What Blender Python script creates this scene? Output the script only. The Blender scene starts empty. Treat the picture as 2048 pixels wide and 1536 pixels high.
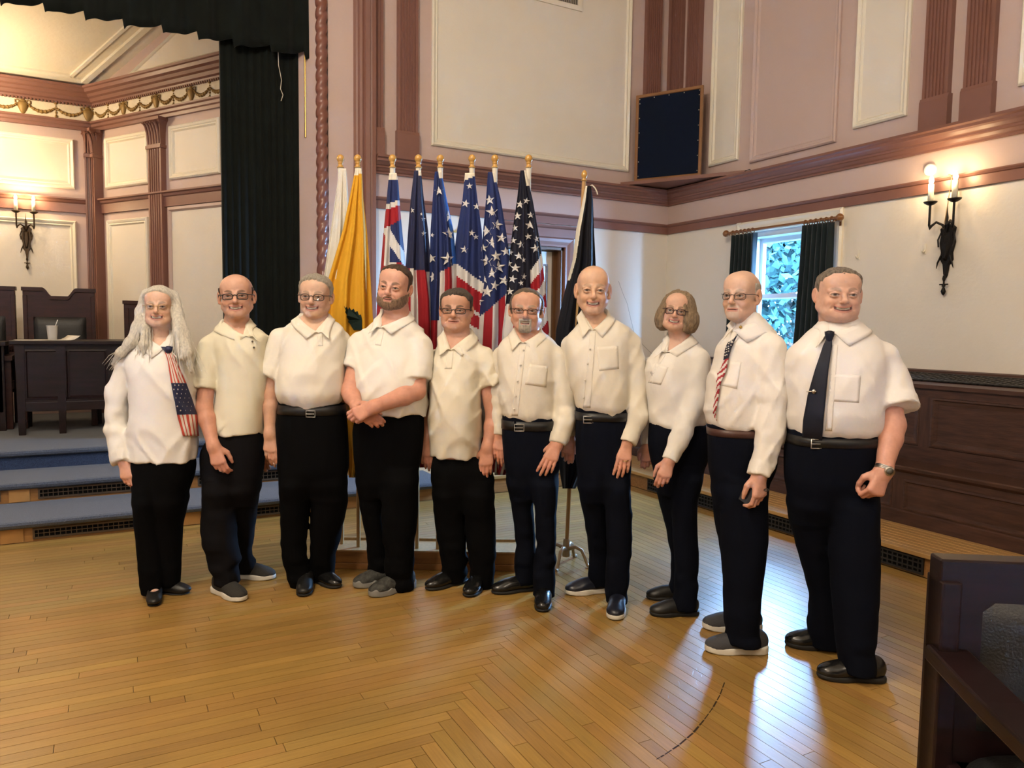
import bpy, bmesh, math, random
import numpy as np
from mathutils import Vector, Matrix
from math import pi, sin, cos, radians as RAD

random.seed(7)
SC = bpy.context.scene
COL = SC.collection

# ------------------------------------------------------------------ camera
CF, CP, CR, CY, CH = 1494.39, .0757707, .013524, .49434, 1.45


def cam_axes():
    f = np.array([sin(CY) * cos(CP), cos(CY) * cos(CP), -sin(CP)])
    r = np.array([cos(CY), -sin(CY), 0.])
    u = np.cross(r, f)
    return r * cos(CR) + u * sin(CR), u * cos(CR) - r * sin(CR), f


CA, CU, CFW = cam_axes()
cam = bpy.data.cameras.new('camera')
cam.sensor_width = 36
cam.lens = CF / 2048 * 36
cam.clip_start = .05
cam_o = bpy.data.objects.new('camera', cam)
COL.objects.link(cam_o)
m = Matrix.Identity(4)
for i in range(3):
    m[i][0], m[i][1], m[i][2] = CA[i], CU[i], -CFW[i]
m[2][3] = CH
cam_o.matrix_world = m
SC.camera = cam_o
SC.cycles.max_bounces = 5
SC.cycles.diffuse_bounces = 3
SC.cycles.glossy_bounces = 3
SC.cycles.transmission_bounces = 4
SC.cycles.transparent_max_bounces = 8
SC.cycles.caustics_reflective = False
SC.cycles.caustics_refractive = False
SC.cycles.adaptive_threshold = .04

# ------------------------------------------------------------------ sky and exposure
w = bpy.data.worlds.new('sky')
SC.world = w
w.use_nodes = True
bg = w.node_tree.nodes['Background']
bg.inputs[0].default_value = (.30, .58, 1.0, 1)
bg.inputs[1].default_value = 360.0
vs = SC.view_settings
vs.view_transform = 'Standard'
vs.look = 'None'
vs.gamma = 1
vs.use_curve_mapping = False
vs.exposure = -0.1


# ------------------------------------------------------------------ large lights
def area(name, loc, to, size, power, col, sy=None):
    l = bpy.data.lights.new(name, 'AREA')
    l.energy = power
    l.color = col
    l.shape = 'RECTANGLE'
    l.size = size
    l.size_y = sy or size
    o = bpy.data.objects.new(name, l)
    COL.objects.link(o)
    o.location = loc
    o.rotation_euler = (Vector(to) - Vector(loc)).to_track_quat('-Z', 'Y').to_euler()
    return o


WARM = (1.0, .86, .69)


def lamp(name, loc, power, r, col):
    l = bpy.data.lights.new(name, 'POINT')
    l.energy = power
    l.color = col
    l.shadow_soft_size = r
    o = bpy.data.objects.new(name, l)
    COL.objects.link(o)
    o.location = loc


lamp('hall_chandelier_a', (-.7, 2.0, 4.9), 390, .28, WARM)
lamp('hall_chandelier_b', (-2.6, -.8, 4.9), 330, .28, WARM)
lamp('hall_chandelier_c', (1.8, -2.2, 4.9), 170, .28, WARM)
lamp('stage_lamp', (-1.3, 8.75, 3.5), 80, .16, (1.0, .74, .44))
po = area('window_portal', (5.83, 5.02, 1.70), (0, 5.02, 1.70), 1.0, 1, (1, 1, 1), 1.5)
po.data.cycles.is_portal = True


# ------------------------------------------------------------------ helpers
def px_ray(x, y):
    return CA * (x - 1024) / CF - CU * (y - 768) / CF + CFW


def onz(x, y, z):
    d = px_ray(x, y)
    return np.array([0, 0, CH]) + d * (z - CH) / d[2]


def onx(x, y, X):
    d = px_ray(x, y)
    return np.array([0, 0, CH]) + d * X / d[0]


def ony(x, y, Y):
    d = px_ray(x, y)
    return np.array([0, 0, CH]) + d * Y / d[1]


def onpl(x, y, p0, n):
    d = px_ray(x, y)
    c = np.array([0, 0, CH])
    n = np.asarray(n, float)
    return c + d * ((np.asarray(p0, float) - c) @ n) / (d @ n)


MATS = {}


def mat(name, col, rough=.6, spec=.4, metal=0, bump=0, bscale=60, var=0, vscale=4, sss=0, coat=0, trans=0, emit=None, estr=0, stretch=(1, 1, 1), attr=None, sheen=0):
    if name in MATS:
        return MATS[name]
    m = bpy.data.materials.new(name)
    m.use_nodes = True
    nt = m.node_tree
    b = nt.nodes['Principled BSDF']
    N, L = nt.nodes.new, nt.links.new
    b.inputs['Base Color'].default_value = (*col, 1)
    b.inputs['Roughness'].default_value = rough
    b.inputs['Specular IOR Level'].default_value = spec
    b.inputs['Metallic'].default_value = metal
    b.inputs['Coat Weight'].default_value = coat
    b.inputs['Transmission Weight'].default_value = trans
    b.inputs['Sheen Weight'].default_value = sheen
    if sss:
        b.inputs['Subsurface Weight'].default_value = sss
        b.inputs['Subsurface Radius'].default_value = (.012, .005, .003)
        b.inputs['Subsurface Scale'].default_value = 1
    if emit:
        b.inputs['Emission Color'].default_value = (*emit, 1)
        b.inputs['Emission Strength'].default_value = estr
    if var or bump or attr:
        tc = N('ShaderNodeTexCoord')
        mp = N('ShaderNodeMapping')
        mp.inputs['Scale'].default_value = stretch
        L(tc.outputs['Object'], mp.inputs[0])
    src = None
    if attr:
        a = N('ShaderNodeAttribute')
        a.attribute_name = attr
        src = a.outputs['Color']
    if var:
        n = N('ShaderNodeTexNoise')
        n.inputs['Scale'].default_value = vscale
        n.inputs['Detail'].default_value = 5
        L(mp.outputs[0], n.inputs[0])
        r = N('ShaderNodeMapRange')
        r.inputs['From Min'].default_value = .3
        r.inputs['From Max'].default_value = .7
        r.inputs['To Min'].default_value = 1 - var
        r.inputs['To Max'].default_value = 1 + var
        L(n.outputs[0], r.inputs[0])
        mx = N('ShaderNodeVectorMath')
        mx.operation = 'SCALE'
        if src:
            L(src, mx.inputs[0])
        else:
            mx.inputs[0].default_value = col
        L(r.outputs[0], mx.inputs['Scale'])
        src = mx.outputs[0]
    if src:
        L(src, b.inputs['Base Color'])
    if bump:
        n = N('ShaderNodeTexNoise')
        n.inputs['Scale'].default_value = bscale
        n.inputs['Detail'].default_value = 4
        L(mp.outputs[0], n.inputs[0])
        bp = N('ShaderNodeBump')
        bp.inputs['Strength'].default_value = bump
        bp.inputs['Distance'].default_value = .01
        L(n.outputs[0], bp.inputs['Height'])
        L(bp.outputs[0], b.inputs['Normal'])
    MATS[name] = m
    return m


def tag(o, label=None, cat=None, group=None, kind=None):
    if label:
        o['label'] = label
    if cat:
        o['category'] = cat
    if group:
        o['group'] = group
    if kind:
        o['kind'] = kind
    return o


def link(o, parent=None):
    COL.objects.link(o)
    if parent is not None:
        o.parent = parent
    return o


def empty(name, loc, rz=0):
    o = bpy.data.objects.new(name, None)
    o.empty_display_size = .1
    COL.objects.link(o)
    o.location = loc
    o.rotation_euler = (0, 0, rz)
    return o


def origin_of(parent):
    p = np.zeros(3)
    while parent is not None:
        p = p + np.array(parent.location)
        parent = parent.parent
    return p


def fast_mesh(name, V, Q):
    """mesh from arrays (quads or triangles)"""
    V = np.asarray(V, np.float32)
    Q = np.asarray(Q, np.int32)
    k = Q.shape[1]
    me = bpy.data.meshes.new(name)
    me.vertices.add(len(V))
    me.vertices.foreach_set('co', V.ravel())
    me.loops.add(Q.size)
    me.loops.foreach_set('vertex_index', Q.ravel())
    me.polygons.add(len(Q))
    me.polygons.foreach_set('loop_start', np.arange(0, Q.size, k, dtype=np.int32))
    me.polygons.foreach_set('use_smooth', np.ones(len(Q), dtype=bool))
    me.update(calc_edges=True)
    return me


class MB:
    """collects shapes, then links them as one mesh object"""

    def __init__(s):
        s.v, s.f, s.mi, s.sm = [], [], [], []
        s.cur = 0

    def poly(s, pts, faces, smooth=False):
        n = len(s.v)
        s.v.extend([tuple(map(float, p)) for p in pts])
        for f in faces:
            s.f.append([n + i for i in f])
            s.mi.append(s.cur)
            s.sm.append(smooth)
        return s

    def box(s, x0, x1, y0, y1, z0, z1):
        p = [(x, y, z) for z in (z0, z1) for y in (y0, y1) for x in (x0, x1)]
        return s.poly(p, [(0, 2, 3, 1), (4, 5, 7, 6), (0, 1, 5, 4), (1, 3, 7, 5), (3, 2, 6, 7), (2, 0, 4, 6)])

    def hexa(s, a, b):
        """a, b: two lists of 4 corner points (bottom, top)"""
        return s.poly(list(a) + list(b), [(3, 2, 1, 0), (4, 5, 6, 7), (0, 1, 5, 4), (1, 2, 6, 5), (2, 3, 7, 6), (3, 0, 4, 7)])

    def obox(s, c, ax, ay, az, hx, hy, hz):
        c, ax, ay, az = map(lambda q: np.asarray(q, float), (c, ax, ay, az))
        q = lambda i, j, k: c + ax * hx * i + ay * hy * j + az * hz * k
        return s.hexa([q(-1, -1, -1), q(1, -1, -1), q(1, 1, -1), q(-1, 1, -1)], [q(-1, -1, 1), q(1, -1, 1), q(1, 1, 1), q(-1, 1, 1)])

    def rings(s, rings, close=True, caps=True, smooth=True):
        n = len(rings[0])
        pts = [p for r in rings for p in r]
        F = []
        for i in range(len(rings) - 1):
            for j in range(n if close else n - 1):
                k = (j + 1) % n
                F.append((i * n + j, i * n + k, (i + 1) * n + k, (i + 1) * n + j))
        s.poly(pts, F, smooth)
        if caps and close:
            s.poly(rings[0], [tuple(range(n))[::-1]])
            s.poly(rings[-1], [tuple(range(n))])
        return s

    def tube(s, path, r, n=8, caps=True):
        path = [np.asarray(p, float) for p in path]
        if not hasattr(r, '__len__'):
            r = [r] * len(path)
        rs = []
        prev = None
        for i, p in enumerate(path):
            t = path[min(i + 1, len(path) - 1)] - path[max(i - 1, 0)]
            t /= np.linalg.norm(t) + 1e-12
            if prev is None:
                a = np.cross(t, [0, 0, 1.])
                if np.linalg.norm(a) < .1:
                    a = np.cross(t, [1., 0, 0])
            else:
                a = prev - t * (prev @ t)
            a /= np.linalg.norm(a)
            prev = a
            b = np.cross(t, a)
            rs.append([p + r[i] * (a * cos(2 * pi * j / n) + b * sin(2 * pi * j / n)) for j in range(n)])
        return s.rings(rs, True, caps)

    def lathe(s, c, prof, n=20, axis=(0, 0, 1), e1=None):
        ax = np.asarray(axis, float)
        ax /= np.linalg.norm(ax)
        a = np.cross(ax, [0.3, .5, 1.] if abs(ax[2]) < .9 else [1., 0, 0]) if e1 is None else np.asarray(e1, float)
        a = a / np.linalg.norm(a)
        b = np.cross(ax, a)
        c = np.asarray(c, float)
        rs = [[c + ax * h + max(r, 1e-5) * (a * cos(2 * pi * j / n) + b * sin(2 * pi * j / n)) for j in range(n)] for r, h in prof]
        return s.rings(rs, True, True)

    def prism(s, pts2, fn0, fn1):
        """pts2 polygon; fn0/fn1 map 2d point to 3d on both faces"""
        n = len(pts2)
        A = [fn0(*p) for p in pts2]
        B = [fn1(*p) for p in pts2]
        s.poly(A + B, [tuple(range(n))[::-1], tuple(range(n, 2 * n))] + [(j, (j + 1) % n, n + (j + 1) % n, n + j) for j in range(n)])
        return s

    def build(s, name, mats, parent=None, bevel=0, solid=0, org=None):
        if not isinstance(mats, (list, tuple)):
            mats = [mats]
        o0 = origin_of(parent) if org is None else np.asarray(org, float)
        me = bpy.data.meshes.new(name)
        V = np.array(s.v) - o0
        me.from_pydata(V.tolist(), [], s.f)
        for mm in mats:
            me.materials.append(mm)
        me.polygons.foreach_set('material_index', s.mi)
        me.polygons.foreach_set('use_smooth', s.sm)
        me.update()
        o = bpy.data.objects.new(name, me)
        if parent is None and org is not None:
            o.location = org
        link(o, parent)
        if solid:
            md = o.modifiers.new('solid', 'SOLIDIFY')
            md.thickness = solid
            md.offset = 0
        if bevel:
            md = o.modifiers.new('bevel', 'BEVEL')
            md.width = bevel
            md.segments = 2
            md.limit_method = 'ANGLE'
        return o


def copy_tree(o, parent=None):
    c = o.copy()
    COL.objects.link(c)
    c.parent = parent
    for ch in list(o.children):
        copy_tree(ch, c)
    return c


# ---- numeric noise and implicit surfaces
def _hash(ix, iy, iz):
    h = (ix.astype(np.uint32) * np.uint32(374761393) + iy.astype(np.uint32) * np.uint32(668265263) + iz.astype(np.uint32) * np.uint32(2246822519))
    h = (h ^ (h >> np.uint32(13))) * np.uint32(1274126177)
    h = h ^ (h >> np.uint32(16))
    return (h & np.uint32(0xffff)).astype(np.float32) / 32767.5 - 1


def vnoise(P):
    P = np.asarray(P, np.float32)
    I = np.floor(P).astype(np.int64) & 0xffff
    f = P - np.floor(P)
    f = f * f * (3 - 2 * f)
    x, y, z = I.T
    fx, fy, fz = f.T
    r = 0
    for dx in (0, 1):
        for dy in (0, 1):
            for dz in (0, 1):
                r = r + _hash(x + dx, y + dy, z + dz) * (fx if dx else 1 - fx) * (fy if dy else 1 - fy) * (fz if dz else 1 - fz)
    return r


def smin(a, b, k):
    h = np.maximum(k - np.abs(a - b), 0) / k
    return np.minimum(a, b) - h * h * k * .25


def smax(a, b, k):
    return -smin(-a, -b, k)


def ell(P, c, r):
    q = (P - np.asarray(c, np.float32)) / np.asarray(r, np.float32)
    k0 = np.sqrt((q * q).sum(1)) + 1e-9
    k1 = np.sqrt(((q / np.asarray(r, np.float32)) ** 2).sum(1)) + 1e-9
    return k0 * (k0 - 1) / k1


def sph(P, c, r):
    d = P - np.asarray(c, np.float32)
    return np.sqrt((d * d).sum(1)) - r


def cap(P, a, b, ra, rb=None):
    rb = ra if rb is None else rb
    a = np.asarray(a, np.float32)
    b = np.asarray(b, np.float32)
    ba = b - a
    pa = P - a
    h = np.clip(pa @ ba / (ba @ ba + 1e-12), 0, 1)
    d = pa - h[:, None] * ba
    return np.sqrt((d * d).sum(1)) - (ra + (rb - ra) * h)


def chain(P, pts, rad, k=.01):
    f = cap(P, pts[0], pts[1], rad[0], rad[1])
    for i in range(1, len(pts) - 1):
        f = smin(f, cap(P, pts[i], pts[i + 1], rad[i], rad[i + 1]), k)
    return f


def sstep(a, b, x):
    t = np.clip((x - a) / (b - a), 0, 1)
    return t * t * (3 - 2 * t)


def polygonize(func, lo, hi, h, slack=1.6):
    """surface nets on the zero set of func inside a box; only blocks near the surface are evaluated"""
    lo = np.asarray(lo, float)
    hi = np.asarray(hi, float)
    B = 6
    nb = np.maximum(np.ceil((hi - lo) / (h * B)).astype(int), 1)
    n = nb * B + 1
    g = [lo[i] + (np.arange(nb[i]) + .5) * B * h for i in range(3)]
    C = np.stack(np.meshgrid(*g, indexing='ij'), -1).reshape(-1, 3).astype(np.float32)
    fc = func(C).reshape(nb)
    act = np.abs(fc) < slack * B * h * .87
    sgn = np.where(fc < 0, -1., 1.).astype(np.float32)
    dense = np.ones(n, np.float32)
    rep = sgn.repeat(B, 0).repeat(B, 1).repeat(B, 2)
    dense[:-1, :-1, :-1] = rep
    mask = np.zeros(n, bool)
    am = act.repeat(B, 0).repeat(B, 1).repeat(B, 2)
    for a in (0, 1):
        for b in (0, 1):
            for c in (0, 1):
                mask[a:n[0] - 1 + a, b:n[1] - 1 + b, c:n[2] - 1 + c] |= am
    ii = np.argwhere(mask)
    dense[mask] = func((lo + ii * h).astype(np.float32))
    s = dense < 0
    cnt = np.zeros(n - 1, np.int8)
    sl = lambda d: tuple(slice(d[i], n[i] - 1 + d[i]) for i in range(3))
    for a in (0, 1):
        for b in (0, 1):
            for c in (0, 1):
                cnt += s[sl((a, b, c))]
    cell = (cnt > 0) & (cnt < 8)
    ci = np.argwhere(cell)
    idx = -np.ones(n - 1, np.int64)
    idx[cell] = np.arange(len(ci))
    acc = np.zeros((len(ci), 3))
    num = np.zeros(len(ci))
    for ax in range(3):
        o1, o2 = (ax + 1) % 3, (ax + 2) % 3
        for p in (0, 1):
            for q in (0, 1):
                d0 = np.zeros(3, int)
                d0[o1], d0[o2] = p, q
                d1 = d0.copy()
                d1[ax] = 1
                A = ci + d0
                Bq = ci + d1
                va = dense[A[:, 0], A[:, 1], A[:, 2]]
                vb = dense[Bq[:, 0], Bq[:, 1], Bq[:, 2]]
                cr = (va < 0) != (vb < 0)
                t = np.where(cr, va / (va - vb + 1e-20), 0)
                pos = d0[None, :] + 0.
                pos = np.repeat(pos, len(ci), 0)
                pos[:, ax] = t
                acc += pos * cr[:, None]
                num += cr
    V = lo + (ci + acc / num[:, None]) * h
    quads = []
    for ax in range(3):
        o1, o2 = (ax + 1) % 3, (ax + 2) % 3
        sa = [slice(None)] * 3
        sb = [slice(None)] * 3
        sa[ax] = slice(0, n[ax] - 1)
        sb[ax] = slice(1, n[ax])
        ch = s[tuple(sa)] != s[tuple(sb)]
        neg = s[tuple(sa)]
        E = np.argwhere(ch)
        ok = (E[:, o1] > 0) & (E[:, o2] > 0) & (E[:, o1] < n[o1] - 1) & (E[:, o2] < n[o2] - 1)
        E = E[ok]
        fl = neg[E[:, 0], E[:, 1], E[:, 2]]
        c = []
        for p, q in ((0, 0), (1, 0), (1, 1), (0, 1)):
            D = E.copy()
            D[:, o1] -= 1 - p
            D[:, o2] -= 1 - q
            c.append(idx[D[:, 0], D[:, 1], D[:, 2]])
        Q = np.stack(c, 1)
        Q[~fl] = Q[~fl][:, ::-1]
        quads.append(Q)
    Q = np.concatenate(quads)
    Q = Q[(Q >= 0).all(1)]
    return V, Q


# ================================================================== the hall
XR, YB, YS = 5.6, 6.726, 9.474
SA = .5615204
C0 = np.array([-.088, YS, 0])
SE = np.array([sin(SA), -cos(SA), 0])
SN = np.array([-cos(SA), -sin(SA), 0])
HZ = 5.9                                    # hall ceiling
M_cream = mat('cream_paint', (.73, .675, .595), .55, .3, bump=.12, bscale=35, var=.03, vscale=1.3)
M_creamG = mat('cream_gloss_paint', (.72, .65, .52), .35, .45, bump=.22, bscale=26, var=.03, vscale=1.5)
M_pink = mat('dusty_pink_paint', (.53, .405, .37), .5, .3, bump=.08, bscale=30, var=.03, vscale=1.2)
M_brown = mat('rose_brown_paint', (.212, .100, .077), .38, .4, bump=.06, bscale=30, var=.06, vscale=3)
M_ivory = mat('ivory_trim_paint', (.76, .71, .60), .4, .4)
M_wood = mat('dark_stained_oak', (.055, .025, .017), .42, .4, bump=.15, bscale=18, var=.35, vscale=6, stretch=(8, 1, 8))
M_woodx = mat('dark_stained_oak_vertical', (.055, .025, .017), .42, .4, bump=.15, bscale=18, var=.35, vscale=6, stretch=(8, 8, 1))
M_oak = mat('oak_tread', (.40, .235, .085), .3, .5, var=.14, vscale=5, stretch=(12, 1, 1))
M_oakx = mat('oak_riser', (.30, .15, .05), .45, .4, var=.2, vscale=5, stretch=(1, 12, 12))
M_iron = mat('black_iron_grille', (.03, .028, .026), .55, .4, metal=.3)
M_void = mat('dark_void', (.004, .004, .004), .9, .1)
M_carpet = mat('blue_grey_carpet', (.082, .092, .115), .95, .1, bump=1.0, bscale=260, var=.45, vscale=160, sheen=.3)
M_sub = mat('subfloor_dark', (.05, .025, .01), .8, .1)


def wb(a, z, o):
    return (a, YB - o, z)


def wr(a, z, o):
    return (XR - o, a, z)


def wsb(a, z, o):
    return (a, YS - o, z)


def wss(a, z, o):
    p = C0 + SE * a + SN * o
    return (p[0], p[1], z)


def slab(mb, fn, a0, a1, z0, z1, o0, o1):
    return mb.hexa([fn(a0, z0, o0), fn(a1, z0, o0), fn(a1, z0, o1), fn(a0, z0, o1)], [fn(a0, z1, o0), fn(a1, z1, o0), fn(a1, z1, o1), fn(a0, z1, o1)])


def frame(mb, fn, a0, a1, z0, z1, prof):
    """mitred picture-frame moulding; prof = (inset, out)"""
    R = [[fn(a0 + i, z0 + i, o), fn(a1 - i, z0 + i, o), fn(a1 - i, z1 - i, o), fn(a0 + i, z1 - i, o)] for i, o in prof]
    return mb.rings(R, True, False, False)


def extr(mb, fn, a0, a1, prof, m0=0, m1=0):
    """moulding run along a wall; prof = (z, out)"""
    A = [fn(a0 + m0 * o, z, o) for z, o in prof]
    B = [fn(a1 + m1 * o, z, o) for z, o in prof]
    n = len(prof)
    mb.poly(A + B, [(i, i + 1, n + i + 1, n + i) for i in range(n - 1)] + [tuple(range(n)), tuple(range(n, 2 * n))[::-1]])
    return mb


def fluted(mb, fn, a0, a1, z0, z1, o, nf=6, depth=.012):
    wd = a1 - a0
    e = wd * .09
    prof = [(a0, 0), (a0, o), (a0 + e, o)]
    fw = (wd - 2 * e) / nf
    for i in range(nf):
        x = a0 + e + i * fw
        g = fw * .3
        prof += [(x + g * .5, o), (x + g * .5 + fw * .12, o - depth), (x + fw - g * .5 - fw * .12, o - depth), (x + fw - g * .5, o)]
    prof += [(a1 - e, o), (a1, o), (a1, 0)]
    n = len(prof)
    A = [fn(a, z0, q) for a, q in prof]
    B = [fn(a, z1, q) for a, q in prof]
    mb.poly(A + B, [(i, i + 1, n + i + 1, n + i) for i in range(n - 1)] + [tuple(range(n)), tuple(range(n, 2 * n))[::-1]])
    return mb


MOULD = [(0, 0), (0, .022), (.012, .034), (.03, .026), (.036, .018), (.05, .022), (.06, .008), (.07, 0)]
CORN = [(2.835, 0), (2.835, .02), (2.85, .022), (2.86, .035), (2.88, .05), (2.885, .062), (2.90, .066), (2.905, .078), (2.925, .098), (2.935, .115), (2.955, .118), (2.965, .14), (2.985, .14), (2.99, 0)]
RAIL = [(2.52, 0), (2.52, .022), (2.595, .022), (2.60, .034), (2.615, .046), (2.625, .046), (2.628, 0)]


def moulding_set(parent, fn, a0, a1, m0, m1):
    extr(MB(), fn, a0, a1, CORN, m0, m1).build('cornice', M_brown, parent)
    extr(MB(), fn, a0, a1, RAIL, m0, m1).build('picture_rail', M_brown, parent)


def wall_panel(parent, fn, a0, a1, z0, z1, fill, trim=None):
    p = slab(MB(), fn, a0 + .05, a1 - .05, z0 + .05, z1 - .05, -.01, .004).build('wall_panel', fill, parent)
    frame(MB(), fn, a0, a1, z0, z1, MOULD).build('panel_moulding', trim or M_ivory, p)


def pilaster(parent, fn, a0, a1, z1=HZ, zb=2.99, zp=3.24, o=.05):
    b = fluted(MB(), fn, a0, a1, zp, z1, o).build('pilaster', M_brown, parent)
    e = .012
    slab(MB(), fn, a0 - e, a1 + e, zb, zp - .03, 0, o + e).build('plinth', M_brown, b)
    mb = MB()
    extr(mb, lambda a, z, q: fn(a, z, q), a0 - e, a1 + e, [(zp - .03, 0), (zp - .03, o + e), (zp - .012, o + .004), (zp, o), (zp, 0)])
    mb.build('plinth_cap', M_brown, b)


# ---- floor: narrow strip boards, mitred along the diagonal
fl = MB().box(-5, XR + .3, -6, YB, -.12, -.014).build('floor', M_sub)
tag(fl, kind='structure')


def floor_mat(name, stretch):
    m = bpy.data.materials.new(name)
    m.use_nodes = True
    nt = m.node_tree
    b = nt.nodes['Principled BSDF']
    N, L = nt.nodes.new, nt.links.new
    tc = N('ShaderNodeNewGeometry')
    mp = N('ShaderNodeMapping')
    mp.inputs['Scale'].default_value = stretch
    L(tc.outputs['Position'], mp.inputs[0])
    n1 = N('ShaderNodeTexNoise')
    n1.inputs['Scale'].default_value = 7
    n1.inputs['Detail'].default_value = 6
    L(mp.outputs[0], n1.inputs[0])
    a = N('ShaderNodeAttribute')
    a.attribute_name = 'tone'
    r = N('ShaderNodeMapRange')
    r.inputs['From Min'].default_value = .3
    r.inputs['From Max'].default_value = .7
    r.inputs['To Min'].default_value = .86
    r.inputs['To Max'].default_value = 1.1
    L(n1.outputs[0], r.inputs[0])
    sc = N('ShaderNodeVectorMath')
    sc.operation = 'SCALE'
    L(a.outputs['Color'], sc.inputs[0])
    L(r.outputs[0], sc.inputs['Scale'])
    # wear patches and scratches
    n2 = N('ShaderNodeTexNoise')
    n2.inputs['Scale'].default_value = 1.1
    n2.inputs['Detail'].default_value = 5
    L(tc.outputs['Position'], n2.inputs[0])
    r2 = N('ShaderNodeMapRange')
    r2.inputs['From Min'].default_value = .35
    r2.inputs['From Max'].default_value = .65
    r2.inputs['To Min'].default_value = .9
    r2.inputs['To Max'].default_value = 1.08
    L(n2.outputs[0], r2.inputs[0])
    s2 = N('ShaderNodeVectorMath')
    s2.operation = 'SCALE'
    L(sc.outputs[0], s2.inputs[0])
    L(r2.outputs[0], s2.inputs['Scale'])
    L(s2.outputs[0], b.inputs['Base Color'])
    r3 = N('ShaderNodeMapRange')
    r3.inputs['From Min'].default_value = .3
    r3.inputs['From Max'].default_value = .7
    r3.inputs['To Min'].default_value = .27
    r3.inputs['To Max'].default_value = .42
    L(n2.outputs[0], r3.inputs[0])
    L(r3.outputs[0], b.inputs['Roughness'])
    b.inputs['Specular IOR Level'].default_value = .42
    # scuffs: thin voronoi edges, lightly raised
    v = N('ShaderNodeTexVoronoi')
    v.feature = 'DISTANCE_TO_EDGE'
    v.inputs['Scale'].default_value = 9
    nn = N('ShaderNodeTexNoise')
    nn.inputs['Scale'].default_value = 3
    L(tc.outputs['Position'], nn.inputs[0])
    ad = N('ShaderNodeVectorMath')
    ad.operation = 'ADD'
    L(tc.outputs['Position'], ad.inputs[0])
    L(nn.outputs['Color'], ad.inputs[1])
    L(ad.outputs[0], v.inputs['Vector'])
    r4 = N('ShaderNodeMapRange')
    r4.inputs['From Max'].default_value = .012
    r4.inputs['To Min'].default_value = 0
    r4.inputs['To Max'].default_value = 1
    L(v.outputs['Distance'], r4.inputs[0])
    n5 = N('ShaderNodeTexNoise')
    n5.inputs['Scale'].default_value = 55
    L(mp.outputs[0], n5.inputs[0])
    mul = N('ShaderNodeMath')
    mul.operation = 'MULTIPLY_ADD'
    mul.inputs[1].default_value = .5
    L(n5.outputs[0], mul.inputs[0])
    L(r4.outputs[0], mul.inputs[2])
    bp = N('ShaderNodeBump')
    bp.inputs['Strength'].default_value = .10
    bp.inputs['Distance'].default_value = .004
    L(mul.outputs[0], bp.inputs['Height'])
    L(bp.outputs[0], b.inputs['Normal'])
    return m


M_flx = floor_mat('maple_strip_floor_across', (1, 14, 1))
M_fly = floor_mat('maple_strip_floor_along', (14, 1, 1))
BW, BX0, BD = .0572, 0.0, 1.36
boards = []
rng = random.Random(11)


def add_run(is_row, fixed, lo, hi):
    a = lo - rng.random() * 1.2
    while a < hi:
        b = a + rng.uniform(.7, 2.1)
        if hi - b < .25:
            b = hi
        s0, s1 = max(a, lo), min(b, hi)
        if s1 > s0 + .01:
            boards.append((is_row, fixed, s0, s1))
        a = b


for j in range(-130, 90):
    y = BX0 + BD + j * BW
    if -5.9 < y < 5.73:
        add_run(True, y, -4.95, min(BX0 + j * BW, 4.22))
for i in range(-90, 74):
    x = BX0 + i * BW
    if -4.95 < x < 4.22 - BW * .5:
        top = min(BX0 + BD + i * BW + BW, 5.73)
        if top > -5.9:
            add_run(False, x, -5.9, top)


def board_mesh(mb, bd, g=.0012):
    r, f, a, b = bd
    if r:
        mb.box(a + g, b - g, f + g, min(f + BW, 5.735) - g, -.014, 0)
    else:
        mb.box(f + g, min(f + BW, 4.222) - g, a + g, b - g, -.014, 0)


def tone():
    t = rng.gauss(0, 1)
    k = 1 + .09 * t
    return (.315 * k, (.182 + .006 * rng.gauss(0, 1)) * k, .050 * k, 1)


def set_tone(me, cols):
    at = me.color_attributes.new('tone', 'FLOAT_COLOR', 'POINT')
    at.data.foreach_set('color', np.asarray(cols, np.float32).ravel())


def dist_key(bd):
    r, f, a, b = bd
    c = np.array([(a + b) / 2, f]) if r else np.array([f, (a + b) / 2])
    v = np.array([c[0], c[1], -CH])
    z = v @ CFW
    if z < 1.2:
        return 99
    u, q = CF * (v @ CA) / z, CF * (v @ CU) / z
    if abs(u) > 1150 or abs(q) > 860:
        return 90
    return z


boards.sort(key=dist_key)
for bd in boards[:300]:
    mb = MB()
    board_mesh(mb, bd)
    o = mb.build('floor_board', M_flx if bd[0] else M_fly, fl)
    set_tone(o.data, [tone()] * 8)
for r_ in (True, False):
    mb = MB()
    cc = []
    for bd in boards[300:]:
        if bd[0] == r_:
            board_mesh(mb, bd)
            cc += [tone()] * 8
    o = mb.build('floor_boards_beyond', M_flx if r_ else M_fly, fl)
    set_tone(o.data, cc)
    o['kind'] = 'stuff'
# a dark arc scuffed into the boards
M_scuff = mat('dark_scuff', (.03, .018, .01), .7, .2)
mb = MB()
arc = [onz(*p, .0006) for p in ((1449, 1365), (1440, 1390), (1426, 1415), (1408, 1440), (1386, 1466), (1358, 1490), (1328, 1510), (1312, 1519))]
for i in range(len(arc) - 1):
    for t0, t1 in ((0, .42), (.5, .95)):
        p, q = arc[i] + (arc[i + 1] - arc[i]) * t0, arc[i] + (arc[i + 1] - arc[i]) * t1
        d = (q - p) / np.linalg.norm(q - p)
        n_ = np.array([-d[1], d[0], 0]) * rng.uniform(.0018, .004)
        mb.poly([p - n_, q - n_, q + n_, p + n_], [(0, 1, 2, 3)])
mb.build('scuff_mark', M_scuff, fl)

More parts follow.
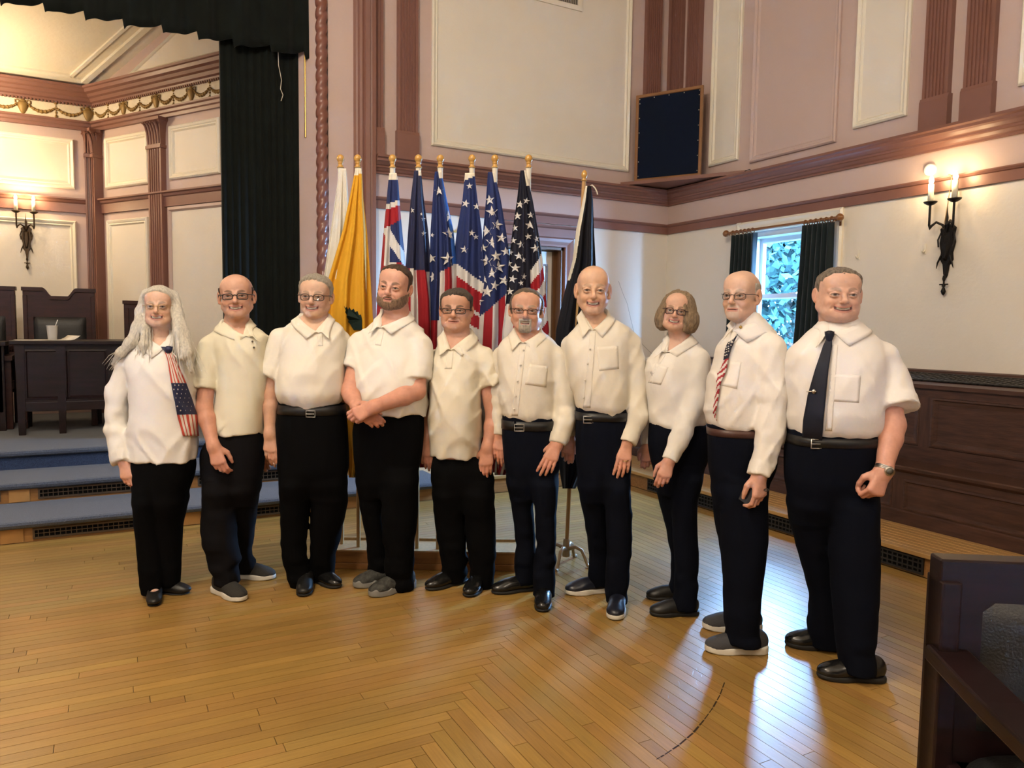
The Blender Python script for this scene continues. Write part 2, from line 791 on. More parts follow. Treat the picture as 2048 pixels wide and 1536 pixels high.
# ---- right wall
wall_r = MB()
for z0, z1, k in ((0, 2.55, 0), (2.55, HZ, 1)):
    wall_r.cur = k
    if k == 0:
        slab(wall_r, wr, -6, 4.50, z0, z1, -.25, 0)
        slab(wall_r, wr, 5.54, YB + .25, z0, z1, -.25, 0)
        slab(wall_r, wr, 4.50, 5.54, z0, .95, -.25, 0)
        slab(wall_r, wr, 4.50, 5.54, 2.43, z1, -.25, 0)
    else:
        slab(wall_r, wr, -6, YB + .25, z0, z1, -.25, 0)
wall_r = wall_r.build('wall_right', [M_cream, M_pink])
tag(wall_r, kind='structure')
moulding_set(wall_r, wr, -6, YB, 0, -1)
wall_panel(wall_r, wr, 5.66, 6.075, 3.155, 5.5, M_cream)
wall_panel(wall_r, wr, 4.51, 5.50, 3.09, 5.5, M_pink, M_pink)
wall_panel(wall_r, wr, 3.86, 4.345, 3.16, 5.5, M_cream)
wall_panel(wall_r, wr, 2.55, 3.035, 3.16, 5.5, M_cream)
pilaster(wall_r, wr, 3.515, 3.715)
pilaster(wall_r, wr, 3.196, 3.40)
pilaster(wall_r, wr, 6.235, 6.44)
pilaster(wall_r, wr, 6.53, YB)

# ---- back wall with the side door and the proscenium edge
wall_b = MB()
for z0, z1, k in ((0, 2.55, 0), (2.55, HZ, 1)):
    wall_b.cur = k
    if k == 0:
        slab(wall_b, wb, 1.75, 3.53, z0, z1, -.25, 0)
        slab(wall_b, wb, 4.22, XR, z0, z1, -.25, 0)
        slab(wall_b, wb, 3.53, 4.22, 2.29, z1, -.25, 0)
        slab(wall_b, wb, 3.53, 4.22, 0, .15, -.25, 0)
    else:
        slab(wall_b, wb, 1.75, XR, z0, z1, -.25, 0)
wall_b.cur = 1
slab(wall_b, wb, -5, 1.75, 4.45, HZ, -.25, 0)
slab(wall_b, wb, 1.64, 1.75, .15, HZ, -.25, 0)
wall_b = wall_b.build('wall_back', [M_cream, M_pink])
tag(wall_b, kind='structure')
moulding_set(wall_b, wb, 2.16, XR, 0, -1)
wall_panel(wall_b, wb, 2.72, 5.02, 3.152, 5.6, M_cream)
pilaster(wall_b, wb, 2.05, 2.235)
pilaster(wall_b, wb, 2.378, 2.57)
pilaster(wall_b, wb, 5.20, 5.405)
pilaster(wall_b, wb, 5.53, XR - .05)
# brown moulded upright beside the stage
mb = MB()
pr = [(1.965, 0), (1.965, .03), (1.985, .045), (2.0, .05), (2.01, .075), (2.03, .088), (2.05, .08), (2.06, .095), (2.10, .10), (2.105, .085), (2.12, .09), (2.155, .09), (2.16, .05), (2.16, 0)]
mb.poly([wb(a, .15, o) for a, o in pr] + [wb(a, HZ, o) for a, o in pr], [(i, i + 1, len(pr) + i + 1, len(pr) + i) for i in range(len(pr) - 1)])
mb.build('proscenium_moulding', M_brown, wall_b)
slab(MB(), wb, 1.74, 1.97, .15, HZ, -.02, .03).build('proscenium_face', M_pink, wall_b)
# rope moulding round the stage opening
mb = MB()
R0 = .05
nz, na = 260, 12
for seg in range(1):
    rs = []
    for i in range(nz):
        z = .3 + (HZ - .6) * i / (nz - 1)
        ring = []
        for j in range(na * 2):
            a = 2 * pi * j / (na * 2)
            rr = R0 * (.72 + .36 * abs(sin(a * 1 - z * 30)) ** .6)
            ring.append((1.688 + rr * cos(a), YB - .015 + rr * sin(a), z))
        rs.append(ring)
    mb.rings(rs)
mb.build('rope_moulding', mat('rope_brown_gloss', (.20, .08, .06), .28, .5), wall_b)
# air vent near the top
vent = empty('air_vent', wb(3.95, 4.9, 0))
tag(vent, 'white louvred air vent at the top of the large cream wall panel', 'vent')
frame(MB(), wb, 3.45, 4.383, 4.71, 5.25, [(0, 0), (0, .02), (.045, .026), (.055, .01), (.055, 0)]).build('vent_frame', M_ivory, vent)
slab(MB(), wb, 3.5, 4.333, 4.76, 5.2, .004, .008).build('vent_backing', M_void, vent)
for i in range(38):
    a = 3.512 + i * .0217
    slab(MB(), wb, a, a + .008, 4.762, 5.198, .006, .02).build('vent_blade', mat('vent_blade', (.35, .31, .26), .5), vent)

# door
door = empty('door_1', (3.86, YB, .15))
tag(door, kind='structure')
M_jamb = mat('oak_jamb', (.12, .055, .022), .4, .4, var=.2, vscale=5, stretch=(8, 8, 1))
cas = [(0, 0), (0, .03), (.02, .045), (.05, .04), (.08, .03), (.1, .03), (.105, 0)]
mb = MB()
R = [[wb(3.43 + i, .15, o), wb(3.43 + i, 2.39 - i, o), wb(4.325 - i, 2.39 - i, o), wb(4.325 - i, .15, o)] for i, o in cas]
mb.rings(R, False, False, False)
extr(mb, wb, 3.41, 4.345, [(2.385, 0), (2.385, .045), (2.47, .045), (2.48, .06), (2.495, .07), (2.505, .07), (2.505, 0)])
mb.build('door_casing', M_brown, door)
mb = MB()
slab(mb, wb, 3.53, 3.56, .15, 2.29, -.25, 0)
slab(mb, wb, 4.19, 4.22, .15, 2.29, -.25, 0)
slab(mb, wb, 3.53, 4.22, 2.26, 2.29, -.25, 0)
slab(mb, wb, 3.53, 4.22, .15, .152, -.25, 0)
mb.build('door_jamb', M_jamb, door)
slab(MB(), wb, 3.53, 4.22, .15, 2.3, -.3, -.26).build('door_backing', M_void, door)
M_door = mat('white_door_paint', (.62, .60, .58), .4, .4)
leaf = slab(MB(), wb, 3.56, 4.155, .16, 2.25, -.17, -.13).build('door_leaf', M_door, door)
slab(MB(), wb, 4.155, 4.19, .16, 2.25, -.2, -.1).build('door_stop', M_jamb, door)
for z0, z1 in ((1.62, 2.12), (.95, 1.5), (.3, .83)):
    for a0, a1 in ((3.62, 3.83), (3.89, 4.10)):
        frame(MB(), wb, a0, a1, z0, z1, [(0, -.128), (.0, -.118), (.016, -.118), (.022, -.135)]).build('door_panel_moulding', mat('door_panel_outline', (.13, .08, .06), .5), leaf)  # mouldings coloured dark brown to outline the door panels

# ---- other sides of the hall (out of the picture)
for nm, b in (('wall_left', (-5.25, -5, -6, YB, 0, HZ)), ('wall_front', (-5, XR, -6.25, -6, 0, HZ))):
    tag(MB().box(*b).build(nm, M_cream), kind='structure')
tag(MB().box(-5.3, XR + .3, -6.3, YB + .2, HZ, HZ + .1).build('ceiling', mat('ceiling_paint', (.72, .66, .56), .7, .2)), kind='structure')

# ---- low oak platform along the back and right walls, with grilles in its riser
pf = MB()
pf.box(4.235, XR, -6, 5.74, 0, .122)
pf.box(2.17, XR, 5.755, YB, 0, .122)
pf = pf.build('platform', M_oakx)
tag(pf, 'low oak platform along the back and right walls', 'platform')
mb = MB()
for i in range(9):
    x0 = 4.205 + i * .0585
    mb.box(x0, x0 + .0575, -6, 5.742, .122, .15)
mb.build('tread', M_oak, pf, bevel=.004)
mb = MB()
for i in range(17):
    y0 = 5.742 + i * .0585
    mb.box(2.17, XR - .01, y0, min(y0 + .0575, YB), .122, .15)
mb.build('back_tread', mat('oak_tread_across', (.40, .235, .085), .3, .5, var=.14, vscale=5, stretch=(1, 12, 1)), pf, bevel=.004)


def grille(parent, fn, a0, a1, z0, z1, o, cell=.03, bar=.005, frame_w=.012, m=None, name='grille'):
    m = m or M_iron
    slab(MB(), fn, a0, a1, z0, z1, o, o + .003).build('grille_backing', M_void, parent)  # near-black sheet colours in the dark of the recess behind the bars
    mb = MB()
    frame(mb, fn, a0, a1, z0, z1, [(0, o), (0, o + .012), (frame_w, o + .012), (frame_w, o)])
    n = max(2, round((a1 - a0) / cell))
    for i in range(1, n):
        a = a0 + (a1 - a0) * i / n
        slab(mb, fn, a - bar / 2, a + bar / 2, z0, z1, o + .003, o + .009)
    n = max(2, round((z1 - z0) / cell))
    for i in range(1, n):
        z = z0 + (z1 - z0) * i / n
        slab(mb, fn, a0, a1, z - bar / 2, z + bar / 2, o + .003, o + .0095)
    return mb.build(name, m, parent)


wpr = lambda a, z, o: (4.235 - o, a, z)
for y0, y1 in ((2.66, 3.33), (3.62, 4.05), (4.35, 5.25), (1.2, 2.1)):
    grille(pf, wpr, y0, y1, .012, .112, 0, .034, .009)

# ---- panelled bench along the right wall
bench = empty('wall_bench', (4.9, 2.8, .15))
tag(bench, 'long dark panelled wooden bench built against the right wall', 'bench')
XF, XB = 4.735, 4.995
wf = lambda a, z, o: (XF - o, a, z)
wk = lambda a, z, o: (XB - o, a, z)
BY0, BY1 = -3.0, 6.70
slab(MB(), wf, BY0, BY1, .15, .50, -.03, -.008).build('seat_front', M_wood, bench)
mb = MB()
extr(mb, wf, BY0, BY1, [(.15, -.01), (.15, .012), (.235, .012), (.245, 0), (.245, -.01)])
extr(mb, wf, BY0, BY1, [(.455, -.01), (.455, .0), (.50, .0), (.51, .012), (.51, -.01)])
mb.build('seat_rail', M_wood, bench)
extr(MB(), wf, BY0, BY1, [(.51, -.28), (.51, .012), (.522, .024), (.54, .026), (.548, .018), (.548, -.28)]).build('seat', M_wood, bench)
slab(MB(), wk, BY0, BY1, .54, 1.08, -.03, -.012).build('seat_back', M_wood, bench)
mb = MB()
extr(mb, wk, BY0, BY1, [(.54, -.02), (.54, .0), (.655, .0), (.66, -.012)])
extr(mb, wk, BY0, BY1, [(1.0, -.012), (1.005, .0), (1.075, .0), (1.078, .014), (1.092, .016), (1.092, -.02)])
mb.build('back_rail', M_wood, bench)
slab_mats = (M_woodx, M_wood)
PM = [(0, -.012), (0, .002), (.012, .004), (.02, -.006), (.045, -.010), (.05, -.018), (.056, -.012)]
ys = [3.232 - .04 + k * 1.29 for k in range(-4, 4)]
for y in ys:
    slab(MB(), wk, y - .04, y + .04, .655, 1.005, -.014, 0).build('back_stile', M_woodx, bench)
    slab(MB(), wf, y - .04, y + .04, .245, .456, -.012, 0).build('front_stile', M_woodx, bench)
    if y + 1.25 < BY1:
        frame(MB(), wk, y + .04, y + 1.25, .66, 1.003, PM).build('back_panel', M_wood, bench)
        frame(MB(), wf, y + .04, y + 1.25, .246, .455, PM).build('front_panel', M_wood, bench)
# sloping top with its radiator grille
zt0, zt1 = 1.085, 1.148
mb = MB()
mb.hexa([(XB - .02, BY0, zt0 - .02), (XR, BY0, zt1 - .02), (XR, BY1, zt1 - .02), (XB - .02, BY1, zt0 - .02)], [(XB - .02, BY0, zt0 + .007), (XR, BY0, zt1), (XR, BY1, zt1), (XB - .02, BY1, zt0 + .007)])
mb.build('top_shelf', M_wood, bench)
extr(MB(), wr, BY0, BY1, [(zt1 - .01, 0), (zt1 - .01, .035), (zt1 + .012, .03), (zt1 + .02, 0)]).build('top_moulding', M_wood, bench)
sl = (zt1 - zt0) / (XR - XB)


def wt(a, q, o):            # q: distance back from the front edge
    return (XB + q, a, zt0 + q * sl + .009 + o)


for a0, a1 in ((2.52, 4.1), (.6, 2.1)):
    grille(bench, wt, a0, a1, .12, .44, .0, .05, .012, name='radiator_grille')

# ---- window in the right wall
win = empty('window_1', (XR, 5.02, .95))
tag(win, kind='structure')
M_sash = mat('white_window_paint', (.74, .76, .80), .35, .45)
mb = MB()
R = [[wr(4.40 + i, .86 + i, o), wr(5.64 - i, .86 + i, o), wr(5.64 - i, 2.52 - i, o), wr(4.40 + i, 2.52 - i, o)] for i, o in [(0, 0), (0, .02), (.02, .032), (.05, .022), (.09, .018), (.105, .012), (.105, -.12)]]
mb.rings(R, True, False, False)
mb.build('window_casing', M_ivory, win)
mb = MB()
for i, o in ((0, -.12),):
    frame(mb, wr, 4.505, 5.535, .965, 2.415, [(0, -.06), (0, -.03), (.05, -.035), (.055, -.10), (.055, -.2), (0, -.2)])
mb.build('window_frame', M_sash, win)
slab(MB(), wr, 4.42, 5.62, .93, .965, -.1, .06).build('window_sill', M_ivory, win)
for nm, z0, z1, o in (('upper_sash', 1.76, 2.36, -.15), ('lower_sash', 1.02, 1.81, -.11)):
    mb = MB()
    frame(mb, wr, 4.56, 5.48, z0, z1, [(0, o - .03), (0, o), (.04, o), (.052, o - .012), (.052, o - .03), (0, o - .03)])
    s_ = mb.build(nm, M_sash, win)
    g = bpy.data.materials.get('window_glass')
    if g is None:
        g = bpy.data.materials.new('window_glass')
        g.use_nodes = True
        nt = g.node_tree
        nt.nodes.clear()
        t = nt.nodes.new('ShaderNodeBsdfTransparent')
        t.inputs[0].default_value = (.93, .97, 1, 1)
        gl = nt.nodes.new('ShaderNodeBsdfGlossy')
        gl.inputs['Roughness'].default_value = .02
        mx = nt.nodes.new('ShaderNodeMixShader')
        mx.inputs[0].default_value = .05
        ou = nt.nodes.new('ShaderNodeOutputMaterial')
        nt.links.new(t.outputs[0], mx.inputs[1])
        nt.links.new(gl.outputs[0], mx.inputs[2])
        nt.links.new(mx.outputs[0], ou.inputs[0])
    slab(MB(), wr, 4.60, 5.44, z0 + .04, z1 - .04, o - .018, o - .014).build('pane', g, s_)
tag(slab(MB(), wr, 4.95, 5.03, 1.80, 1.815, -.11, -.08).build('sash_lock', M_sash, win))

# greenery outside the window
M_leaf = mat('outdoor_foliage', (.006, .017, .016), .8, .05, var=.35, vscale=3)
rg = np.random.default_rng(5)
for k, (cx, cy, cz, rr) in enumerate(((11.0, 9.6, 1.2, 2.0), (10.8, 13.2, 1.3, 2.2), (15.0, 13.2, 1.6, 2.9))):
    tr = empty('garden_tree', (cx, cy, -1.2))
    tag(tr, ('leafy green tree outside the window, nearest the right curtain', 'leafy green tree outside the window, nearest the left curtain', 'leafy green tree outside the window, farthest back')[k], 'tree', 'trees outside the window')
    n = 14000
    d = rg.normal(size=(n, 3))
    d /= np.linalg.norm(d, axis=1)[:, None]
    c = np.array([cx, cy, cz]) + d * (rr * rg.uniform(.72, 1.02, n))[:, None] * [1, 1, 1.25]
    a = rg.normal(size=(n, 3))
    a /= np.linalg.norm(a, axis=1)[:, None]
    b = np.cross(a, rg.normal(size=(n, 3)))
    b /= np.linalg.norm(b, axis=1)[:, None]
    s_ = rg.uniform(.06, .13, n)[:, None]
    V = np.stack([c - a * s_, c + b * s_ * .6, c + a * s_, c - b * s_ * .6], 1).reshape(-1, 3) - np.array(tr.location)
    me = fast_mesh('foliage', V, np.arange(n * 4).reshape(-1, 4))
    me.materials.append(M_leaf)
    o = bpy.data.objects.new('foliage', me)
    link(o, tr)
    o['kind'] = 'stuff'
    MB().tube([(cx, cy, -1.2), (cx + .1, cy, 1.5), (cx, cy + .1, cz)], [.2, .16, .08]).build('trunk', M_wood, tr)
tag(MB().box(5.9, 30, -6, 30, -1.4, -1.2).build('garden_ground', mat('garden_grass', (.010, .02, .008), .9, .1)), 'green lawn outside the window', 'lawn', kind='stuff')

# hairline crack in the plaster of the back wall
MB().tube([ony(x, y, YB - .001) for x, y in ((1237, 562), (1247, 590), (1254, 606), (1262, 640), (1268, 664), (1286, 690), (1304, 708))], .0016, 4).build('plaster_crack', mat('crack_dark', (.22, .19, .16), .8), wall_b)  # thin dark tube laid along the crack


# ================================================================== the stage
SZ = .45
M_vel = mat('dark_green_velvet', (.0028, .0045, .0036), .85, .15, sheen=.08, var=.3, vscale=6)
M_gold = mat('aged_gold_relief', (.27, .17, .055), .5, .4, metal=.2)
M_mahog = mat('dark_mahogany', (.032, .008, .006), .42, .3, var=.35, vscale=5, stretch=(1, 1, 6), bump=.05, bscale=20)
M_desk = mat('near_black_mahogany', (.010, .0035, .004), .4, .3, var=.4, vscale=5, stretch=(1, 1, 6), bump=.05, bscale=20)
M_leath = mat('black_leather', (.012, .012, .0125), .38, .5, bump=.25, bscale=160)
sf = MB().box(-5, 1.62, 6.85, 12, 0, SZ).build('floor_stage', M_carpet)
tag(sf, kind='structure')
XC = 2.46
steps = empty('stage_steps', (-1.2, 6.2, 0))
tag(steps, 'blue carpeted stage steps with iron grilles in their wooden risers', 'steps')
NOSE = [(0, 0), (.0, .02), (.012, .045), (.03, .055), (.045, .048), (.052, .03), (.052, 0)]


def carpet_step(a0, a1, yr, zt, depth):
    w_ = lambda a, z, o: (a, yr - o, z)
    extr(MB(), w_, a0, a1, [(zt - .052 + z, o) for z, o in NOSE] + [(zt, -depth), (zt - .052, -depth)]).build('carpet_tread', M_carpet, steps)


def riser(a0, a1, yr, z0, z1, blocks, end):
    w_ = lambda a, z, o: (a, yr - o, z)
    slab(MB(), w_, a0, a1, z0, z1, -.04, 0).build('riser_board', M_oakx, steps)
    for i in range(len(blocks) - 1):
        b0, b1 = blocks[i][1] + .05, blocks[i + 1][0] - .05
        if b1 - b0 > .1 and b1 < end:
            grille(steps, w_, b0, b1, z0 + .018, z1 - .012, .001, .031, .004, m=mat('brown_wire_grille', (.09, .06, .035), .5, .4, metal=.4))
    for b0, b1 in blocks:
        if b1 < end + .3:
            slab(MB(), w_, b0, b1, z0 + .006, z1 - .004, 0, .014).build('riser_block', mat('golden_oak_block', (.34, .17, .05), .45, .4, var=.15, vscale=6), steps)


per = ony(362, 1040, 5.74)[0] - ony(2, 1085, 5.74)[0]
b1_ = ony(2, 1085, 5.74)[0]
bl1 = [(b1_ + k * per, b1_ + .125 + k * per) for k in range(-3, 3)]
b2_ = ony(18, 990, 6.31)[0]
bl2 = [(b2_ + k * per, b2_ + .125 + k * per) for k in range(-3, 3)]
riser(-5, XC, 5.74, 0, .10, bl1, 2.4)
MB().box(-5, 2.17, 5.78, 6.4, 0, .1).build('step_body', M_oakx, steps)
carpet_step(-5, 2.17, 5.735, .15, .6)
w_ = lambda a, z, o: (a, 5.735 - o, z)
extr(MB(), w_, 2.17, XC, [(.10, 0), (.10, .02), (.112, .045), (.13, .055), (.145, .048), (.154, .03), (.154, -.5), (.10, -.02)]).build('carpet_end', M_carpet, steps)
riser(-5, 2.15, 6.31, .15, .255, bl2, 2.2)
MB().box(-5, 2.15, 6.35, 6.70, .15, .25).build('step_body', M_oakx, steps)
carpet_step(-5, 1.62, 6.31, .30, .54)
carpet_step(1.62, 2.15, 6.31, .30, .38)
slab(MB(), lambda a, z, o: (a, 6.85 - o, z), -5, 1.62, .30, .41, -.0, .002).build('carpet_riser', mat('navy_carpet_riser', (.045, .06, .10), .95, .1, bump=1, bscale=260, var=.3, vscale=160), steps)
carpet_step(-5, 1.62, 6.85, SZ + .003, .05)

# walls and ceiling of the stage
wsbk = slab(MB(), wsb, -5, -.02, SZ, 5.4, -.2, 0).build('wall_stage_back', M_pink)
tag(wsbk, kind='structure')
wsd = slab(MB(), wss, -.05, 3.3, SZ, 5.4, -.2, 0).build('wall_stage_side', M_pink)
tag(wsd, kind='structure')
tag(MB().box(-5.25, -5, YB, 12, 0, HZ).build('wall_stage_left', M_pink), kind='structure')
SCORN = [(3.77, 0), (3.77, .03), (3.79, .035), (3.80, .06), (3.83, .075), (3.84, .10), (3.865, .115), (3.875, .15), (3.905, .16), (3.91, .18), (3.93, .185), (3.935, 0)]
SARCH = [(3.50, 0), (3.50, .03), (3.53, .035), (3.54, .05), (3.565, .055), (3.575, .075), (3.59, .08), (3.595, 0)]
SBAND = [(2.62, 0), (2.62, .03), (2.715, .03), (2.725, .045), (2.745, .055), (2.755, .075), (2.77, .075), (2.775, 0)]
tm = math.tan((pi / 2 - SA) / 2) if False else 0
half = (pi - (pi / 2 + SA)) / 2          # interior corner
mit = math.tan(half) if half > 0 else 0
for parent, fn, a0, a1, m0, m1 in ((wsbk, wsb, -5, -.088, 0, -mit), (wsd, wss, 0, 2.84, mit, 0)):
    extr(MB(), fn, a0, a1, SCORN, m0, m1).build('cornice', M_brown, parent)
    extr(MB(), fn, a0, a1, SARCH, m0, m1).build('architrave', M_brown, parent)
    extr(MB(), fn, a0, a1, SBAND, m0, m1).build('wall_band', M_brown, parent)
    extr(MB(), fn, a0, a1, [(3.595, 0), (3.595, .012), (3.77, .012), (3.77, 0)], m0, m1).build('frieze', M_creamG, parent)
    # dentils under the cornice
    mb = MB()
    lo_, hi_ = max(a0, -1.6), a1 - .03
    k = int((hi_ - lo_) / .032)
    for i in range(k):
        a = lo_ + i * .032
        slab(mb, fn, a, a + .018, 3.752, 3.775, .012, .034)
    d_ = mb.build('dentil_course', M_brown, parent)
    d_['kind'] = 'stuff'


def urn(parent, fn, a, zc, s=1.3):
    mb = MB()
    prof = [(.003, -.062), (.014, -.055), (.024, -.035), (.036, -.005), (.038, .02), (.03, .03), (.02, .034), (.026, .042), (.014, .05), (.004, .06)]
    rings = []
    for r, h in prof:
        rings.append([fn(a + s * r * cos(t), zc + s * h, .012 + s * .6 * r * sin(t)) for t in np.linspace(0, pi, 9)])
    mb.rings(rings, False, False)
    for sg in (-1, 1):
        mb.tube([fn(a + sg * s * x, zc + s * z, .02) for x, z in ((.036, .01), (.05, .022), (.052, .04), (.036, .045), (.024, .036))], .005 * s, 6)
    mb.build('frieze_urn', M_gold, parent)


def pendant(parent, fn, a, zc, s=1.15):
    mb = MB()
    for z, r in ((.062, .018), (.035, .008), (.015, .011), (-.005, .009), (-.025, .012), (-.045, .008), (-.06, .014)):
        mb.lathe(fn(a, zc + z * s, .014), [(.001, -r), (r * .8, -r * .6), (r, 0), (r * .8, r * .6), (.001, r)], 8)
    mb.build('frieze_pendant', M_gold, parent)


def garland(parent, fn, a0, a1, zc, sag=.055):
    mb = MB()
    n = 15
    for i in range(n):
        t = i / (n - 1)
        z = zc + .022 - sag * 4 * t * (1 - t) - .01
        r = (.009 + .007 * 4 * t * (1 - t)) * (1 + .3 * (i % 2))
        mb.lathe(fn(a0 + (a1 - a0) * t, z, .016), [(.001, -r), (r * .8, -r * .6), (r, 0), (r * .8, r * .6), (.001, r)], 6)
    mb.build('frieze_garland', M_gold, parent)


for parent, fn, u0, p_, n_, lo_ in ((wsbk, wsb, -.736 - .59, .59, 3, -9), (wsd, wss, .005, .538, 5, .04)):
    for i in range(n_):
        a = u0 + i * p_
        if a > lo_:
            urn(parent, fn, a, 3.683)
        pendant(parent, fn, a + p_ / 2, 3.683)
        garland(parent, fn, a + .045, a + p_ / 2 - .006, 3.69)
        if not (fn is wsb and i == n_ - 1):
            garland(parent, fn, a + p_ / 2 + .006, a + p_ - .045, 3.69)
# panels on the stage walls
wall_panel(wsbk, wsb, -1.7, -.285, 2.87, 3.395, M_creamG)
wall_panel(wsbk, wsb, -1.7, -.285, 1.0, 2.53, M_cream)
wall_panel(wsd, wss, .205, .94, 2.877, 3.41, M_cream)
wall_panel(wsd, wss, .205, .90, .9, 2.54, M_cream)
wall_panel(wsd, wss, 1.272, 2.02, 2.885, 3.41, M_cream)
slab(MB(), wss, 1.25, 2.4, SZ, 2.60, -.01, .004).build('door_recess', M_cream, wsd)
frame(MB(), wss, 1.225, 2.42, .3, 2.615, [(0, 0), (0, .02), (.03, .03), (.045, .01), (.045, 0)]).build('recess_moulding', M_pink, wsd)


def capital(parent, fn, a0, a1, o):
    am, hw = (a0 + a1) / 2, (a1 - a0) / 2
    mb = MB()
    R = []
    for z, k in ((3.20, 1.0), (3.205, 1.12), (3.235, 1.12), (3.24, 1.0), (3.36, 1.05), (3.43, 1.16), (3.465, 1.34), (3.47, 1.42), (3.50, 1.42)):
        q = o + (k - 1) * .12
        R.append([fn(am - hw * k, z, 0), fn(am - hw * k, z, q), fn(am + hw * k, z, q), fn(am + hw * k, z, 0)])
    mb.rings(R, True, True, False)
    for i in range(5):
        a = a0 + (a1 - a0) * (i + .5) / 5
        mb.tube([fn(a, 3.25, o), fn(a, 3.36, o + .012), fn(a, 3.42, o + .03), fn(a, 3.455, o + .055), fn(a, 3.44, o + .07)], [.012, .013, .013, .012, .006], 6)
    mb.build('capital', M_brown, parent)


for parent, fn, a0, a1, o in ((wsbk, wsb, -.19, -.06, .12), (wsd, wss, .02, .13, .10), (wsd, wss, .985, 1.195, .06)):
    p_ = fluted(MB(), fn, a0, a1, SZ, 3.2, o, 5 if a1 - a0 > .15 else 3).build('pilaster', M_brown, parent)
    capital(p_, fn, a0, a1, o)

# sloping ceiling rising toward the hall
def cz(y):
    return 3.93 + .41 * (YS - y)


mb = MB()
mb.hexa([(-5, YS, cz(YS)), (1.62, YS, cz(YS)), (1.62, YB + .25, cz(YB + .25)), (-5, YB + .25, cz(YB + .25))], [(-5, YS, 5.6), (1.62, YS, 5.6), (1.62, YB + .25, 5.6), (-5, YB + .25, 5.6)])
cst = mb.build('ceiling_stage', M_creamG)
tag(cst, kind='structure')
# moulded border of the ceiling panel
mb = MB()
for k, (d0, h0) in enumerate(((.06, .03), (.10, .018))):
    pass
def cpt(x, y, d):
    return (x, y, cz(y) - d)
e2 = SE[:2]
for off, hh, wd in ((.10, .03, .05), (.19, .02, .03)):
    y0 = YS - off
    mb.hexa([cpt(-5, y0, 0), cpt(-.05 - off * 1.2, y0, 0), cpt(-.05 - off * 1.2, y0 - wd, 0), cpt(-5, y0 - wd, 0)], [cpt(-5, y0, hh), cpt(-.05 - off * 1.2, y0, hh), cpt(-.05 - off * 1.2, y0 - wd, hh), cpt(-5, y0 - wd, hh)])
    q0 = np.array([-.05 - off * 1.2, y0])
    q1 = q0 + e2 * 2.6
    nv = np.array([-e2[1], e2[0]]) * -wd
    A = [(*q0, 0), (*q1, 0), (*(q1 + nv), 0), (*(q0 + nv), 0)]
    mb.hexa([cpt(p[0], p[1], 0) for p in A], [cpt(p[0], p[1], hh) for p in A])
mb.build('ceiling_moulding', M_ivory, cst)
# moulded triangle on the side wall above the cornice
tri = [(.62, 4.0), (2.3, 4.0), (2.3, 4.68)]
mb = MB()
cen = np.mean(tri, 0)
rr = []
for k, o in ((1, 0), (1, .025), (.95, .035), (.90, .02), (.88, .004), (.88, 0)):
    rr.append([wss(*(cen + (np.array(t) - cen) * k), o) for t in tri])
mb.rings(rr, True, False, False)
mb.build('gable_moulding', M_ivory, wsd)
mb = MB()
mb.poly([wss(*(cen + (np.array(t) - cen) * .9), .006) for t in tri], [(0, 1, 2)])
mb.build('gable_panel', M_cream, wsd)


# ---- velvet curtain and valance
def pleated(x0, x1, y, z0, z1, fw, amp, seed, scal=0, nz=24):
    rg_ = np.random.default_rng(seed)
    n = int((x1 - x0) / .012)
    xs = np.linspace(x0, x1, n)
    ph = (xs - x0) / fw * 2 * pi + np.interp(xs, np.linspace(x0, x1, 9), rg_.uniform(-1, 1, 9))
    wv = np.sin(ph) + .35 * np.sin(2.3 * ph + 1)
    saw = ((ph / (2 * pi)) % 1)
    V = []
    for k in range(nz + 1):
        t = k / nz
        a_ = amp * (1 - .35 * t)
        zb = z0 + scal * (np.clip((saw - .0) * 1.25, 0, 1) ** .35 * .75 - .25 * np.sin(saw * pi)) - scal * .5
        z = zb + (z1 - zb) * t
        V.append(np.stack([xs, y - a_ * wv, np.broadcast_to(z, xs.shape)], 1))
    V = np.concatenate(V)
    Q = [(k * n + i, k * n + i + 1, (k + 1) * n + i + 1, (k + 1) * n + i) for k in range(nz) for i in range(n - 1)]
    return V, np.array(Q)


def cloth_obj(name, V, Q, m, parent=None, solid=.006, org=None):
    o0 = np.asarray(org, float) if org is not None else origin_of(parent)
    me = fast_mesh(name, V - o0, Q)
    me.materials.append(m)
    o = bpy.data.objects.new(name, me)
    if org is not None:
        o.location = org
    link(o, parent)
    if solid:
        md = o.modifiers.new('solid', 'SOLIDIFY')
        md.thickness = solid
    return o


V, Q = pleated(.872, 1.552, 6.895, SZ + .01, 4.42, .062, .014, 3, nz=12)
c_ = cloth_obj('stage_curtain', V, Q, M_vel, org=(1.2, 6.895, SZ))
tag(c_, 'tall black-green velvet stage curtain hanging in narrow folds', 'curtain')
V, Q = pleated(-4.9, 1.64, 6.80, 3.80, 4.5, .268, .024, 9, scal=.13, nz=10)
c_ = cloth_obj('stage_valance', V, Q, M_vel, org=(-1.6, 6.80, 4.5))
tag(c_, 'black-green velvet valance with a scalloped hem across the stage top', 'valance')
o = MB().tube([ony(x, y, 6.85) for x, y in ((556, 92), (557, 130), (563, 160), (561, 178), (566, 190), (562, 202))], .003, 5).build('cord', M_ivory, org=ony(560, 140, 6.85))
tag(o, 'thin pale cord dangling in front of the velvet stage curtain', 'cord')
M_brass = mat('brass', (.55, .38, .12), .3, .5, metal=1)
for px_, y1, lb in ((616, 240, 'shorter brass rod hanging beside the velvet stage curtain'), (610, 275, 'longer brass rod hanging beside the velvet stage curtain')):
    p0, p1 = ony(px_, 110, 6.83), ony(px_ + 1, y1, 6.83)
    o = MB().tube([(p0[0], p0[1], 4.4), p1], .008, 8).build('curtain_rod', M_brass, org=p1)
    tag(o, lb, 'rod')


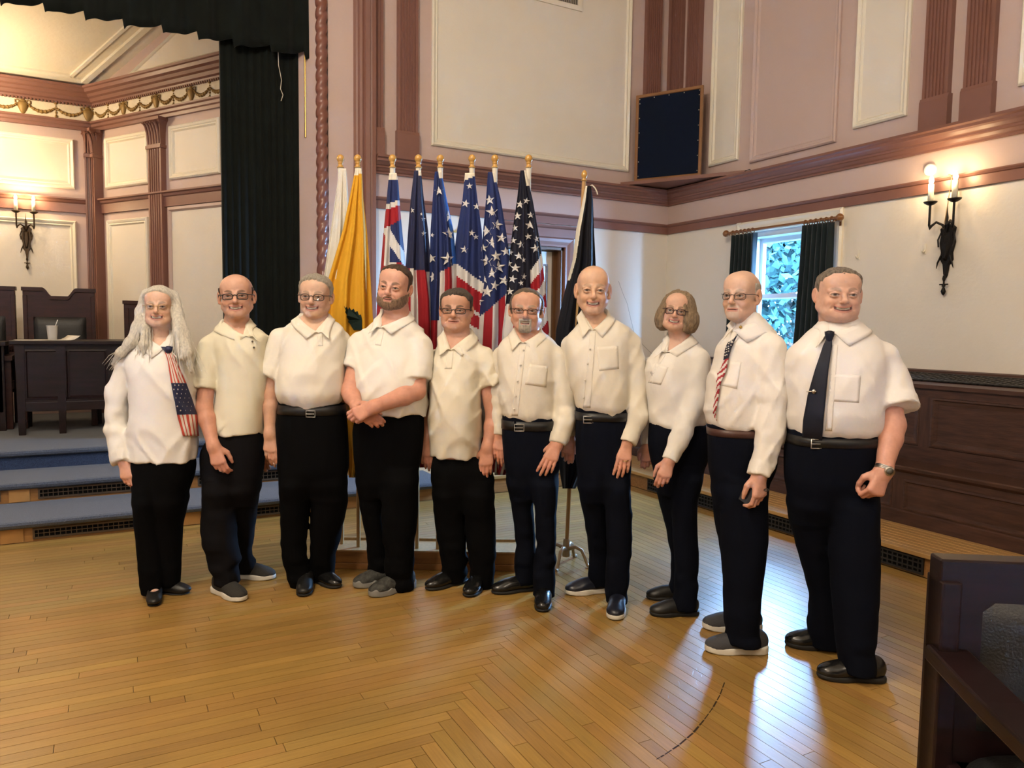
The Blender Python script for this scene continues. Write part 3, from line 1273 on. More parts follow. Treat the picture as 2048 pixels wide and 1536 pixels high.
# ---- throne-like chairs
def make_chair(name, W=.74, H=1.30, arm=True, cz_top=.26, ear_w=.20, M_mahog=M_mahog, crest=True):
    """local frame: x across, faces -y, base at z = 0"""
    root = empty(name, (0, 0, 0))
    h = W / 2
    ear, dip, ex = H, H - .085, h - ear_w
    pts = [(-h, .30), (-h, ear), (-ex, ear)]
    for i in range(1, 8):
        t = i / 8
        pts.append((-ex + .10 * t, ear - .085 * (1 - cos(pi * t)) / 2 - .0 * t))
    pts += [(-x, z) for x, z in pts[::-1]]
    mb = MB().prism(pts, lambda x, z: (x, .23, z), lambda x, z: (x, .29, z))
    mb.build('chair_back', M_mahog, root, bevel=.006)
    top = [p for p in pts if p[1] > dip - .01]
    mb = MB()
    R = []
    for x, z in top:
        R.append([(x * 1.03, .21, z - .006), (x * 1.03, .31, z - .006), (x * 1.03, .31, z + .03), (x * 1.03, .21, z + .03)])
    if crest:
        mb.rings(R, True, True, False)
        mb.build('crest_rail', M_mahog, root)
    for s in (-1, 1):
        MB().box(s * h - .045 if s > 0 else -h, h if s > 0 else -h + .045, .215, .30, 0, ear - .05).build('stile', M_mahog, root, bevel=.005)
        MB().box(s * (h - .03) - .03, s * (h - .03) + .03, -.30, -.24, 0, .66 if arm else .40).build('leg', M_mahog, root, bevel=.004)
        if arm:
            mb = MB()
            mb.rings([[(s * (h - .03) + dx, y, z + dz) for dx, dz in ((-.045, -.02), (.045, -.02), (.045, .02), (-.045, .02))] for y, z in ((.25, .68), (0, .665), (-.2, .66), (-.34, .655))], True, True, False)
            mb.build('armrest', M_mahog, root, bevel=.006)
    MB().box(-h + .03, h - .03, -.29, .25, .34, .42).build('seat', M_mahog, root, bevel=.006)

    def pillow(nm, f, nx=20, ny=14):
        P = []
        for j in range(ny + 1):
            for i in range(nx + 1):
                a, b = i / nx * 2 - 1, j / ny * 2 - 1
                P.append(f(a, b, ((1 - a ** 6) * (1 - b ** 6)) ** .5))
        me = fast_mesh(nm, np.array(P), np.array([(j * (nx + 1) + i, j * (nx + 1) + i + 1, (j + 1) * (nx + 1) + i + 1, (j + 1) * (nx + 1) + i) for j in range(ny) for i in range(nx)]))
        me.materials.append(M_leath)
        return link(bpy.data.objects.new(nm, me), root)
    pillow('seat_cushion', lambda a, b, k: (a * (h - .06), -.02 + b * .25, .42 + .06 * k))
    zl, zh = .50, H - cz_top
    bc = pillow('back_cushion', lambda a, b, k: (a * (h - .10), .23 - .035 * k, (zl + zh) / 2 + b * (zh - zl) / 2))
    return root


M_seed = make_chair('officer_chair')
ch1 = M_seed
ca = ony(45, 600, 8.72)
cb = ony(190, 600, 8.72)
sx = (cb[0] - ca[0]) / .74
ch1.location = ((ca[0] + cb[0]) / 2, 8.5, SZ)
ch1.scale = (sx, 1, 1)
tag(ch1, 'carved dark wooden high-back chair with black leather behind the cup', 'chair', 'high-back chairs on the stage')
ch2 = copy_tree(ch1)
c2 = ony(30, 600, 8.72)
ch2.location = (c2[0] - .74 * sx / 2, 8.5, SZ)
tag(ch2, 'dark wooden high-back chair cut off by the left picture edge', 'chair')
ch3 = copy_tree(ch1)
ca3, cb3 = ony(250, 620, 8.55), ony(400, 620, 8.55)
ch3.location = ((ca3[0] + cb3[0]) / 2, 8.33, SZ - .085)
ch3.location[2] = SZ
ch3.scale = (.98, 1, .915)
tag(ch3, 'dark wooden high-back chair behind the long-haired woman', 'chair')

# ---- desk on the stage
desk = empty('officer_desk', (-.2, 8.05, SZ))
tag(desk, 'dark mahogany desk with a panelled front standing on the stage', 'desk')
DX0, DX1, DY0, DY1 = -.72, .50, 7.73, 8.42
MB().box(DX0 - .04, DX1 + .04, DY0 - .05, DY1, 1.245, 1.278).build('desk_top', M_desk, desk, bevel=.004)
MB().box(DX0 + .03, DX1 - .03, DY0 + .01, DY0 + .035, .72, 1.245).build('modesty_panel', M_desk, desk)
MB().box(DX0 + .03, DX1 - .03, DY0 - .002, DY0 + .04, .655, .735).build('lower_rail', M_desk, desk, bevel=.003)
for x0 in (DX0 + .06, -.36, .08):
    frame(MB(), lambda a, z, o: (a, DY0 + .012 - o, z), x0, x0 + .34, .76, 1.2, [(0, 0), (0, .012), (.015, .014), (.025, 0)]).build('panel_moulding', M_desk, desk)
for x, y in ((DX0 + .03, DY0 + .02), (-.385, DY0 + .02), (DX1 - .03, DY0 + .02), (-.11, DY1 - .05), (DX1 - .03, DY1 - .05), (DX0 + .03, DY1 - .05)):
    MB().hexa([(x - .026, y - .026, SZ), (x + .026, y - .026, SZ), (x + .026, y + .026, SZ), (x - .026, y + .026, SZ)], [(x - .036, y - .03, 1.245), (x + .036, y - .03, 1.245), (x + .036, y + .03, 1.245), (x - .036, y + .03, 1.245)]).build('leg', M_desk, desk)
desk2 = empty('side_desk', (-1.6, 8.4, SZ))
tag(desk2, 'dark wooden desk at the left picture edge of the stage', 'desk')
MB().box(-2.6, -.82, 8.05, 8.6, 1.22, 1.26).build('desk_top', M_desk, desk2, bevel=.004)
MB().box(-2.55, -.86, 8.1, 8.13, .62, 1.22).build('modesty_panel', M_desk, desk2)
for x in (-2.5, -.88):
    MB().box(x - .035, x + .035, 8.1, 8.17, SZ, 1.22).build('leg', M_desk, desk2)
    MB().box(x - .035, x + .035, 8.5, 8.57, SZ, 1.22).build('leg', M_desk, desk2)
# cup, straw, papers
cp = ony(105, 676, 7.95)
cup = empty('drinking_cup', (cp[0], 7.95, 1.278))
tag(cup, 'frosted plastic cup with a straw on the stage desk', 'cup')
M_cup = mat('frosted_plastic', (.75, .76, .78), .35, .5, trans=.35)
MB().lathe((cp[0], 7.95, 1.279), [(.001, .002), (.034, 0), (.036, .01), (.046, .125), (.049, .128), (.047, .131), (.043, .124), (.033, .012), (.001, .01)], 24).build('cup_body', M_cup, cup)
MB().tube([(cp[0] - .012, 7.95, 1.29), (cp[0] + .03, 7.95, 1.42), (cp[0] + .045, 7.95, 1.462)], .004, 6).build('straw', mat('white_plastic', (.8, .8, .8), .4), cup)
M_paper = mat('white_paper', (.78, .77, .74), .8, .2)
for k, (x, y, a, lb) in enumerate(((cp[0] - .17, 7.86, .15, 'white paper sheet lying left of the cup on the desk'), (cp[0] - .05, 7.90, -.1, 'white paper sheet under the plastic cup on the desk'), (cp[0] + .07, 7.84, .4, 'curled white paper sheet right of the cup on the desk'))):
    mb = MB()
    n = 8
    P = []
    for i in range(n + 1):
        for j in (0, 1):
            u, v_ = (i / n - .5) * .22, (j - .5) * .28
            P.append((x + u * cos(a) - v_ * sin(a), y + u * sin(a) + v_ * cos(a), 1.2795 + .0008 * (k + 1) + (max(0, i / n - .6) ** 2 * .25 if k == 2 else 0)))
    mb.poly(P, [(2 * i, 2 * i + 2, 2 * i + 3, 2 * i + 1) for i in range(n)], True)
    tag(mb.build('paper_sheet', M_paper, org=(x, y, 1.279), solid=.0006), lb, 'paper')

# ---- foreground chair, bottom right
fc = make_chair('hall_chair', W=.74, H=.915, cz_top=.10, ear_w=.30, M_mahog=M_desk, crest=False)
fc.location = (1.905, .645, 0)
fc.rotation_euler = (0, 0, RAD(-33.4))
tag(fc, 'dark mahogany armchair with black leather back in the near right corner', 'chair')


# ================================================================== fittings and flags
M_black = mat('wrought_iron', (.012, .010, .009), .5, .45, metal=.6, bump=.2, bscale=60)
M_bronze = mat('dark_bronze', (.05, .03, .015), .45, .5, metal=.7, bump=.25, bscale=60)
M_candle = mat('ivory_candle_tube', (.78, .74, .60), .5, .4)
M_bulb = mat('lit_bulb', (1, .9, .7), .3, .3, emit=(1.0, .78, .45), estr=22)


def sconce(name, fn, a, z, s, m, label, power):
    """two-candle wall light; fn(a, z, out) is the wall it hangs on; z is the middle of the back plate"""
    root = empty(name, fn(a, z, 0))
    tag(root, label, 'wall light')
    g = lambda x, y, o: fn(a + x * s, z + y * s, o * s)
    out = [(-.02, .16), (-.055, .13), (-.045, .08), (-.055, .03), (-.04, -.04), (-.045, -.09), (-.02, -.13), (-.01, -.2), (0, -.22)]
    poly = out + [(-x, y) for x, y in out[::-1][1:]]
    MB().prism(poly, lambda x, y: g(x, y, .004), lambda x, y: g(x * .85, y * .95, .03)).build('back_plate', m, root)
    mb = MB()
    mb.prism([(-.025, .1), (-.03, 0), (-.012, -.1), (.012, -.1), (.03, 0), (.025, .1)], lambda x, y: g(x, y, .028), lambda x, y: g(x * .5, y * .8, .05))
    for sg in (-1, 1):
        mb.tube([g(sg * .045, .1, .02), g(sg * .06, .05, .03), g(sg * .05, 0, .035)], .006 * s, 6)
        mb.tube([g(sg * .03, -.06, .03), g(sg * .05, -.11, .035), g(sg * .06, -.15, .03)], [.007 * s, .006 * s, .002 * s], 6)
    mb.build('plate_relief', m, root)
    mb = MB()
    prof = [(.001, -.34), (.012, -.325), (.017, -.31), (.011, -.292), (.006, -.28), (.014, -.272), (.006, -.262), (.006, -.24), (.012, -.225), (.008, -.2)]
    mb.lathe(g(0, 0, .03), [(r * s, h * s) for r, h in prof], 10)
    mb.tube([g(-.03, -.262, .03), g(.03, -.262, .03)], .005 * s, 6)
    mb.build('drop_finial', m, root)
    MB().lathe(g(0, 0, .035), [(.012 * s, .15 * s), (.009 * s, .18 * s), (.011 * s, .2 * s), (.004 * s, .24 * s), (.0006, .30 * s)], 8).build('spike', m, root)
    for sg in (-1, 1):
        arm_ = MB().tube([g(sg * x, y, o) for x, y, o in ((.0, .10, .03), (.02, .15, .05), (.05, .17, .075), (.075, .145, .09), (.08, .125, .095), (.085, .15, .1), (.085, .24, .1), (.085, .30, .1))], [.008 * s, .009 * s, .009 * s, .009 * s, .009 * s, .008 * s, .008 * s, .008 * s], 8).build('arm', m, root)
        MB().lathe(g(sg * .085, .30, .1), [(.01 * s, -.012 * s), (.022 * s, -.008 * s), (.042 * s, .006 * s), (.045 * s, .014 * s), (.04 * s, .012 * s), (.001, .006 * s)], 18).build('drip_pan', m, arm_)
        MB().lathe(g(sg * .085, .306, .1), [(.001, 0), (.019 * s, .0), (.019 * s, .125 * s), (.016 * s, .13 * s), (.001, .13 * s)], 16).build('candle_tube', M_candle, arm_)
        MB().lathe(g(sg * .085, .436, .1), [(.008 * s, 0), (.015 * s, .012 * s), (.0165 * s, .024 * s), (.012 * s, .042 * s), (.004 * s, .058 * s), (.0005, .064 * s)], 14).build('bulb', M_bulb, arm_)
        l = bpy.data.lights.new('sconce_glow', 'POINT')
        l.energy = power
        l.color = (1, .70, .36)
        l.shadow_soft_size = .02
        lo = bpy.data.objects.new('sconce_glow', l)
        COL.objects.link(lo)
        lo.location = g(sg * .085, .47, .15)
    return root


sconce('wall_sconce', wr, 3.47, 2.10, 1.08, M_black, 'black wrought-iron two-candle sconce on the cream right wall', 5)
sc_x = ony(59, 480, YS)[0]
sconce('wall_sconce', wsb, -.745, 2.30, .92, M_bronze, 'bronze two-candle sconce on the stage back wall', 6)
# flex wire on the right sconce
mb = MB().tube([onx(x, y, XR - .05) for x, y in ((1886, 458), (1890, 440), (1896, 405), (1901, 370), (1903, 355), (1900, 349), (1896, 349))], .003, 6)
tag(mb.build('loose_wire', mat('brown_wire', (.3, .2, .1), .5), org=onx(1890, 440, XR - .05)), 'thin bent wire rising between the candles of the right sconce', 'wire')
o = MB().lathe(wr(3.64, 2.70, .0), [(.046, 0), (.046, .022), (.04, .03), (.02, .034), (.001, .034)], 24, axis=(-1, 0, 0)).build('smoke_detector', mat('white_plastic', (.8, .8, .8), .4), org=wr(3.64, 2.70, 0))
tag(o, 'small round white detector on the pink frieze above the right sconce', 'detector')
for y, z, lb in ((4.237, 2.10, 'small white adhesive hook on the wall beside the window'), (3.654, 2.10, 'small white adhesive hook on the wall near the iron sconce')):
    h_ = empty('wall_hook', wr(y, z, 0))
    tag(h_, lb, 'hook', 'white adhesive hooks on the right wall')
    slab(MB(), wr, y - .011, y + .011, z - .04, z + .04, 0, .006).build('hook_plate', M_ivory, h_, bevel=.002)
    MB().tube([wr(y, z - .01, .006), wr(y, z - .03, .02), wr(y + .004, z - .02, .034), wr(y + .006, z - .002, .036)], .005, 8).build('hook_arm', M_ivory, h_)
o = slab(MB(), wr, 5.57, 5.63, 2.50, 2.52, 0, .03).build('sensor_box', M_ivory, org=wr(5.6, 2.51, 0))
tag(o, 'tiny white sensor under the picture rail left of the window', 'sensor')

# ---- window curtains
rod = empty('curtain_pole', (XR - .1, 5.12, 2.435))
tag(rod, 'wooden curtain pole with round ball ends above the window', 'curtain pole')
M_pole = mat('varnished_brown_pole', (.20, .085, .03), .3, .5)
MB().tube([(XR - .1, 4.39, 2.42), (XR - .1, 5.67, 2.42)], .014, 12).build('rod', M_pole, rod)
for y in (4.365, 5.70):
    MB().lathe((XR - .1, y, 2.42), [(.001, -.034), (.02, -.028), (.033, -.01), (.034, .004), (.026, .022), (.012, .033), (.001, .035)], 16, axis=(0, 1, 0)).build('ball_finial', M_pole, rod)
for y in (4.41, 5.655):
    MB().box(XR - .1, XR - .03, y - .008, y + .008, 2.395, 2.412).build('bracket', M_pole, rod)
MB().box(XR - .034, XR - .03, 4.40, 4.42, 2.36, 2.45).build('bracket_plate', M_pole, rod)
for y in [4.445 + .055 * k for k in range(6)] + [5.345 + .052 * k for k in range(6)]:
    MB().tube([(XR - .1 + .024 * sin(t), y, 2.413 + .024 * cos(t)) for t in np.linspace(0, 2 * pi, 17)], .005, 6).build('ring', M_pole, rod)
M_drape = mat('dark_teal_drape', (.006, .013, .016), .8, .2, sheen=.3, var=.2, vscale=8)
for (yt0, yt1, yb0, yb1), sd, lb in (((4.425, 4.755, 4.425, 4.81), 1, 'dark teal curtain hanging at the right side of the window'), ((5.30, 5.63, 5.32, 5.66), 2, 'dark teal curtain hanging at the left side of the window')):
    n, nz_ = 60, 24
    P = []
    for k in range(nz_ + 1):
        t = k / nz_
        for i in range(n):
            s_ = i / (n - 1)
            y = (yt0 + (yt1 - yt0) * s_) * t + (yb0 + (yb1 - yb0) * s_) * (1 - t)
            P.append((XR - .10 + (.022 + .008 * (1 - t)) * sin(s_ * 2 * pi * 6 + sd + .5 * sin(t * 4 + s_ * 5)), y, .9 + 1.49 * t))
    Q = np.array([(k * n + i, k * n + i + 1, (k + 1) * n + i + 1, (k + 1) * n + i) for k in range(nz_) for i in range(n - 1)])
    tag(cloth_obj('window_curtain', np.array(P), Q, M_drape, org=(XR - .1, (yt0 + yt1) / 2, .9)), lb, 'curtain')

# ---- corner shelf and loudspeaker
A_ = ony(1175, 375, YB - .1)
sh_z = 3.0
pA = np.array([4.93, YB - .0])
pB = np.array([XR, 5.55])
pC = np.array([XR, YB])
mb = MB().prism([tuple(pA), tuple(pB), tuple(pC)], lambda x, y: (x, y, sh_z), lambda x, y: (x, y, sh_z + .035))
tag(mb.build('corner_shelf', M_brown, org=(5.35, 6.3, sh_z)), 'triangular rose-brown shelf across the upper corner of the walls', 'shelf')
dirv = (pB - pA) / np.linalg.norm(pB - pA)
nin = np.array([-dirv[1], dirv[0]])            # toward the corner
if nin @ (pC - pA) < 0:
    nin = -nin
# front face line of the speaker
def on_front(px_, py_, off):
    n3 = np.array([nin[0], nin[1], 0])
    p0 = np.array([pA[0], pA[1], 0]) + n3 * off
    return onpl(px_, py_, p0, n3)
f0, f1 = on_front(1268, 357, .06), on_front(1401, 349, .06)
ftop = on_front(1335, 181, .06)
spk = empty('loudspeaker', ((f0[0] + f1[0]) / 2, (f0[1] + f1[1]) / 2, sh_z + .035))
tag(spk, 'wood-framed loudspeaker with dark blue cloth front on the corner shelf', 'loudspeaker')
a0 = (f0[:2] - pA) @ dirv
a1 = (f1[:2] - pA) @ dirv
ws = lambda a, z, o: (*(pA + dirv * a + nin * (.06 - o)), z)
z0s, z1s = sh_z + .035, ftop[2]
M_spkw = mat('speaker_wood', (.22, .10, .035), .4, .4, var=.15, vscale=6)
mb = MB()
dpt = .26
mb.hexa([ws(a0, z0s, -.02), ws(a1, z0s, -.02), ws(a1 - .18, z0s, -dpt), ws(a0 + .18, z0s, -dpt)], [ws(a0, z1s, -.02), ws(a1, z1s, -.02), ws(a1 - .18, z1s, -dpt), ws(a0 + .18, z1s, -dpt)])
mb.build('cabinet', M_spkw, spk)
frame(MB(), ws, a0, a1, z0s, z1s, [(0, -.025), (0, .0), (.028, .0), (.034, -.012), (.034, -.02)]).build('cabinet_frame', M_spkw, spk, bevel=.003)
slab(MB(), ws, a0 + .03, a1 - .03, z0s + .005, z1s - .03, -.018, -.01).build('cloth_front', mat('navy_speaker_cloth', (.006, .010, .022), .9, .1, bump=.4, bscale=300), spk)
M_pin = mat('pin_head', (.7, .66, .55), .3, .5, metal=.8)
npx = [(a0 + .04 + (a1 - a0 - .08) * k / 4, z1s - .045) for k in range(5)] + [(a, z0s + .06 + (z1s - z0s - .15) * k / 5) for a in (a0 + .042, a1 - .042) for k in range(6)]
for a, z in npx:
    MB().lathe(ws(a, z, -.01), [(.006, 0), (.005, .003), (.001, .004)], 8, axis=(-nin[0], -nin[1], 0)).build('pin', M_pin, spk)
o = MB().tube([onx(x, y, XR - .05) for x, y in ((1489, 351), (1490, 342), (1499, 339), (1504, 342), (1509, 349))], .004, 6).build('cable_loop', M_black, org=onx(1495, 345, XR - .05))
tag(o, 'small black cable loop at the right end of the corner shelf', 'cable')

# ---- flags on their stand
FH = np.array([sin(CY), cos(CY), 0.])
RT = np.array([cos(CY), -sin(CY), 0.])
FB = (onz(660, 1138, 0) + onz(1030, 1138, 0)) / 2


def fpt(x, y, v):
    """point over the flag-stand line, v metres toward the viewer"""
    return onpl(x, y, FB - FH * v, FH)


M_lwood = mat('light_pole_wood', (.50, .33, .15), .4, .4, var=.12, vscale=6, stretch=(8, 8, 1))
M_fin = mat('golden_oak_finial', (.50, .27, .06), .22, .6, coat=.4)
M_stand = mat('oak_flag_stand', (.30, .14, .045), .4, .4, var=.3, vscale=4, stretch=(1, 1, 6))
st = empty('flag_stand', FB)
tag(st, 'long low oak stand holding the row of flags', 'flag stand')
L0, L1 = fpt(655, 1138, 0), fpt(1038, 1138, 0)
uu = lambda p: (p - FB) @ RT
wst = lambda a, z, o: tuple(FB + RT * a - FH * o + np.array([0, 0, z]))
u0, u1 = uu(L0), uu(L1)
slab(MB(), wst, u0, u1, 0, .035, -.24, .02).build('lower_board', M_stand, st, bevel=.003)
slab(MB(), wst, u0 + .01, u1 - .01, .035, .105, -.23, .01).build('front_board', M_stand, st, bevel=.003)
slab(MB(), wst, u0 + .012, u1 - .012, .105, .112, -.228, .008).build('top_board', M_lwood, st)
slab(MB(), wst, u0 + .012, u1 - .012, .112, .125, -.228, -.215).build('back_lip', M_lwood, st)

F_white = mat('flag_white', (.66, .63, .55), .8, .2)
F_cream = mat('flag_cream_header', (.70, .66, .55), .8, .2)
F_yellow = mat('flag_yellow', (.62, .32, .02), .7, .25)
F_blue = mat('flag_blue', (.016, .027, .105), .7, .25)
F_navy = mat('flag_navy', (.018, .022, .06), .7, .25)
F_dark = mat('flag_black_blue', (.008, .009, .02), .7, .25)
F_backlit = mat('flag_backlit_blue', (.03, .12, .45), .7, .25)  # brighter blue paints in light shining through the cloth edge
F_red = mat('flag_red', (.30, .012, .02), .7, .25)
F_black = mat('flag_black', (.006, .006, .009), .75, .2)
F_star = mat('flag_star_white', (.62, .61, .60), .8, .2)
F_green = mat('flag_dark_green', (.010, .022, .018), .8, .2)


def star_poly(r, rot):
    return [((r if k % 2 == 0 else r * .39) * sin(rot + pi * k / 5), -(r if k % 2 == 0 else r * .39) * cos(rot + pi * k / 5)) for k in range(10)]


def flag(label, pole_x, top_y, rows, v0, folds, mats, colour, stars=(), polys=(), fin_y=312, pole_bot=1092, solid=.003, header=True, seed=0, amp=.02, pole=True):
    """rows: (y, xl, xr) of the hanging cloth; colour(s, y) -> material index; stars (x, y, r); polys (pts, mat index)"""
    base = fpt(pole_x, pole_bot, v0 - .06)
    base[2] = .112
    ptop = fpt(pole_x, fin_y + 24, v0 - .06)
    root = empty('flag_on_pole', (base[0], base[1], .112))
    tag(root, label, 'flag', 'flags in the long oak stand')
    if pole:
        MB().tube([base, (base[0], base[1], ptop[2])], .0125, 12).build('pole', M_lwood, root)
        s_ = (ptop[2] - fpt(pole_x, fin_y + 24 + 10, v0 - .06)[2]) / 10 * 1.0
        MB().lathe((base[0], base[1], ptop[2]), [(r * s_, h * s_) for r, h in ((.1, 0), (6.8, 0), (7, 2), (5, 3.5), (4.4, 6), (5, 9), (6, 10), (4.2, 11), (6, 13), (7.8, 17), (7.8, 20), (6, 24), (3, 26.5), (.1, 27))], 18).build('finial', M_fin, root)
        MB().lathe((base[0], base[1], 0), [(.0155, ptop[2] - .16), (.0155, ptop[2])], 14).build('pole_sleeve', F_cream, root)
    ys = np.array([r[0] for r in rows], float)
    xl = np.array([r[1] for r in rows], float)
    xr = np.array([r[2] for r in rows], float)
    rg_ = np.random.default_rng(seed)
    ph = rg_.uniform(0, 6, 3)

    def surf(s, y, off=0.):
        s = np.atleast_1d(s).astype(float)
        y = np.atleast_1d(y).astype(float)
        a, b = np.interp(y, ys, xl), np.interp(y, ys, xr)
        t = np.clip((y - ys[0]) / 220., 0, 1) ** .7
        d = amp * t * (np.sin(s * folds * 2 * pi + ph[0] + .4 * np.sin(y * .012)) + .45 * np.sin(s * folds * 4.3 * pi + ph[1] + y * .006)) - .05 * t * (2 * s - 1) ** 2
        x = a + (b - a) * (s + .02 * t * np.sin(s * folds * 2 * pi + ph[0] + 1.2))
        out = np.empty((len(s), 3))
        R = CA[None] * ((x - 1024) / CF)[:, None] - CU[None] * ((y - 768) / CF)[:, None] + CFW[None]
        k = ((FB - np.array([0, 0, CH])) @ FH - (v0 + d + off)) / (R @ FH)
        return np.array([0, 0, CH]) + R * k[:, None]
    ns, nt = 72, max(40, int((ys[-1] - ys[0]) / 3.4))
    S, Y = np.meshgrid(np.linspace(0, 1, ns), np.linspace(ys[0], ys[-1], nt))
    V = surf(S.ravel(), Y.ravel())
    Q = np.array([(j * ns + i, j * ns + i + 1, (j + 1) * ns + i + 1, (j + 1) * ns + i) for j in range(nt - 1) for i in range(ns - 1)])
    me = fast_mesh('cloth', V - np.array(root.location), Q)
    for mm in mats:
        me.materials.append(mm)
    sc = (S[:-1, :-1] + .5 / (ns - 1)).ravel()
    yc = (Y[:-1, :-1] + .5 * (Y[1, 0] - Y[0, 0])).ravel()
    me.polygons.foreach_set('material_index', np.array([colour(a, b) for a, b in zip(sc, yc)], np.int32))
    cl = link(bpy.data.objects.new('cloth', me), root)
    md = cl.modifiers.new('solid', 'SOLIDIFY')
    md.thickness = solid
    md.offset = -1

    def decal(pts, mi, nm, off):
        xs, yy = np.array([p[0] for p in pts]), np.array([p[1] for p in pts])
        a, b = np.interp(yy, ys, xl), np.interp(yy, ys, xr)
        P = surf((xs - a) / (b - a), yy, off)
        mb = MB()
        mb.poly(P, [(0, k, k + 1) for k in range(1, len(P) - 1)] if nm != 'star' else [(0, k, k % (len(P) - 1) + 1 if k == len(P) - 1 else k + 1) for k in range(1, len(P))])
        mb.build(nm, mats[mi], cl)
    for x, y, r in stars:
        sp = [(x, y)] + [(x + dx, y + dy) for dx, dy in star_poly(r * 1.2, rg_.uniform(-.25, .25))]
        yy = [p[1] for p in sp]
        xs = np.array([p[0] for p in sp])
        a, b = np.interp(yy, ys, xl), np.interp(yy, ys, xr)
        sv = np.clip((xs - a) / (b - a), 0.0, 1.0)
        P = surf(sv, np.array(yy), .009)
        MB().poly(P, [(0, k, k + 1 if k < 10 else 1) for k in range(1, 11)]).build('star', F_star, cl)
    for pts, mm, off in polys:
        # dense fan so that the print follows the folds
        pts = np.array(pts, float)
        yy, xs = pts[:, 1], pts[:, 0]
        a, b = np.interp(yy, ys, xl), np.interp(yy, ys, xr)
        P = surf(np.clip((xs - a) / (b - a), 0, 1), yy, off)
        MB().poly(P, [tuple(range(len(P)))]).build('emblem', mm, cl)
    return root


Z5 = 955
stripe = lambda edges: (lambda s: sum(s > e for e in edges) % 2)
flag('plain white flag on a pole, leftmost in the oak stand', 684, 336, [(337, 679, 692), (400, 670, 696), (450, 663, 702), (560, 648, 708), (700, 640, 716), (940, 645, 716)], -.06, 2, [F_white], lambda s, y: 0, seed=1, amp=.015)
wing = []
for k in range(8):
    wing += [(690 + k * 3.6, 613 + k * 2.4), (697 + k * 3.2, 618 + k * 2.9)]
wing = [(686, 611), (692, 616), (694, 613), (698, 619), (701, 614), (704, 621), (708, 617), (710, 624), (714, 622), (716, 630), (720, 629), (722, 640), (722, 660), (708, 660), (702, 648), (698, 644), (700, 640), (694, 634), (696, 631), (690, 624), (692, 621)]
flag('yellow flag with a dark green eagle wing hanging second from left', 717, 336, [(337, 711, 723), (360, 707, 725), (400, 699, 727), (460, 686, 734), (560, 656, 742), (640, 648, 747), (760, 654, 752), (900, 690, 742), (955, 699, 714)], .0, 2.5, [F_yellow, F_cream], lambda s, y: 1 if y < 352 + (1 - s) * 6 - 6 else 0, polys=[(wing, F_green, .012)], seed=2, amp=.018)


def col3(s, y):
    if y < 360:
        return 3
    if y < 408 - 8 * s:
        return 0
    if y < 420 - 10 * s:
        return 1
    if y < 457 - 18 * s:
        return 2
    q = y - 470
    d1 = abs(q * .55 - (s - .15) * 40 + 6)
    if q < 60 and (abs(s - .25) < .12 or d1 < 9):
        return 1
    if s < .25:
        return 2
    return 0 if y < 525 else (1 if (y - 525 + 30 * s) % 44 < 20 else 2)


flag('flag with red, white and blue crosses, third from left in the stand', 784, 345, [(346, 779, 793), (365, 777, 796), (420, 772, 800), (480, 766, 806), (530, 762, 812), (600, 754, 826), (760, 745, 838), (930, 760, 842)], -.04, 1.5, [F_blue, F_star, F_red, F_cream], col3, seed=3)
str4 = stripe([.16, .42, .78])
flag('dark navy flag with a ring of faint stars, fourth from left', 834, 340, [(341, 829, 842), (400, 822, 848), (460, 817, 856), (530, 812, 862), (600, 812, 872), (760, 810, 880), (935, 820, 868)], .01, 2, [F_navy, F_star, F_red, F_cream], lambda s, y: 3 if y < 352 and s > .6 else 0 if y < 536 + 8 * s else (2 if str4(s) == 0 else 1), stars=[(824, 421, 5), (847, 438, 4), (848, 467, 5), (843, 428, 3)], seed=4)
str5 = stripe([.3, .55, .8])
flag('blue flag with large white stars and a painted backlit edge, fifth from left', 876, 342, [(343, 870, 882), (400, 866, 893), (460, 862, 906), (520, 860, 912), (560, 860, 914), (600, 858, 914), (760, 852, 920), (935, 850, 905)], .02, 2, [F_blue, F_star, F_red, F_backlit, F_cream], lambda s, y: 4 if y < 356 and s > .55 else (3 if s > .86 and y < 530 else 0) if y < 556 - 30 * s or s < .4 and y < 640 else (2 if str5(s) == 0 else 1), stars=[(878, 382, 8), (899, 432, 10), (898, 468, 12), (895, 518, 12), (863, 517, 8), (866, 554, 9), (864, 470, 4)], seed=5)
flag('blue flag with scattered white stars over a white and red band, sixth', 937, 345, [(346, 930, 949), (400, 925, 955), (460, 915, 963), (520, 908, 966), (600, 902, 972), (760, 895, 985), (940, 900, 980)], -.01, 1.6, [F_blue, F_star, F_red, F_cream], lambda s, y: 3 if y < 362 - 10 * s else 0 if y < 522 + 46 * s else 1 if y < 546 + 46 * s else 2 if y < 590 + 46 * s else 1 if (y - 46 * s) % 48 < 22 else 2, stars=[(939, 372, 6), (931, 407, 7), (953, 413, 6), (944, 466, 6), (952, 474, 5), (928, 499, 7)], seed=6)
str7 = stripe([.22, .46, .62, .8])
flag('blue flag crowded with large white stars above red stripes, seventh', 981, 343, [(344, 976, 988), (400, 972, 1001), (460, 967, 1011), (520, 962, 1019), (600, 954, 1024), (660, 948, 1028), (760, 940, 1030), (945, 975, 1022)], .0, 1.6, [F_blue, F_star, F_red, F_cream], lambda s, y: 3 if y < 366 and s > .7 else 0 if y < 640 - 62 * s else (1 if str7(s) == 0 else 2), stars=[(979, 400, 9), (984, 424, 11), (994, 450, 10), (973, 462, 10), (983, 485, 11), (1003, 476, 9), (967, 496, 7), (993, 512, 10), (1011, 503, 8), (973, 522, 11), (998, 534, 11), (983, 546, 10), (966, 556, 10), (1008, 561, 9), (990, 571, 9), (973, 583, 11), (958, 602, 8)], seed=7)


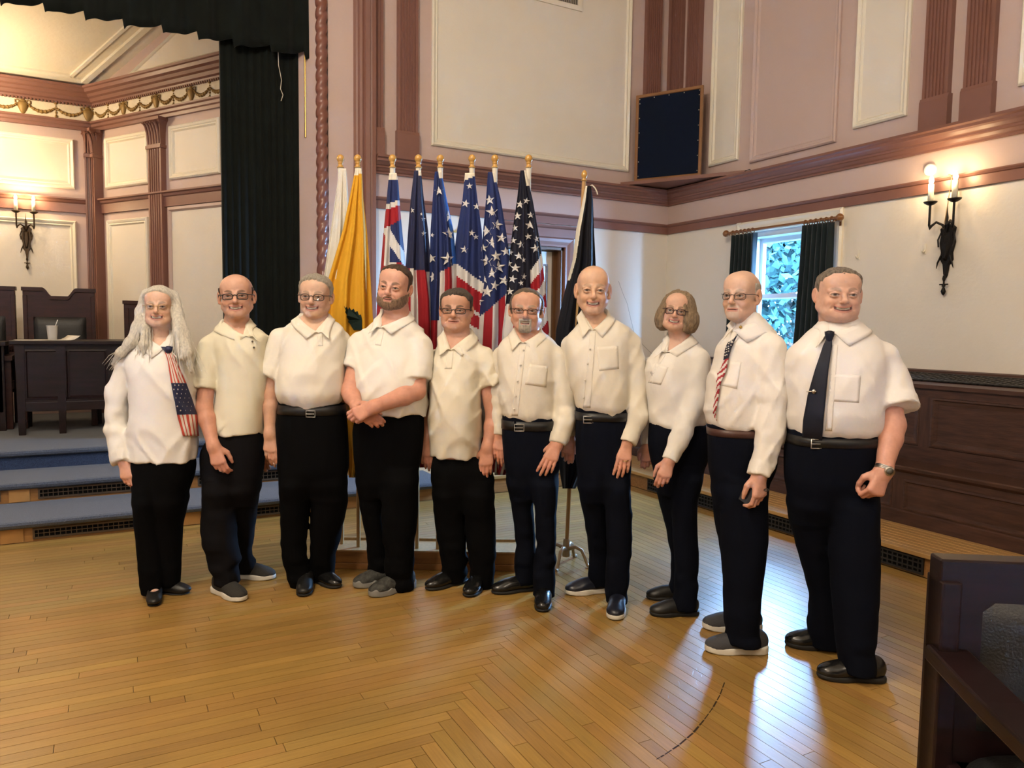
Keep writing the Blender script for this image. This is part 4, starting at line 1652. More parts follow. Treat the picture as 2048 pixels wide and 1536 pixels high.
def col8(s, y):
    if y < 372 and s > .72:
        return 3
    cut = 505 + (1 - s) * 95
    if s > .62 and y > cut:
        return 1 if int((y - cut) / 27) % 2 == 0 else 2
    if y < 610 - 25 * s:
        return 0
    return 1 if str7(s) == 0 else 2


flag('nearly black flag with many small white stars and striped edge, eighth', 1046, 340, [(341, 1041, 1051), (400, 1034, 1065), (460, 1025, 1076), (520, 1018, 1086), (600, 1012, 1093), (660, 1005, 1099), (760, 1000, 1100), (950, 990, 1014)], .05, 2.2, [F_dark, F_star, F_red, F_cream], col8, stars=[(1040, 409, 7), (1053, 402, 6), (1035, 432, 7), (1061, 430, 6), (1060, 450, 8), (1030, 456, 6), (1027, 481, 6), (1041, 489, 7), (1057, 473, 6), (1073, 478, 6), (1070, 497, 8), (1022, 505, 5), (1037, 512, 7), (1047, 520, 5), (1019, 527, 6), (1031, 536, 8), (1048, 553, 6), (1026, 558, 7), (1041, 566, 5), (1021, 583, 7)], seed=8)

# black flag on its own footed stand
pw = onz(1132, 1128, 0)
FB_keep = FB
FB = pw
rootp = flag('black flag on its own footed stand, rightmost of the flags', 1162, 372, [(372, 1171, 1182), (400, 1166, 1186), (460, 1153, 1188), (520, 1146, 1191), (600, 1126, 1194), (660, 1113, 1196), (760, 1108, 1200), (900, 1112, 1195), (977, 1126, 1150)], .03, 2.0, [F_black, F_cream, F_star], lambda s, y: 1 if s < .32 - .0013 * max(0, y - 372) and y < 560 else 0, polys=[([(1160, 636), (1172, 634), (1180, 642), (1180, 690), (1162, 690), (1157, 660)], F_star, .012)], seed=9, pole=False, amp=.022)
rootp.location = rootp.location
del rootp['group']
zt_ = onpl(1168, 362, pw, FH)
zq = onpl(1168, 338, pw, FH)
bx_ = onpl(1132, 1128, pw, FH)
M_fl2 = mat('tan_pole', (.42, .25, .10), .4, .4)
MB().tube([(pw[0], pw[1], .06), zt_], .0125, 12).build('pole', M_fl2, rootp)
ax_ = (zt_ - np.array([pw[0], pw[1], .06]))
ax_ /= np.linalg.norm(ax_)
s_ = .0026
MB().lathe(zt_, [(r * s_, h * s_) for r, h in ((.1, 0), (6.6, 0), (7, 2), (4, 3), (4, 6), (6.5, 10), (7, 14), (6, 19), (3, 23), (.1, 25))], 18, axis=ax_).build('finial', M_fin, rootp)
MB().tube([onpl(x, y, pw - FH * .02, FH) for x, y in ((1181, 372), (1184, 370), (1190, 376), (1194, 384), (1195, 389))], .004, 6).build('tie_cord', F_cream, rootp)
M_tan = mat('tan_cast_metal', (.36, .27, .17), .4, .5, metal=.3)
mb = MB().lathe((pw[0], pw[1], 0), [(.024, .05), (.026, .06), (.022, .10), (.02, .15), (.016, .16)], 14)
mb.build('stand_socket', M_tan, rootp)
for k in range(4):
    a = RAD(25) + k * pi / 2
    d = RT * cos(a) - FH * sin(a)
    MB().tube([np.array([pw[0], pw[1], z]) + d * r for r, z in ((.015, .10), (.06, .115), (.10, .10), (.125, .05), (.14, .012), (.17, .007))], [.014, .012, .011, .010, .010, .012], 8).build('stand_foot', M_tan, rootp)
FB = FB_keep

# gold wreath on the back wall, half hidden by the flags
g0 = ony(910, 442, YB - .012)
em = empty('gold_emblem', (g0[0], YB, g0[2]))
tag(em, 'small gold wreath emblem on the white wall behind the blue flags', 'emblem')
mb = MB()
for k in range(28):
    t = 2 * pi * k / 28
    c = np.array([g0[0] + .07 * cos(t), YB - .012, g0[2] + .10 * sin(t)])
    mb.tube([c, c + np.array([.028 * cos(t + 1.1), -.004, .028 * sin(t + 1.1)])], [.009, .001], 5)
mb.build('wreath_leaves', mat('gold_paint', (.62, .48, .18), .4, .5, metal=.4), em)
MB().tube([(g0[0] + .07 * cos(t), YB - .008, g0[2] + .10 * sin(t)) for t in np.linspace(0, 2 * pi, 33)], .007, 6).build('wreath_ring', mat('gold_paint', (.62, .48, .18), .4), em)


# ================================================================== people
def smooth_table(z, cols, n=160, sig=.012):
    z = np.asarray(z, float)
    o = np.argsort(z)
    z = z[o]
    g = np.linspace(z[0], z[-1], n)
    dz = g[1] - g[0]
    k = int(max(1, 3 * sig / dz))
    ker = np.exp(-.5 * ((np.arange(-k, k + 1) * dz) / sig) ** 2)
    ker /= ker.sum()
    out = []
    for c in cols:
        v = np.interp(g, z, np.asarray(c, float)[o])
        p = np.concatenate([2 * v[0] - v[1:k + 1][::-1], v, 2 * v[-1] - v[-k - 1:-1][::-1]])
        out.append(np.convolve(p, ker, 'valid'))
    return g, out


class Loft:
    """stack of rounded sections; rows (z, centre u, half width, centre v, front depth, back depth)"""

    def __init__(s, rows, n=2.4, sig=.012):
        r = np.array(rows, float)
        s.g, s.c = smooth_table(r[:, 0], [r[:, k] for k in range(1, 6)], sig=sig)
        s.n = n
        s.z0, s.z1 = s.g[0], s.g[-1]

    def at(s, z):
        return [np.interp(z, s.g, c) for c in s.c]

    def __call__(s, P, grow=0.):
        cu, a, cv, bf, bb = s.at(P[:, 2])
        a = a + grow
        dv = P[:, 1] - cv
        b = np.where(dv > 0, bf, bb) + grow
        q = (np.abs((P[:, 0] - cu) / a) ** s.n + np.abs(dv / b) ** s.n) ** (1 / s.n)
        f = (q - 1) * np.minimum(a, b)
        return np.maximum(np.maximum(f, P[:, 2] - s.z1), s.z0 - P[:, 2])


def rot_mat(yaw, pitch, roll):
    """head frame: x image right, y toward viewer, z up; yaw + turns the face to image right, pitch + looks up, roll + tilts clockwise"""
    y, p, r = RAD(yaw), RAD(pitch), RAD(roll)
    Ry = np.array([[cos(y), sin(y), 0], [-sin(y), cos(y), 0], [0, 0, 1]])
    Rp = np.array([[1, 0, 0], [0, cos(p), -sin(p)], [0, sin(p), cos(p)]])
    Rr = np.array([[cos(r), 0, sin(r)], [0, 1, 0], [-sin(r), 0, cos(r)]])
    return Rr @ Ry @ Rp


M_skin = mat('skin', (.6, .35, .25), .48, .35, sss=.12, attr='Col', bump=.06, bscale=160)
M_lens = None


def lens_mat():
    g = bpy.data.materials.get('spectacle_glass')
    if g:
        return g
    g = bpy.data.materials.new('spectacle_glass')
    g.use_nodes = True
    nt = g.node_tree
    nt.nodes.clear()
    t = nt.nodes.new('ShaderNodeBsdfTransparent')
    t.inputs[0].default_value = (.95, .95, .95, 1)
    gl = nt.nodes.new('ShaderNodeBsdfGlossy')
    gl.inputs['Roughness'].default_value = .03
    mx = nt.nodes.new('ShaderNodeMixShader')
    mx.inputs[0].default_value = .06
    ou = nt.nodes.new('ShaderNodeOutputMaterial')
    nt.links.new(t.outputs[0], mx.inputs[1])
    nt.links.new(gl.outputs[0], mx.inputs[2])
    nt.links.new(mx.outputs[0], ou.inputs[0])
    return g


def cloth_mat(name, col, rough=.8, bump=.05, bscale=420, spec=.15):
    return mat(name, col, rough, spec, bump=bump, bscale=bscale, var=.02, vscale=5)


class Person:
    def __init__(s, label, gx, gy, seed):
        s.G = onz(gx, gy, 0)
        s.label, s.seed = label, seed
        s.mpp = ((s.G - np.array([0, 0, CH])) @ CFW) / CF
        s.parts = []                     # skin meshes (V local, Q, colours)
        s.rg = random.Random(seed)
        s.root = bpy.data.objects.new('person', bpy.data.meshes.new('person'))
        COL.objects.link(s.root)
        s.root.location = s.G
        s.SR = (.58, .36, .25)

    def P(s, x, y, v=0.):
        w_ = onpl(x, y, s.G - FH * v, FH)
        return np.array([(w_ - s.G) @ RT, v, w_[2]])

    def loc(s, W):
        d = np.asarray(W) - s.G
        return np.array([d @ RT, -(d @ FH), d[2]])

    def W(s, V):                         # person frame -> offset from root in world axes
        V = np.asarray(V, float)
        return V[:, :1] * RT + V[:, 1:2] * (-FH) + V[:, 2:3] * np.array([0, 0, 1.])

    def obj(s, name, V, Q, m, parent=None, solid=0, smooth=True):
        me = fast_mesh(name, s.W(V), np.asarray(Q)[:, ::-1])
        for mm in (m if isinstance(m, (list, tuple)) else [m]):
            me.materials.append(mm)
        o = link(bpy.data.objects.new(name, me), parent or s.root)
        if solid:
            md = o.modifiers.new('solid', 'SOLIDIFY')
            md.thickness = solid
            md.offset = 0
        return o

    def mb(s, mbuild, name, m, parent=None):
        """link an MB whose points are in the person frame"""
        V = s.W(np.array(mbuild.v))
        me = bpy.data.meshes.new(name)
        me.from_pydata(V.tolist(), [], mbuild.f)
        for mm in (m if isinstance(m, (list, tuple)) else [m]):
            me.materials.append(mm)
        me.polygons.foreach_set('material_index', mbuild.mi)
        me.polygons.foreach_set('use_smooth', mbuild.sm)
        return link(bpy.data.objects.new(name, me), parent or s.root)

    def rows(s, rows):
        out = []
        for r in rows:
            y, xl, xr, v, bf, bb = (list(r) + [r[4]])[:6] if len(r) == 5 else r
            a, b = s.P(xl, y, v), s.P(xr, y, v)
            out.append(((a[2] + b[2]) / 2, (a[0] + b[0]) / 2, (b[0] - a[0]) / 2, v, bf, bb))
        return out

    # ---------------------------------------------------------------- trousers
    def trousers(s, hips, legs, m, wr=.006):
        """hips rows (y, xl, xr, v, b); legs: two lists of (y, xl, xr, v, b)"""
        y, xl, xr, v, b = hips[-1][:5]
        w_ = xr - xl
        hips = list(hips[:-1]) + [(y - 8, xl + w_ * .05, xr - w_ * .05, v, b * .95), (y + 22, xl + w_ * .2, xr - w_ * .2, v, b * .5)]
        H = Loft(s.rows(hips), sig=.02)
        Ls = [Loft(s.rows(l), n=2.3) for l in legs]
        s.legs, s.hips = Ls, H
        sd = s.seed * 7.3

        def core(P, grow=0):
            f = H(P, grow)
            g = np.minimum(Ls[0](P, grow), Ls[1](P, grow))
            return smin(f, g, .045)

        def func(P):
            f = core(P)
            z = P[:, 2]
            lowz = 1 - sstep(.12, .45, z)
            knee = np.exp(-((z - .5) / .16) ** 2)
            n1 = vnoise(P * np.float32([9, 9, 4.5]) + sd)
            n2 = vnoise(P * np.float32([10, 10, 24]) + sd + 3)
            n3 = vnoise(P * np.float32([34, 34, 3]) + sd)
            return f - wr * (.7 * n1 + (1.3 * lowz + .5 * knee) * n2 * 1.3) - .0015 * n3
        s.tr_core = core
        z0 = min(l.z0 for l in Ls) - .02
        lo = np.array([min(l.c[0].min() - l.c[1].max() for l in Ls + [H]) - .03, -.32, z0])
        hi = np.array([max(l.c[0].max() + l.c[1].max() for l in Ls + [H]) + .03, .32, H.z1 + .02])
        vmin = min((l.c[2] - l.c[4]).min() for l in Ls + [H]) - .03
        vmax = max((l.c[2] + l.c[3]).max() for l in Ls + [H]) + .03
        lo[1], hi[1] = vmin, vmax
        V, Q = polygonize(func, lo, hi, .0095)
        s.tr = s.obj('trousers', V, Q, m)
        return s.tr

    def belt(s, y0, y1, m, buckle=None, bm=None, grow=.003):
        za, zb = s.P(0, y1)[2], s.P(0, y0)[2]
        x0 = (s.hips.at((za + zb) / 2)[0])
        p = s.P(1024, 700)
        za = s.P(s.cx, y1)[2]
        zb = s.P(s.cx, y0)[2]
        R = []
        for z, gr in ((za, .0), (za, grow), (zb, grow), (zb, 0)):
            cu, a, cv, bf, bb = s.hips.at(z)
            ring = []
            for k in range(48):
                t = 2 * pi * k / 48
                c_, s2 = cos(t), sin(t)
                e = 2 / s.hips.n
                b = (bf if s2 > 0 else bb) + gr
                ring.append((cu + (a + gr) * np.sign(c_) * abs(c_) ** e, cv + b * np.sign(s2) * abs(s2) ** e, z))
            R.append(ring)
        mb = MB().rings(R, True, False)
        b = s.mb(mb, 'belt', m, s.tr)
        if buckle:
            x, y, w_, h_ = buckle
            c = s.P(x, y, .0)
            cu, a, cv, bf, bb = s.hips.at(c[2])
            q = max(1e-4, 1 - abs((c[0] - cu) / a) ** s.hips.n) ** (1 / s.hips.n)
            v = cv + bf * q + grow + .006
            hw, hh = w_ * s.mpp / 2, h_ * s.mpp / 2
            mb = MB()
            mb.tube([(c[0] + a_ * hw, v - abs(a_) * .002, c[2] + b_ * hh) for a_, b_ in ((1, -1), (-1, -1), (-1, 1), (1, 1))] + ([(c[0] + hw, v, c[2] - hh)]), .0026, 6)
            mb.tube([(c[0] - hw, v + .002, c[2]), (c[0] + hw * .8, v + .002, c[2])], .0018, 6)
            s.mb(mb, 'buckle', bm or mat('steel_buckle', (.5, .48, .45), .3, .5, metal=1), s.tr)
        return b

    def leg(s, rows, k, vt=0., bs=1.05):
        """leg rows that run down to the ankle of shoe k"""
        vb = s.ank[k][1]
        y0, y1 = rows[0][0], rows[-1][0]
        out = []
        for y, xl, xr in rows:
            t = (y - y0) / (y1 - y0)
            v = vt + (vb - vt) * t
            b = min(.105, max(.052, (xr - xl) * s.mpp * .5 * bs))
            b = max(b, .118 - .10 * t)
            w_ = xr - xl
            if not out:
                out.append((y - 4, xl + w_ * .17, xr - w_ * .17, v, b * .72))
                xl, xr, y = xl + w_ * .05, xr - w_ * .05, y + 14
            out.append((y, xl, xr, v, b))
        return out

    # ---------------------------------------------------------------- shirt
    def shirt(s, torso, sleeves, m, notch=None, wr=.0075, gather=.007, h=.008, k=.02, cuffs=(), extra=None):
        """torso rows; sleeves: list of ([(x, y, v, r_px)], cut) chains"""
        T = Loft(s.rows(torso), n=2.25, sig=.014)
        s.torso = T
        SL = []
        for pts in sleeves:
            pp = [s.P(x, y, v) for x, y, v, r in pts]
            rr = [r * s.mpp for x, y, v, r in pts]
            d = pp[-1] - pp[-2]
            d = d / np.linalg.norm(d)
            SL.append((pp, rr, d))
        s.sl = SL
        sd = s.seed * 3.1
        tri = None
        if notch:
            xt, yt, xl, xr, yy = notch
            t_ = s.P(xt, yt)
            l_, r_ = s.P(xl, yy), s.P(xr, yy)
            tri = (t_, l_, r_)

        def base(P):
            f = T(P)
            for pp, rr, d in SL:
                g = chain(P, pp, rr, .03)
                cut = (P - pp[-1].astype(np.float32)) @ d.astype(np.float32)
                g = np.where(cut > -.055, np.maximum(g - .0028 * sstep(-.050, -.046, cut), cut), g)
                f = smin(f, g, k)
            return f
        s.sh_base = base

        def wrk(P):
            z = P[:, 2]
            n1 = vnoise(P * np.float32([5, 5, 4]) + sd)
            sg = 1 if s.seed % 2 else -1
            wp = n1 * .35
            qa = np.stack([(P[:, 0] + sg * .75 * z) * 9 + wp, P[:, 1] * 5, (z - sg * .75 * P[:, 0]) * 2.6 + wp], 1) + sd
            qb = np.stack([(P[:, 0] - sg * .55 * z) * 11 + wp, P[:, 1] * 5 + 7, (z + sg * .55 * P[:, 0]) * 3 - wp], 1) + sd
            n2 = np.maximum(0, 1 - 2.4 * np.abs(vnoise(qa))) * 1.2 + np.maximum(0, 1 - 2.6 * np.abs(vnoise(qb))) - .55
            n3 = vnoise(P * np.float32([26, 26, 3.5]) + sd)
            low = 1 - sstep(T.z0, T.z0 + .12, z)
            e = 0
            for pp, rr, d in SL:
                if len(pp) > 2:
                    dd = np.sqrt(((P - pp[len(pp) // 2].astype(np.float32)) ** 2).sum(1))
                    e = np.maximum(e, np.exp(-(dd / .14) ** 2))
            n4 = vnoise(P * np.float32([14, 14, 30]) + sd + 9)
            return wr * (.7 * n1 + 1.0 * n2) + gather * low * n3 + .006 * e * n4

        def func(P):
            f = base(P) - wrk(P)
            if tri is not None:
                t_, l_, r_ = tri
                q = P[:, [0, 2]]

                def hp(a, b, inner):
                    n = np.array([-(b[2] - a[2]), b[0] - a[0]])
                    n = n / np.linalg.norm(n)
                    if (np.array([inner[0], inner[2]]) - np.array([a[0], a[2]])) @ n > 0:
                        n = -n
                    return (q - np.array([a[0], a[2]], np.float32)) @ n.astype(np.float32)
                d = np.maximum(hp(t_, l_, r_), hp(t_, r_, l_))
                d = np.maximum(d, -(P[:, 1] - (T.at(t_[2])[2] + .0)))
                f = np.maximum(f, -np.maximum(d, -(f + .028)))
            if extra is not None:
                f = extra(f, P)
            return f
        s.sh = func
        allp = np.array([p for pp, rr, d in SL for p in pp])
        rad = max([max(rr) for pp, rr, d in SL] + [.05]) + .03
        lo = np.minimum(np.array([(T.c[0] - T.c[1]).min() - .03, (T.c[2] - T.c[4]).min() - .03, T.z0 - .02]), allp.min(0) - rad)
        hi = np.maximum(np.array([(T.c[0] + T.c[1]).max() + .03, (T.c[2] + T.c[3]).max() + .03, T.z1 + .02]), allp.max(0) + rad)
        V, Q = polygonize(func, lo, hi, h)
        s.sho = s.obj('shirt', V, Q, m)
        s.shm = m
        return s.sho

    def march(s, x, y, off=.003, v0=.42, func=None):
        """visible surface point of the shirt under a picture position"""
        func = func or s.sh
        x, y = np.atleast_1d(x).astype(float), np.atleast_1d(y).astype(float)
        v = np.full(len(x), v0)
        for _ in range(34):
            Pt = np.array([s.P(a, b, c) for a, b, c in zip(x, y, v)], np.float32)
            f = func(Pt)
            v = v - np.clip((f - off) * .75, -.03, .08)
        return np.array([s.P(a, b, c) for a, b, c in zip(x, y, v)])

    def snap(s, Pt, off, func=None, it=8, only_out=False):
        func = func or s.sh
        Pt = np.array(Pt, float)
        for _ in range(it):
            f = func(Pt.astype(np.float32)).astype(float)
            g = np.stack([(func((Pt + e).astype(np.float32)) - func((Pt - e).astype(np.float32))) / .008 for e in np.eye(3) * .004], 1)
            st = (f - off)
            if only_out:
                st = np.minimum(st, 0)
            Pt -= (np.clip(st, -.02, .02) * .8)[:, None] * g / (np.linalg.norm(g, axis=1)[:, None] ** 2 + .2)
        return Pt

    def patch(s, name, outline, m, off=.0, parent=None, nx=6, ny=8, solid=.001):
        """quad patch laid on the shirt; outline = four picture corners (tl, tr, br, bl)"""
        tl, tr, br, bl = [np.array(p, float) for p in outline]
        a, b = np.meshgrid(np.linspace(0, 1, nx), np.linspace(0, 1, ny))
        a, b = a.ravel()[:, None], b.ravel()[:, None]
        xy = (tl * (1 - a) + tr * a) * (1 - b) + (bl * (1 - a) + br * a) * b
        V = s.march(xy[:, 0], xy[:, 1], off)
        Q = np.array([(j * nx + i, j * nx + i + 1, (j + 1) * nx + i + 1, (j + 1) * nx + i) for j in range(ny - 1) for i in range(nx - 1)])
        return s.obj(name, V, Q, m, parent or s.sho, solid)

    def strip(s, name, rows, mats, colour, off=.008, ns=9, sub=5, parent=None, solid=.006, snap=False, v0=.1):
        """band following rows (y, xl, xr); colour(s, y) -> material index"""
        R = np.array(rows, float)
        yy = np.concatenate([np.linspace(R[i, 0], R[i + 1, 0], max(2, int(abs(R[i + 1, 0] - R[i, 0]) / sub)), endpoint=False) for i in range(len(R) - 1)] + [[R[-1, 0]]])
        xl, xr = np.interp(yy, R[:, 0], R[:, 1]), np.interp(yy, R[:, 0], R[:, 2])
        S = np.linspace(0, 1, ns)
        X = xl[:, None] + (xr - xl)[:, None] * S
        Y = np.repeat(yy[:, None], ns, 1)
        if snap:
            V = s.snap(np.array([s.P(a, b, v0) for a, b in zip(X.ravel(), Y.ravel())]), off)
        else:
            V = s.march(X.ravel(), Y.ravel(), off)
            V[:, 1] = np.maximum(V[:, 1], V[:, 1])
        n = len(yy)
        Q = np.array([(j * ns + i, j * ns + i + 1, (j + 1) * ns + i + 1, (j + 1) * ns + i) for j in range(n - 1) for i in range(ns - 1)])
        o = s.obj(name, V, Q, mats, parent, solid)
        mi = [colour((S[i] + S[i + 1]) / 2, (yy[j] + yy[j + 1]) / 2) for j in range(n - 1) for i in range(ns - 1)]
        o.data.polygons.foreach_set('material_index', np.array(mi, np.int32))
        s.last_strip = (V.reshape(n, ns, 3), yy, S)
        return o

    def buttons(s, pts, r=.0055, m=None, off=.006):
        m = m or mat('shirt_button', (.66, .62, .54), .4, .4)
        for x, y in pts:
            c = s.march(x, y, off)[0]
            s.mb(MB().lathe(c, [(.001, 0), (r, 0), (r, .002), (.001, .0025)], 10, axis=(0, 1, 0)), 'button', m, s.sho)

    def collar(s, nx, ny, rpx, tip, m, style='polo', v=-.01, lift=0, width=.042, point=None, asym=0):
        """nx, ny: picture position of the neck side line; rpx: half neck width; tip: picture point where it opens"""
        c = s.P(nx, ny, v)
        rx = rpx * s.mpp
        ry = rx * 1.08
        tp = s.march(tip[0], tip[1], .004)[0]
        point = point or ((.055, .02, -.052) if style == 'dress' else (.05, .02, -.034))
        for sg in (-1, 1):
            key = [(np.array([c[0], c[1] - ry, c[2] + .022 + lift]), np.array([0, -.55, -1.])),
                   (np.array([c[0] + sg * rx * .72, c[1] - ry * .68, c[2] + .018 + lift]), np.array([sg * .45, -.4, -.95])),
                   (np.array([c[0] + sg * rx, c[1] + .005, c[2] + .004 + lift * .5]), np.array([sg * .8, .05, -.8])),
                   (np.array([c[0] + sg * rx * .80, c[1] + ry * .62, c[2] * .65 + tp[2] * .35]), np.array([sg * .85, .35, -.7])),
                   (np.array([tp[0] + sg * .010, tp[1] + .004, tp[2] + .004]), np.array(point) * [sg, 1, 1] / width)]
            n, kk = 22, 6
            T_ = np.linspace(0, len(key) - 1, n)
            E = np.stack([np.interp(T_, range(len(key)), [q[0][i] for q in key]) for i in range(3)], 1)
            D = np.stack([np.interp(T_, range(len(key)), [q[1][i] for q in key]) for i in range(3)], 1)
            for _ in range(3):
                E[1:-1] = (E[:-2] + 2 * E[1:-1] + E[2:]) / 4
                D[1:-1] = (D[:-2] + 2 * D[1:-1] + D[2:]) / 4
            G = []
            for k in range(-2, kk):
                if k < 0:
                    wv = np.array([0, 0, 1.]) * (.016 * k) * np.linspace(1, .15, n)[:, None] * np.array([1, 1, 1]) - D * [.03, .03, 0] * .15 * abs(k)
                    G.append(E + wv)
                else:
                    t = k / (kk - 1)
                    G.append(E + D * width * t + np.array([0, 0, .006]) * sin(pi * min(1, t * 2.2)))
            V = np.concatenate(G)
            outer = np.arange(3 * n, len(V))
            V[outer] = s.snap(V[outer], .0055, func=s.sh_base, it=6, only_out=True)
            R_ = len(G)
            Q = np.array([(j * n + i, j * n + i + 1, (j + 1) * n + i + 1, (j + 1) * n + i) for j in range(R_ - 1) for i in range(n - 1)])
            s.obj('collar', V, Q, m, s.sho, .0022)

    # ---------------------------------------------------------------- head
    def head(s, top, chin, cx, v=.0, yaw=0, pitch=0, roll=0, wide=1.0, neck=None, nr=.060, smile=1., teeth=True, jaw=1., cheek=1., nose=1., ear=1., belly=1., beard=None, brow=(.25, .22, .2), skin=None, squint=1., lip=(.42, .16, .13), iris=(.10, .075, .06), chubby=0., h=.0029, gaze=0, age=1.):
        """picture rows of crown and chin, centre column"""
        a, b = s.P(cx, top, v), s.P(cx, chin, v)
        hs = (a[2] - b[2]) / .232
        s.hs = hs
        Hc = (a + b) / 2
        R = rot_mat(yaw, pitch, roll)
        s.hR, s.hC = R, Hc
        wx = wide
        skin = skin or s.SR
        skin = (skin[0] * .97, skin[1] * 1.05, skin[2] * 1.06)
        mwid = .026 + .006 * smile
        S3 = np.array([hs * wx, hs, hs])
        to_h = lambda p: ((np.asarray(p) - Hc) @ R) / S3
        s.to_h = to_h
        s.from_h = lambda V: (np.asarray(V, float) * S3) @ R.T + Hc
        nb = to_h(neck)
        nb = nb.astype(np.float32)
        nrh = nr / hs

        def skull(P):
            f = ell(P, (0, -.016, .034), (.0790, .097, .082))
            f = smin(f, ell(P, (0, .020, -.040), (.0630 + .004 * chubby, .066, .072)), .035)
            f = smin(f, ell(P, (0, .050, .048), (.060, .034, .046)), .04)      # forehead
            return f

        def feat(P):
            f = skull(P)
            X = P.copy()
            X[:, 0] = np.abs(X[:, 0])
            f = smin(f, cap(X, (.0575 + .003 * chubby, -.004, -.058), (.016, .066, -.099), .017 * jaw, .019), .03)
            f = smin(f, sph(X, (.0, .068, -.098), .0195 * jaw), .022)
            Xj, Pj = X, P
            P = P + np.float32([0, 0, .009])
            X = X + np.float32([0, 0, .009])
            f = smin(f, ell(X, (.039, .058, -.034 + .003 * smile), (.021 * cheek, .021 * cheek, .019 * cheek)), .022)
            if chubby:
                f = smin(f, ell(Xj, (.035, .035, -.082), (.026, .03, .022)), .03)
            # brow and sockets
            f = smin(f, cap(X, (.012, .0845, .0175), (.046, .071, .0165), .0085, .006), .014)
            f = smax(f, -ell(X, (.0325, .098, .002), (.0185, .0175, .0125)), .011)
            f = smin(f, sph(X, (.0325, .0735, .0005), .0142), .004)
            f = smin(f, cap(X, (.018, .0845, .0055), (.033, .0885, .0085), .0036, .004), .004)
            f = smin(f, cap(X, (.033, .0885, .0085), (.048, .077, .003), .004, .0034), .004)
            f = smin(f, cap(X, (.019, .083, -.0055 + .001 * smile), (.034, .0865, -.0085 + .0015 * smile), .003, .0036), .005)
            f = smin(f, cap(X, (.034, .0865, -.0085 + .0015 * smile), (.048, .077, -.003), .0036, .003), .005)
            # nose
            f = smin(f, cap(P, (0, .0865, .010), (0, .1075 * 1.0, -.024), .0068 * nose, .0098 * nose), .010)
            f = smin(f, sph(P, (0, .1085, -.0285), .0112 * nose), .006)
            f = smin(f, ell(X, (.0118 * nose, .0965, -.0325), (.0075, .0095, .0068)), .006)
            f = smax(f, -sph(X, (.0062, .1035, -.0400), .0022), .003)
            # nasolabial fold
            f = smax(f, -cap(X, (.0175, .0935, -.033), (.0345 + .004 * smile, .0735, -.060), .0034 * age, .0028 * age), .008)
            # mouth
            q = X.copy()
            q[:, 0] *= .026 / mwid
            bend = smile * .0085 * (q[:, 0] / .026) ** 2
            q[:, 2] -= bend
            q[:, 1] += .012 * (q[:, 0] / .026) ** 2
            f = smin(f, ell(P, (0, .072, -.066), (.031, .0205, .021)), .012)
            op = .0058 if teeth else .0
            f = smin(f, cap(q, (0, .0905, -.0575 + op * .6), (.021, .0895, -.0585 + op * .4), .0042, .0026), .005)
            f = smin(f, cap(q, (0, .0895, -.0685 - op), (.018, .0885, -.0665 - op * .6), .0052, .003), .005)
            f = smax(f, -ell(q, (0, .097, -.0625 - op * .2), (.0235 if not teeth else .022, .010, .0014 + op)), .003)
            # ears
            E = X.copy()
            e0 = np.float32([.0835, -.012, .002])
            E = E - e0
            ang = .35
            Ex = E[:, 0] * cos(ang) + E[:, 1] * sin(ang)
            Ey = -E[:, 0] * sin(ang) + E[:, 1] * cos(ang)
            E2 = np.stack([Ex, Ey, E[:, 2]], 1)
            e = ell(E2, (0, 0, .003), (.0085, .0185 * ear, .031 * ear))
            e = smin(e, sph(E2, (-.002, .006, -.026 * ear), .0085), .008)
            e = smax(e, -ell(E2, (.009, .003, .006), (.0075, .010, .019)), .005)
            f = smin(f, e, .006)
            return f

        def neckf(P):
            top_ = np.float32([0, -.026, -.045])
            f = cap(P, top_, nb, nrh * .93, nrh * 1.08)
            return smin(f, cap(P, (0, .03, -.085), nb + np.float32([0, .02, .05]), nrh * .5, nrh * .62), .03)
        s.skull = skull

        def full(P):
            f = smin(feat(P), neckf(P), .028)
            L = s.from_h(P).astype(np.float32)
            ch = np.maximum(s.sh_base(L) + .013, sph(L, neck + np.array([0, .02, -.02]), .125)) / hs
            f = smin(f, ch, .02)
            return f
        s.feat = feat
        lo = np.minimum([-.115, -.13, -.15], nb - .10)
        hi = np.maximum([.115, .14, .135], nb + .10)
        lo[2] = nb[2] - .06
        V, Q = polygonize(full, lo, hi, h)
        # colour
        x, y, z = V.T
        zr = z
        z = z + .009
        ax = np.abs(x)
        col = np.tile(np.array(skin), (len(V), 1))
        Pn = V.astype(np.float32)
        blot = vnoise(Pn * 55 + s.seed)[:, None] * .05 + vnoise(Pn * 140)[:, None] * .035
        col = col * (1 + blot)

        def mix(mask, c):
            nonlocal col
            mk = np.clip(mask, 0, 1)[:, None]
            col = col * (1 - mk) + np.array(c) * mk
        red = np.exp(-(((ax - .042) / .02) ** 2 + ((z + .03) / .02) ** 2)) * (y > .02) + .9 * np.exp(-((x / .013) ** 2 + ((z + .03) / .014) ** 2)) * (y > .09)
        mix(red * .30, (skin[0] * .98, skin[1] * .72, skin[2] * .68))
        mix((ax > .081) * .35, (skin[0], skin[1] * .72, skin[2] * .66))
        if beard:
            bc, bm = beard
            mix(bm(x, y, zr) * .85, bc)
        fr = sstep(.055, .065, y)
        am = ax * .026 / mwid
        bend = smile * .0085 * (am / .026) ** 2
        zz = z - bend + .0625
        mw = sstep(.0275, .0235, am)
        op = .0058 if teeth else 0
        lipm = mw * fr * sstep(.0098 + op, .0068 + op, np.abs(zz + .001))
        mix(lipm * .75, lip)
